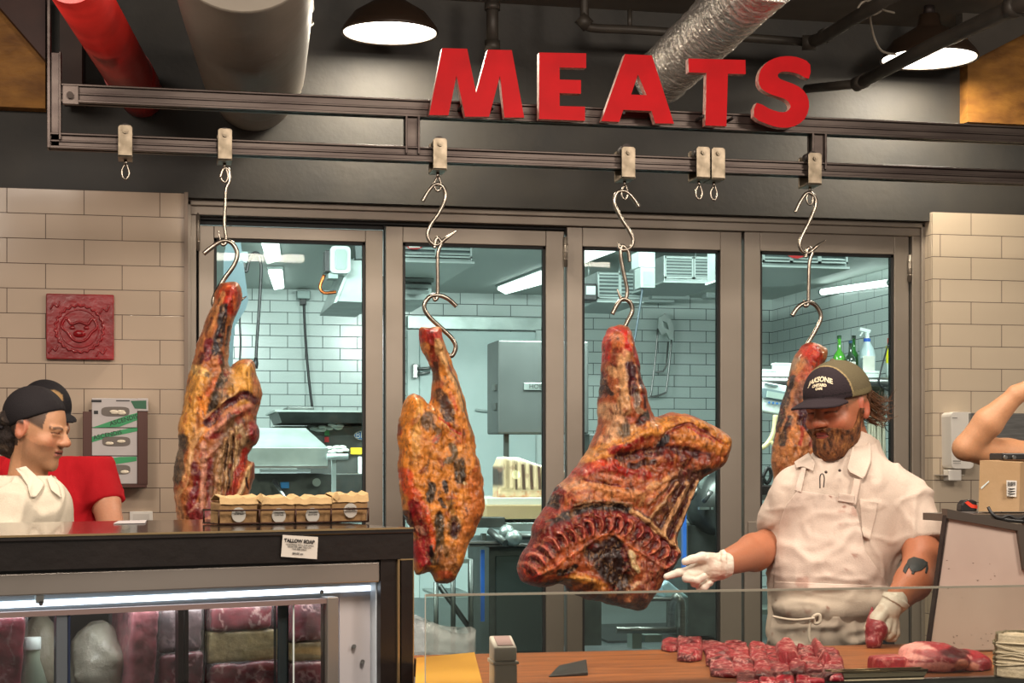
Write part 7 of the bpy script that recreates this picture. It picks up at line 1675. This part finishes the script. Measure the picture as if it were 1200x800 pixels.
def captext(s, size, z0, az0):
    cu = bpy.data.curves.new('t', 'FONT'); cu.body = s; cu.size = size; cu.align_x = 'CENTER'; cu.align_y = 'CENTER'; cu.offset = .0006; cu.resolution_u = 3; to = bpy.data.objects.new('tmp', cu); C.objects.link(to)
    dg = bpy.context.evaluated_depsgraph_get(); dg.update(); me = bpy.data.meshes.new_from_object(to.evaluated_get(dg)); bpy.data.objects.remove(to); me.materials.clear()
    bm = bmesh.new(); bm.from_mesh(me); bmesh.ops.subdivide_edges(bm, edges=[e for e in bm.edges if e.calc_length() > .003], cuts=2); bm.to_mesh(me); bm.free()
    for vx in me.vertices:
        u, w_ = vx.co.x, vx.co.y; zz = z0+w_*1.0-8*u*u; dz = (zz-.040)/.0905; r = math.sqrt(max(0, 1-dz*dz)); a = az0+u/.078
        k = np.array((math.sin(a)*.0868*r, math.cos(a)*.1068*r-.006, zz)); vx.co = Vector(tow((Hc+RH@k)[None])[0])
    return link_mesh('lettering', me, mat('cream_thread', 'D9C9A8', .6), CPO)
captext('JAKSONE', .0175, .092, .12); captext('CHITARD', .0095, .078, .12); captext('CAFE', .0080, .069, .12)
m = MB(); rr = random.Random(3)
def hp(x, y, z): return wp(Hc+RH@np.array((x, y, z)))
for k in range(110):
    x = rr.uniform(.02, .074); z0 = rr.uniform(-.055, .02); y0 = -.055-.035*rr.random(); L_h = rr.uniform(.012, .030)
    m.tube(catmull([hp(x, y0+.02, z0+.018), hp(x+.008, y0, z0), hp(x+.018+rr.uniform(-.005, .01), y0-L_h*.7, z0-.012+rr.uniform(-.01, .01)), hp(x+.018+rr.uniform(0, .03), y0-L_h*1.1, z0-.012+rr.uniform(-.005, .028))], 4), [.0019, .0004], 4)
m.build('hair', mat('brown_hair', '6B4426', .5, noise=.8, nscale=60, col2='3c2413'), t)
def nape(p):
    k = head_q(p, Hc, RH); h = head_sdf(k)-.006-.004*fbm(p, 60, 5); h = smax(h, k[..., 1]+.036, .006); h = smax(h, k[..., 2]-.045, .004); return smax(h, -(k[..., 2]+.075+.25*(k[..., 1]+.03)), .01)
nmesh('nape_hair', nape, Hc-np.array((.13, .13, .12)), Hc+np.array((.13, .16, .08)), .004, HAIR, t, lambda v: mixc(np.tile(np.array(srgb('5a3a22')), (len(v), 1)), srgb('38220f'), sstep(0, .4, fbm(v, 60, 3))))
# gloves
zh = 4.33
def gloveL(p):
    g = lambda x, y, dz=0.: lc(x, y, zh+dz)
    d = d_ell(p, g(829, 668), (.037, .017, .031), None); d = smin(d, d_cap(p, g(838, 665, .0), g(847, 662, .005), .031, .034), .012)
    f = chain(p, [g(824, 661, -.003), g(809, 668, -.008), g(795, 671, -.012), g(781, 675.5, -.016)], [.0135, .0120, .0105, .0085], .004)
    th = chain(p, [g(836, 655, -.008), g(822, 652.5, -.020), g(811, 655, -.028), g(803, 658, -.032)], [.016, .0125, .0105, .0095], .006)
    d = smin(d, f, .006); d = smin(d, th, .008)
    a = chain(p, [g(822, 672, -.006), g(807, 674, -.016), g(804, 677.5, -.030), g(811, 679, -.036)], [.0125, .0112, .0105, .0095], .003)
    b = chain(p, [g(826, 678, -.006), g(814, 683, -.018), g(817, 680, -.034), g(825, 675, -.036)], [.012, .011, .0105, .0092], .003)
    c = chain(p, [g(831, 682, -.004), g(820, 689, -.012), g(825, 688, -.026), g(831, 683, -.028)], [.0105, .0098, .009, .008], .003)
    d = smin(d, a, .004); d = smin(d, b, .003); d = smin(d, c, .003)
    hem = smax(np.abs(d_cap(p, g(846, 662, .004), g(851, 660.5, .006), .034, .035))-.0022, -(p[..., 0]-g(844, 0)[0]), .002); hem = smax(hem, p[..., 0]-g(850, 0)[0], .002)
    return smin(d, hem, .003)-.0012*fbm(p, 90, 3)-.0016*(1-np.abs(fbm(p*np.array((.5, 1, 2.), np.float32), 60, 4))*4)*(p[..., 0] > g(824, 0)[0])*.6
gc = lambda v: mixc(np.tile(np.array(srgb('D6CBBB')), (len(v), 1)), srgb('C6AF9C'), sstep(.0, .4, fbm(v, 40, 8))*.7)
nmesh('glove', gloveL, lc(774, 702, zh-.07)-np.array((0, 0, 0)), lc(856, 642, zh+.05)+np.array((0, .02, 0)), .0021, LATEX, t, gc, sm=1)
zr_ = 4.30
def gloveR(p):
    g = lambda x, y, dz=0.: lc(x, y, zr_+dz)
    d = d_ell(p, g(1040, 723), (.026, .019, .036)); d = smin(d, d_cap(p, g(1043, 712, .004), g(1048, 705, .012), .030, .033), .012)
    i = chain(p, [g(1033, 714, -.008), g(1024, 724, -.020), g(1019, 732, -.026), g(1016, 737, -.026)], [.014, .0118, .0105, .009], .004)
    th = chain(p, [g(1036, 718, -.014), g(1030, 727, -.030), g(1023, 733, -.036), g(1017.5, 736.5, -.034)], [.015, .0125, .011, .0095], .004)
    m_ = chain(p, [g(1041, 726, -.010), g(1038, 738, -.026), g(1032, 741, -.030), g(1027, 739, -.026)], [.0135, .012, .0108, .0095], .003)
    r_ = chain(p, [g(1046, 728, -.004), g(1045, 741, -.018), g(1040, 746, -.022), g(1034, 744, -.018)], [.013, .0115, .0102, .009], .003)
    l_ = chain(p, [g(1049, 728, .004), g(1050, 742, -.006), g(1047, 748, -.010), g(1041, 748.5, -.008)], [.0115, .010, .009, .008], .003)
    for f in (i, th): d = smin(d, f, .005)
    for f in (m_, r_, l_): d = smin(d, f, .0035)
    n = (np.array(g(1052, 700))-np.array(g(1040, 720))).astype(np.float32); n /= np.linalg.norm(n); h = (p-g(1047, 706, .008))@n
    hem = smax(np.abs(d_cap(p, g(1046, 708, .006), g(1051, 701, .018), .033, .035))-.0022, -h, .002); hem = smax(hem, h-.016, .002)
    return smin(d, hem, .003)-.0012*fbm(p, 90, 5)
nmesh('glove', gloveR, lc(1008, 756, zr_-.08), lc(1062, 692, zr_+.07), .0021, LATEX, t, gc)
# meat held in the hand
def held(p):
    g = lambda x, y, dz=0.: lc(x, y, zr_-.032+dz); d = chain(p, [g(1025, 722, .02), g(1027, 738, .0), g(1024, 752, -.012), g(1020, 764, -.012)], [.008, .026, .018, .006], .01); d = smin(d, d_cap(p, g(1022, 712, .03), g(1021, 732, .01), .004, .014), .01)
    return d-.004*fbm(p, 50, 3)
vv, ff = snet(held, lc(1004, 770, zr_-.09), lc(1042, 706, zr_+.03), .003)
o = net_mesh('beef_piece', tow(vv), ff, MEATM, col=meatcol('8E1E2A', 'C07878', '5c0e18', 80, 26, .3)); tag(o, 'limp strip of red beef held in the gloved hand over the counter', 'meat')
# ------------------------------------------------ person in white at the far left
ZL = 5.25
tL = person('person', 'person in white collared shirt and backward black cap, in profile at far left', 25, ZL)
HcL = lc(42, 502, ZL); RL = axes((.955, -.22, -.22), 0.0); qL = lambda x, y, z=ZL: lc(x, y, z)
def hnL(p): return smin(head_sdf(head_q(p, HcL, RL)), chain(p, [qL(36, 520, ZL+.01), qL(32, 566, ZL+.02)], [.052, .062], .01), .02)
def bodL(p):
    d = d_ell(p, qL(22, 640), (.16, .13, .24)); d = smin(d, d_ell(p, qL(20, 720), (.15, .12, .2)), .06)
    x = qL(20, 0)[0]
    for s in (-1, 1): d = smin(d, chain(p, [(x+s*.08, ZL, .9), (x+s*.09, ZL, .48), (x+s*.09, ZL, .07)], [.07, .05, .04], .02), .03)
    return d
colL = lambda v: skin_col(v, HcL, RL, 'B98764', '9A5A4C', hair='3a2c24', brow='4a3426', closed=True)
def stub(v):
    o = colL(v); k = head_q(v, HcL, RL); w = (k[:, 2] < -.04+.3*(.05-k[:, 1])*(k[:, 1] < .05))*(k[:, 1] > .0)*(k[:, 2] > -.13); return mixc(o, srgb('7c5a44'), w*.35*(1-((np.abs(k[:, 0]) < .02)*(np.abs(k[:, 2]+.058) < .01))))
aLl = [qL(-18, 590, ZL-.12), qL(20, 690, ZL-.22), qL(70, 700, ZL-.36)]
nmesh('body', [(hnL, HcL-np.array((.15, .13, .30)), HcL+np.array((.16, .13, .16)), .0040), (bodL, (HcL[0]-.3, ZL-.2, 0), (HcL[0]+.2, ZL+.2, 1.42), .016)], 0, 0, 0, SKIN, tL, stub)
def shL(p):
    d = d_ell(p, qL(24, 640), (.170, .16, .26)); d = smin(d, d_cap(p, qL(-8, 596, ZL+.05), qL(52, 592, ZL-.05), .085, .075), .05); d = smin(d, d_ell(p, qL(20, 740), (.16, .14, .16)), .05)
    d = smin(d, d_cap(p, qL(14, 596, ZL-.13), qL(-4, 660, ZL-.18), .070, .065), .03); d = smin(d, d_cap(p, qL(28, 575), qL(34, 556), .080, .066), .04)
    d = smax(d, -d_cap(p, qL(44, 530), qL(58, 582, ZL-.04), .058, .012), .006); d = smax(d, -d_cap(p, qL(34, 500), qL(33, 560), .063, .063), .006)
    return d-.010*fbm(p*np.array((1, 1, .45), np.float32), 12, 5)-.008*np.clip(1-np.abs(fbm(p*np.array((1.2, 1, .6), np.float32), 9, 15, 2))*6, 0, 1)
nmesh('shirt', shL, (HcL[0]-.36, ZL-.32, .84), (HcL[0]+.24, ZL+.25, 1.50), .0062, CLOTH, tL, 'D2C6B2')
sheet('collar', shL, [(18, 549, 30, 546), (24, 556, 52, 566), (32, 568, 48, 574), (36, 583, 42, 582)], CLOTH, tL, off=.014, thick=.004, col='D8CCB8', n=(12, 14), z0=4.7, z1=6)
sheet('collar', shL, [(55, 560, 60, 556), (57, 566, 69, 570), (60, 574, 72, 584)], CLOTH, tL, off=.012, thick=.004, col='D8CCB8', n=(8, 10), z0=4.7, z1=6)
legs(tL, 22, ZL, .98)
def capL(p):
    k = head_q(p, HcL, RL); x, y, z = k[..., 0], k[..., 1], k[..., 2]; d = d_ell(k, (0, -.014, .040), (.086, .099, .090)); d = smax(d, -(z-.020-.62*np.clip(y+.01, -.06, .2)), .004)
    bz = .0-x*x*3-(-y-.08)*.5*(y < -.08); br = smax(np.abs(z-bz)-.004, (np.hypot(x/.075, (y+.08)/.085)-1)*.08, .003); br = smax(br, y+.07, .003); return smin(d, br, .006)
nmesh('cap', capL, HcL-np.array((.24, .16, .07)), HcL+np.array((.16, .14, .15)), .0042, CAPM, tL, '201C1E')
def hairL(p):
    k = head_q(p, HcL, RL); x, y, z = k[..., 0], k[..., 1], k[..., 2]
    d = d_ell(k, (0, -.070, -.045), (.066, .050, .062)); d = smin(d, d_ell(k, (.0, -.07, .01), (.076, .04, .04)), .02); return d-.012*np.abs(fbm(p, 38, 4))-.006*fbm(p, 80, 9)
nmesh('hair', hairL, HcL-np.array((.21, .14, .16)), HcL+np.array((.06, .14, .09)), .0045, HAIR, tL, lambda v: mixc(np.tile(np.array(srgb('2a201c')), (len(v), 1)), srgb('6b5a4c'), sstep(.15, .5, fbm(v, 50, 3))*.6))
def sideh(p):
    k = head_q(p, HcL, RL); h = head_sdf(k)-.003; h = smax(h, np.abs(k[..., 1]-.012)-.016, .004); h = smax(h, k[..., 2]-.03, .004); return smax(h, -(k[..., 2]-.002), .004)
# ------------------------------------------------ person in red behind
ZR = 5.95
tR = person('person', 'person in red T-shirt and dark cap with tan emblem, behind the one in white', 62, ZR)
HcR = lc(53, 489, ZR); RR = axes((.62, -.76, -.18), 0); qR = lambda x, y, z=ZR: lc(x, y, z)
def hnR(p): return smin(head_sdf(head_q(p, HcR, RR)), chain(p, [qR(50, 505), qR(52, 540)], [.054, .062], .01), .02)
ar = [qR(104, 556), qR(124, 590, ZR-.06), qR(136, 640, ZR-.2), qR(142, 650, ZR-.34)]; arr = [.046, .048, .042, .03]
al = [qR(-10, 548), qR(-20, 600), qR(0, 650, ZR-.2), qR(30, 655, ZR-.3)]
def bodR(p):
    d = d_ell(p, qR(56, 620), (.17, .11, .27)); d = smin(d, d_ell(p, qR(56, 690), (.15, .12, .2)), .06); x = qR(56, 0)[0]
    for s in (-1, 1): d = smin(d, chain(p, [(x+s*.08, ZR, .9), (x+s*.09, ZR, .48), (x+s*.09, ZR, .07)], [.075, .05, .04], .02), .03)
    return smin(d, chain(p, al, [.05, .045, .036, .028], .02), .03)
def hand_simple(c, dirv):
    dirv = np.array(dirv, float); dirv /= np.linalg.norm(dirv); sd_ = np.cross(dirv, (0, 0, 1)); sd_ /= np.linalg.norm(sd_)
    def f(p):
        d = d_cap(p, c, c+dirv*.06, .026, .024)
        for k, (o_, L_) in enumerate(((-.027, .065), (-.009, .075), (.009, .07), (.026, .055))):
            b = c+dirv*.07+sd_*o_; d = smin(d, chain(p, [b, b+dirv*L_*.5+np.array((0, 0, -.006)), b+dirv*L_*.8+np.array((0, 0, -.026))], [.010, .009, .0075], .003), .005)
        b = c+dirv*.02-sd_*.03; return smin(d, chain(p, [b, b+dirv*.03-sd_*.025, b+dirv*.06-sd_*.03], [.012, .010, .008], .004), .008)
    return f
hR = hand_simple(np.array(ar[3]), (-.3, -1, 0))
armr = lambda p: smin(chain(p, ar, arr, .02), hR(p), .02)
nmesh('body', [(hnR, HcR-np.array((.13, .15, .28)), HcR+np.array((.15, .13, .16)), .0050), (armr, np.array(qR(86, 700, ZR))-np.array((0, .62, 0)), np.array(qR(175, 525, ZR+.08)), .005), (bodR, (HcR[0]-.42, ZR-.42, 0), (HcR[0]+.25, ZR+.2, 1.46), .016)], 0, 0, 0, SKIN, tR, lambda v: skin_col(v, HcR, RR, 'C28A6C', '9A5A4C', hair='3a2a20'))
def shR(p):
    d = d_ell(p, qR(60, 630), (.200, .15, .30)); d = smin(d, d_cap(p, qR(10, 556), qR(96, 548), .080, .072), .05)
    d = smin(d, d_cap(p, qR(2, 556), qR(-16, 596), .078, .070), .04); n = (np.array(qR(128, 602, ZR-.06))-qR(110, 550)).astype(np.float32); n /= np.linalg.norm(n)
    sl = smax(d_cap(p, qR(106, 550), qR(124, 602, ZR-.06), .082, .072), (p-qR(124, 590, ZR-.06))@n, .004); d = smin(d, sl, .03)
    d = smax(d, -d_cap(p, qR(52, 490), qR(54, 536), .066, .066), .006); return d-.008*fbm(p*np.array((1, 1, .6), np.float32), 12, 6)-.008*np.clip(1-np.abs(fbm(p*np.array((1.2, 1, .6), np.float32), 8, 16, 2))*6, 0, 1)
nmesh('t_shirt', shR, (HcR[0]-.36, ZR-.3, .86), (HcR[0]+.34, ZR+.24, 1.56), .007, CLOTH, tR, 'A8121C')
legs(tR, 56, ZR, .98)
def capR(p):
    k = head_q(p, HcR, RR); x, y, z = k[..., 0], k[..., 1], k[..., 2]; d = smax(d_ell(k, (0, -.006, .040), (.086, .106, .092)), -(z-.022), .004)
    bz = .03-x*x*3.2-(y-.08)*.3*(y > .08); br = smax(np.abs(z-bz)-.004, (np.hypot(x/.076, (y-.07)/.085)-1)*.08, .003); br = smax(br, -(y-.06), .003); return smin(d, br, .006)
def capRc(v):
    k = head_q(v, HcR, RR); o = np.tile(np.array(srgb('1E1B1E')), (len(v), 1)); e = ((k[:, 0]+.01)/.034)**2+((k[:, 2]-.085)/.020)**2; return mixc(o, srgb('9C7C54'), (k[:, 1] > .02)*sstep(1.2, .7, e+.9*fbm(v, 70, 3)))
nmesh('cap', capR, HcR-np.array((.18, .2, .06)), HcR+np.array((.18, .14, .16)), .0048, CAPM, tR, capRc)
# small red light object glimpsed beside the red sleeve
tag(MB().pbox(98, 593, 111, 604, YW-.05, .05).build('red_lamp', mat('red_glow', 'D8281A', .4, emit='FF3018', estr=1.2), bevel=.01), 'small glowing red box on the tile wall beside the red sleeve', 'lamp')
# ------------------------------------------------ arm of a person entering at the right edge
ZA = 5.0
tA = person('person', 'bare raised forearm of a person at the right edge of the photo', 1300, ZA)
qA = lambda x, y, z=ZA: lc(x, y, z); HcA = qA(1300, 478); RA = axes((-.75, -.6, -.1), 0)
pa = [qA(1252, 545, ZA), qA(1180, 534, ZA-.05), qA(1133, 524, ZA-.12), qA(1158, 495, ZA-.14), qA(1189, 464, ZA-.16)]; pr = [.056, .050, .037, .042, .026]
hA = hand_simple(np.array(qA(1192, 461, ZA-.16)), (.75, -.2, .35))
armA = lambda p: smin(smin(chain(p, pa, pr, .012), d_ell(p, qA(1128, 526, ZA-.12), (.022, .024, .022)), .02), hA(p), .015)
def bodA(p):
    d = d_ell(p, qA(1300, 640), (.18, .12, .27)); d = smin(d, d_cap(p, qA(1255, 552), qA(1345, 552), .065, .065), .05); x = qA(1300, 0)[0]
    for s in (-1, 1): d = smin(d, chain(p, [(x+s*.08, ZA, .95), (x+s*.09, ZA, .48), (x+s*.09, ZA, .07)], [.08, .05, .04], .02), .03)
    return smin(d, chain(p, [qA(1345, 560), qA(1365, 640), qA(1350, 700, ZA-.2)], [.055, .045, .032], .02), .03)
hnA = lambda p: smin(head_sdf(head_q(p, HcA, RA)), chain(p, [qA(1302, 500), qA(1300, 550)], [.054, .062], .01), .02)
nmesh('body', [(hnA, HcA-np.array((.13, .15, .24)), HcA+np.array((.15, .13, .16)), .006), (armA, np.array(qA(1108, 572, ZA-.26)), np.array(qA(1262, 425, ZA+.1)), .0048), (bodA, (HcA[0]-.27, ZA-.3, 0), (HcA[0]+.3, ZA+.2, 1.62), .016)], 0, 0, 0, SKIN, tA, lambda v: skin_col(v, HcA, RA, 'BE8A64', '9A5A4C', hair='2c2420'))
def shA(p):
    d = d_ell(p, qA(1300, 645), (.195, .15, .29)); d = smin(d, d_cap(p, qA(1250, 556), qA(1348, 556), .082, .082), .05); d = smin(d, d_cap(p, qA(1250, 552), qA(1225, 546), .078, .07), .03); return smax(d, -d_cap(p, qA(1302, 480), qA(1300, 545), .066, .066), .006)
nmesh('shirt', shA, (HcA[0]-.32, ZA-.25, .86), (HcA[0]+.34, ZA+.22, 1.62), .009, CLOTH, tA, 'D0C4B4')
nmesh('hair', lambda p: smax(head_sdf(head_q(p, HcA, RA))-.012-.006*fbm(p, 40, 2), -(head_q(p, HcA, RA)[..., 2]-.02+.8*np.minimum(head_q(p, HcA, RA)[..., 1]+.02, .0)-.5*np.maximum(head_q(p, HcA, RA)[..., 1]-.03, 0)), .004), HcA-np.array((.15, .15, .12)), HcA+np.array((.15, .15, .17)), .007, HAIR, tA, '2a211c')
legs(tA, 1300, ZA, 1.0)
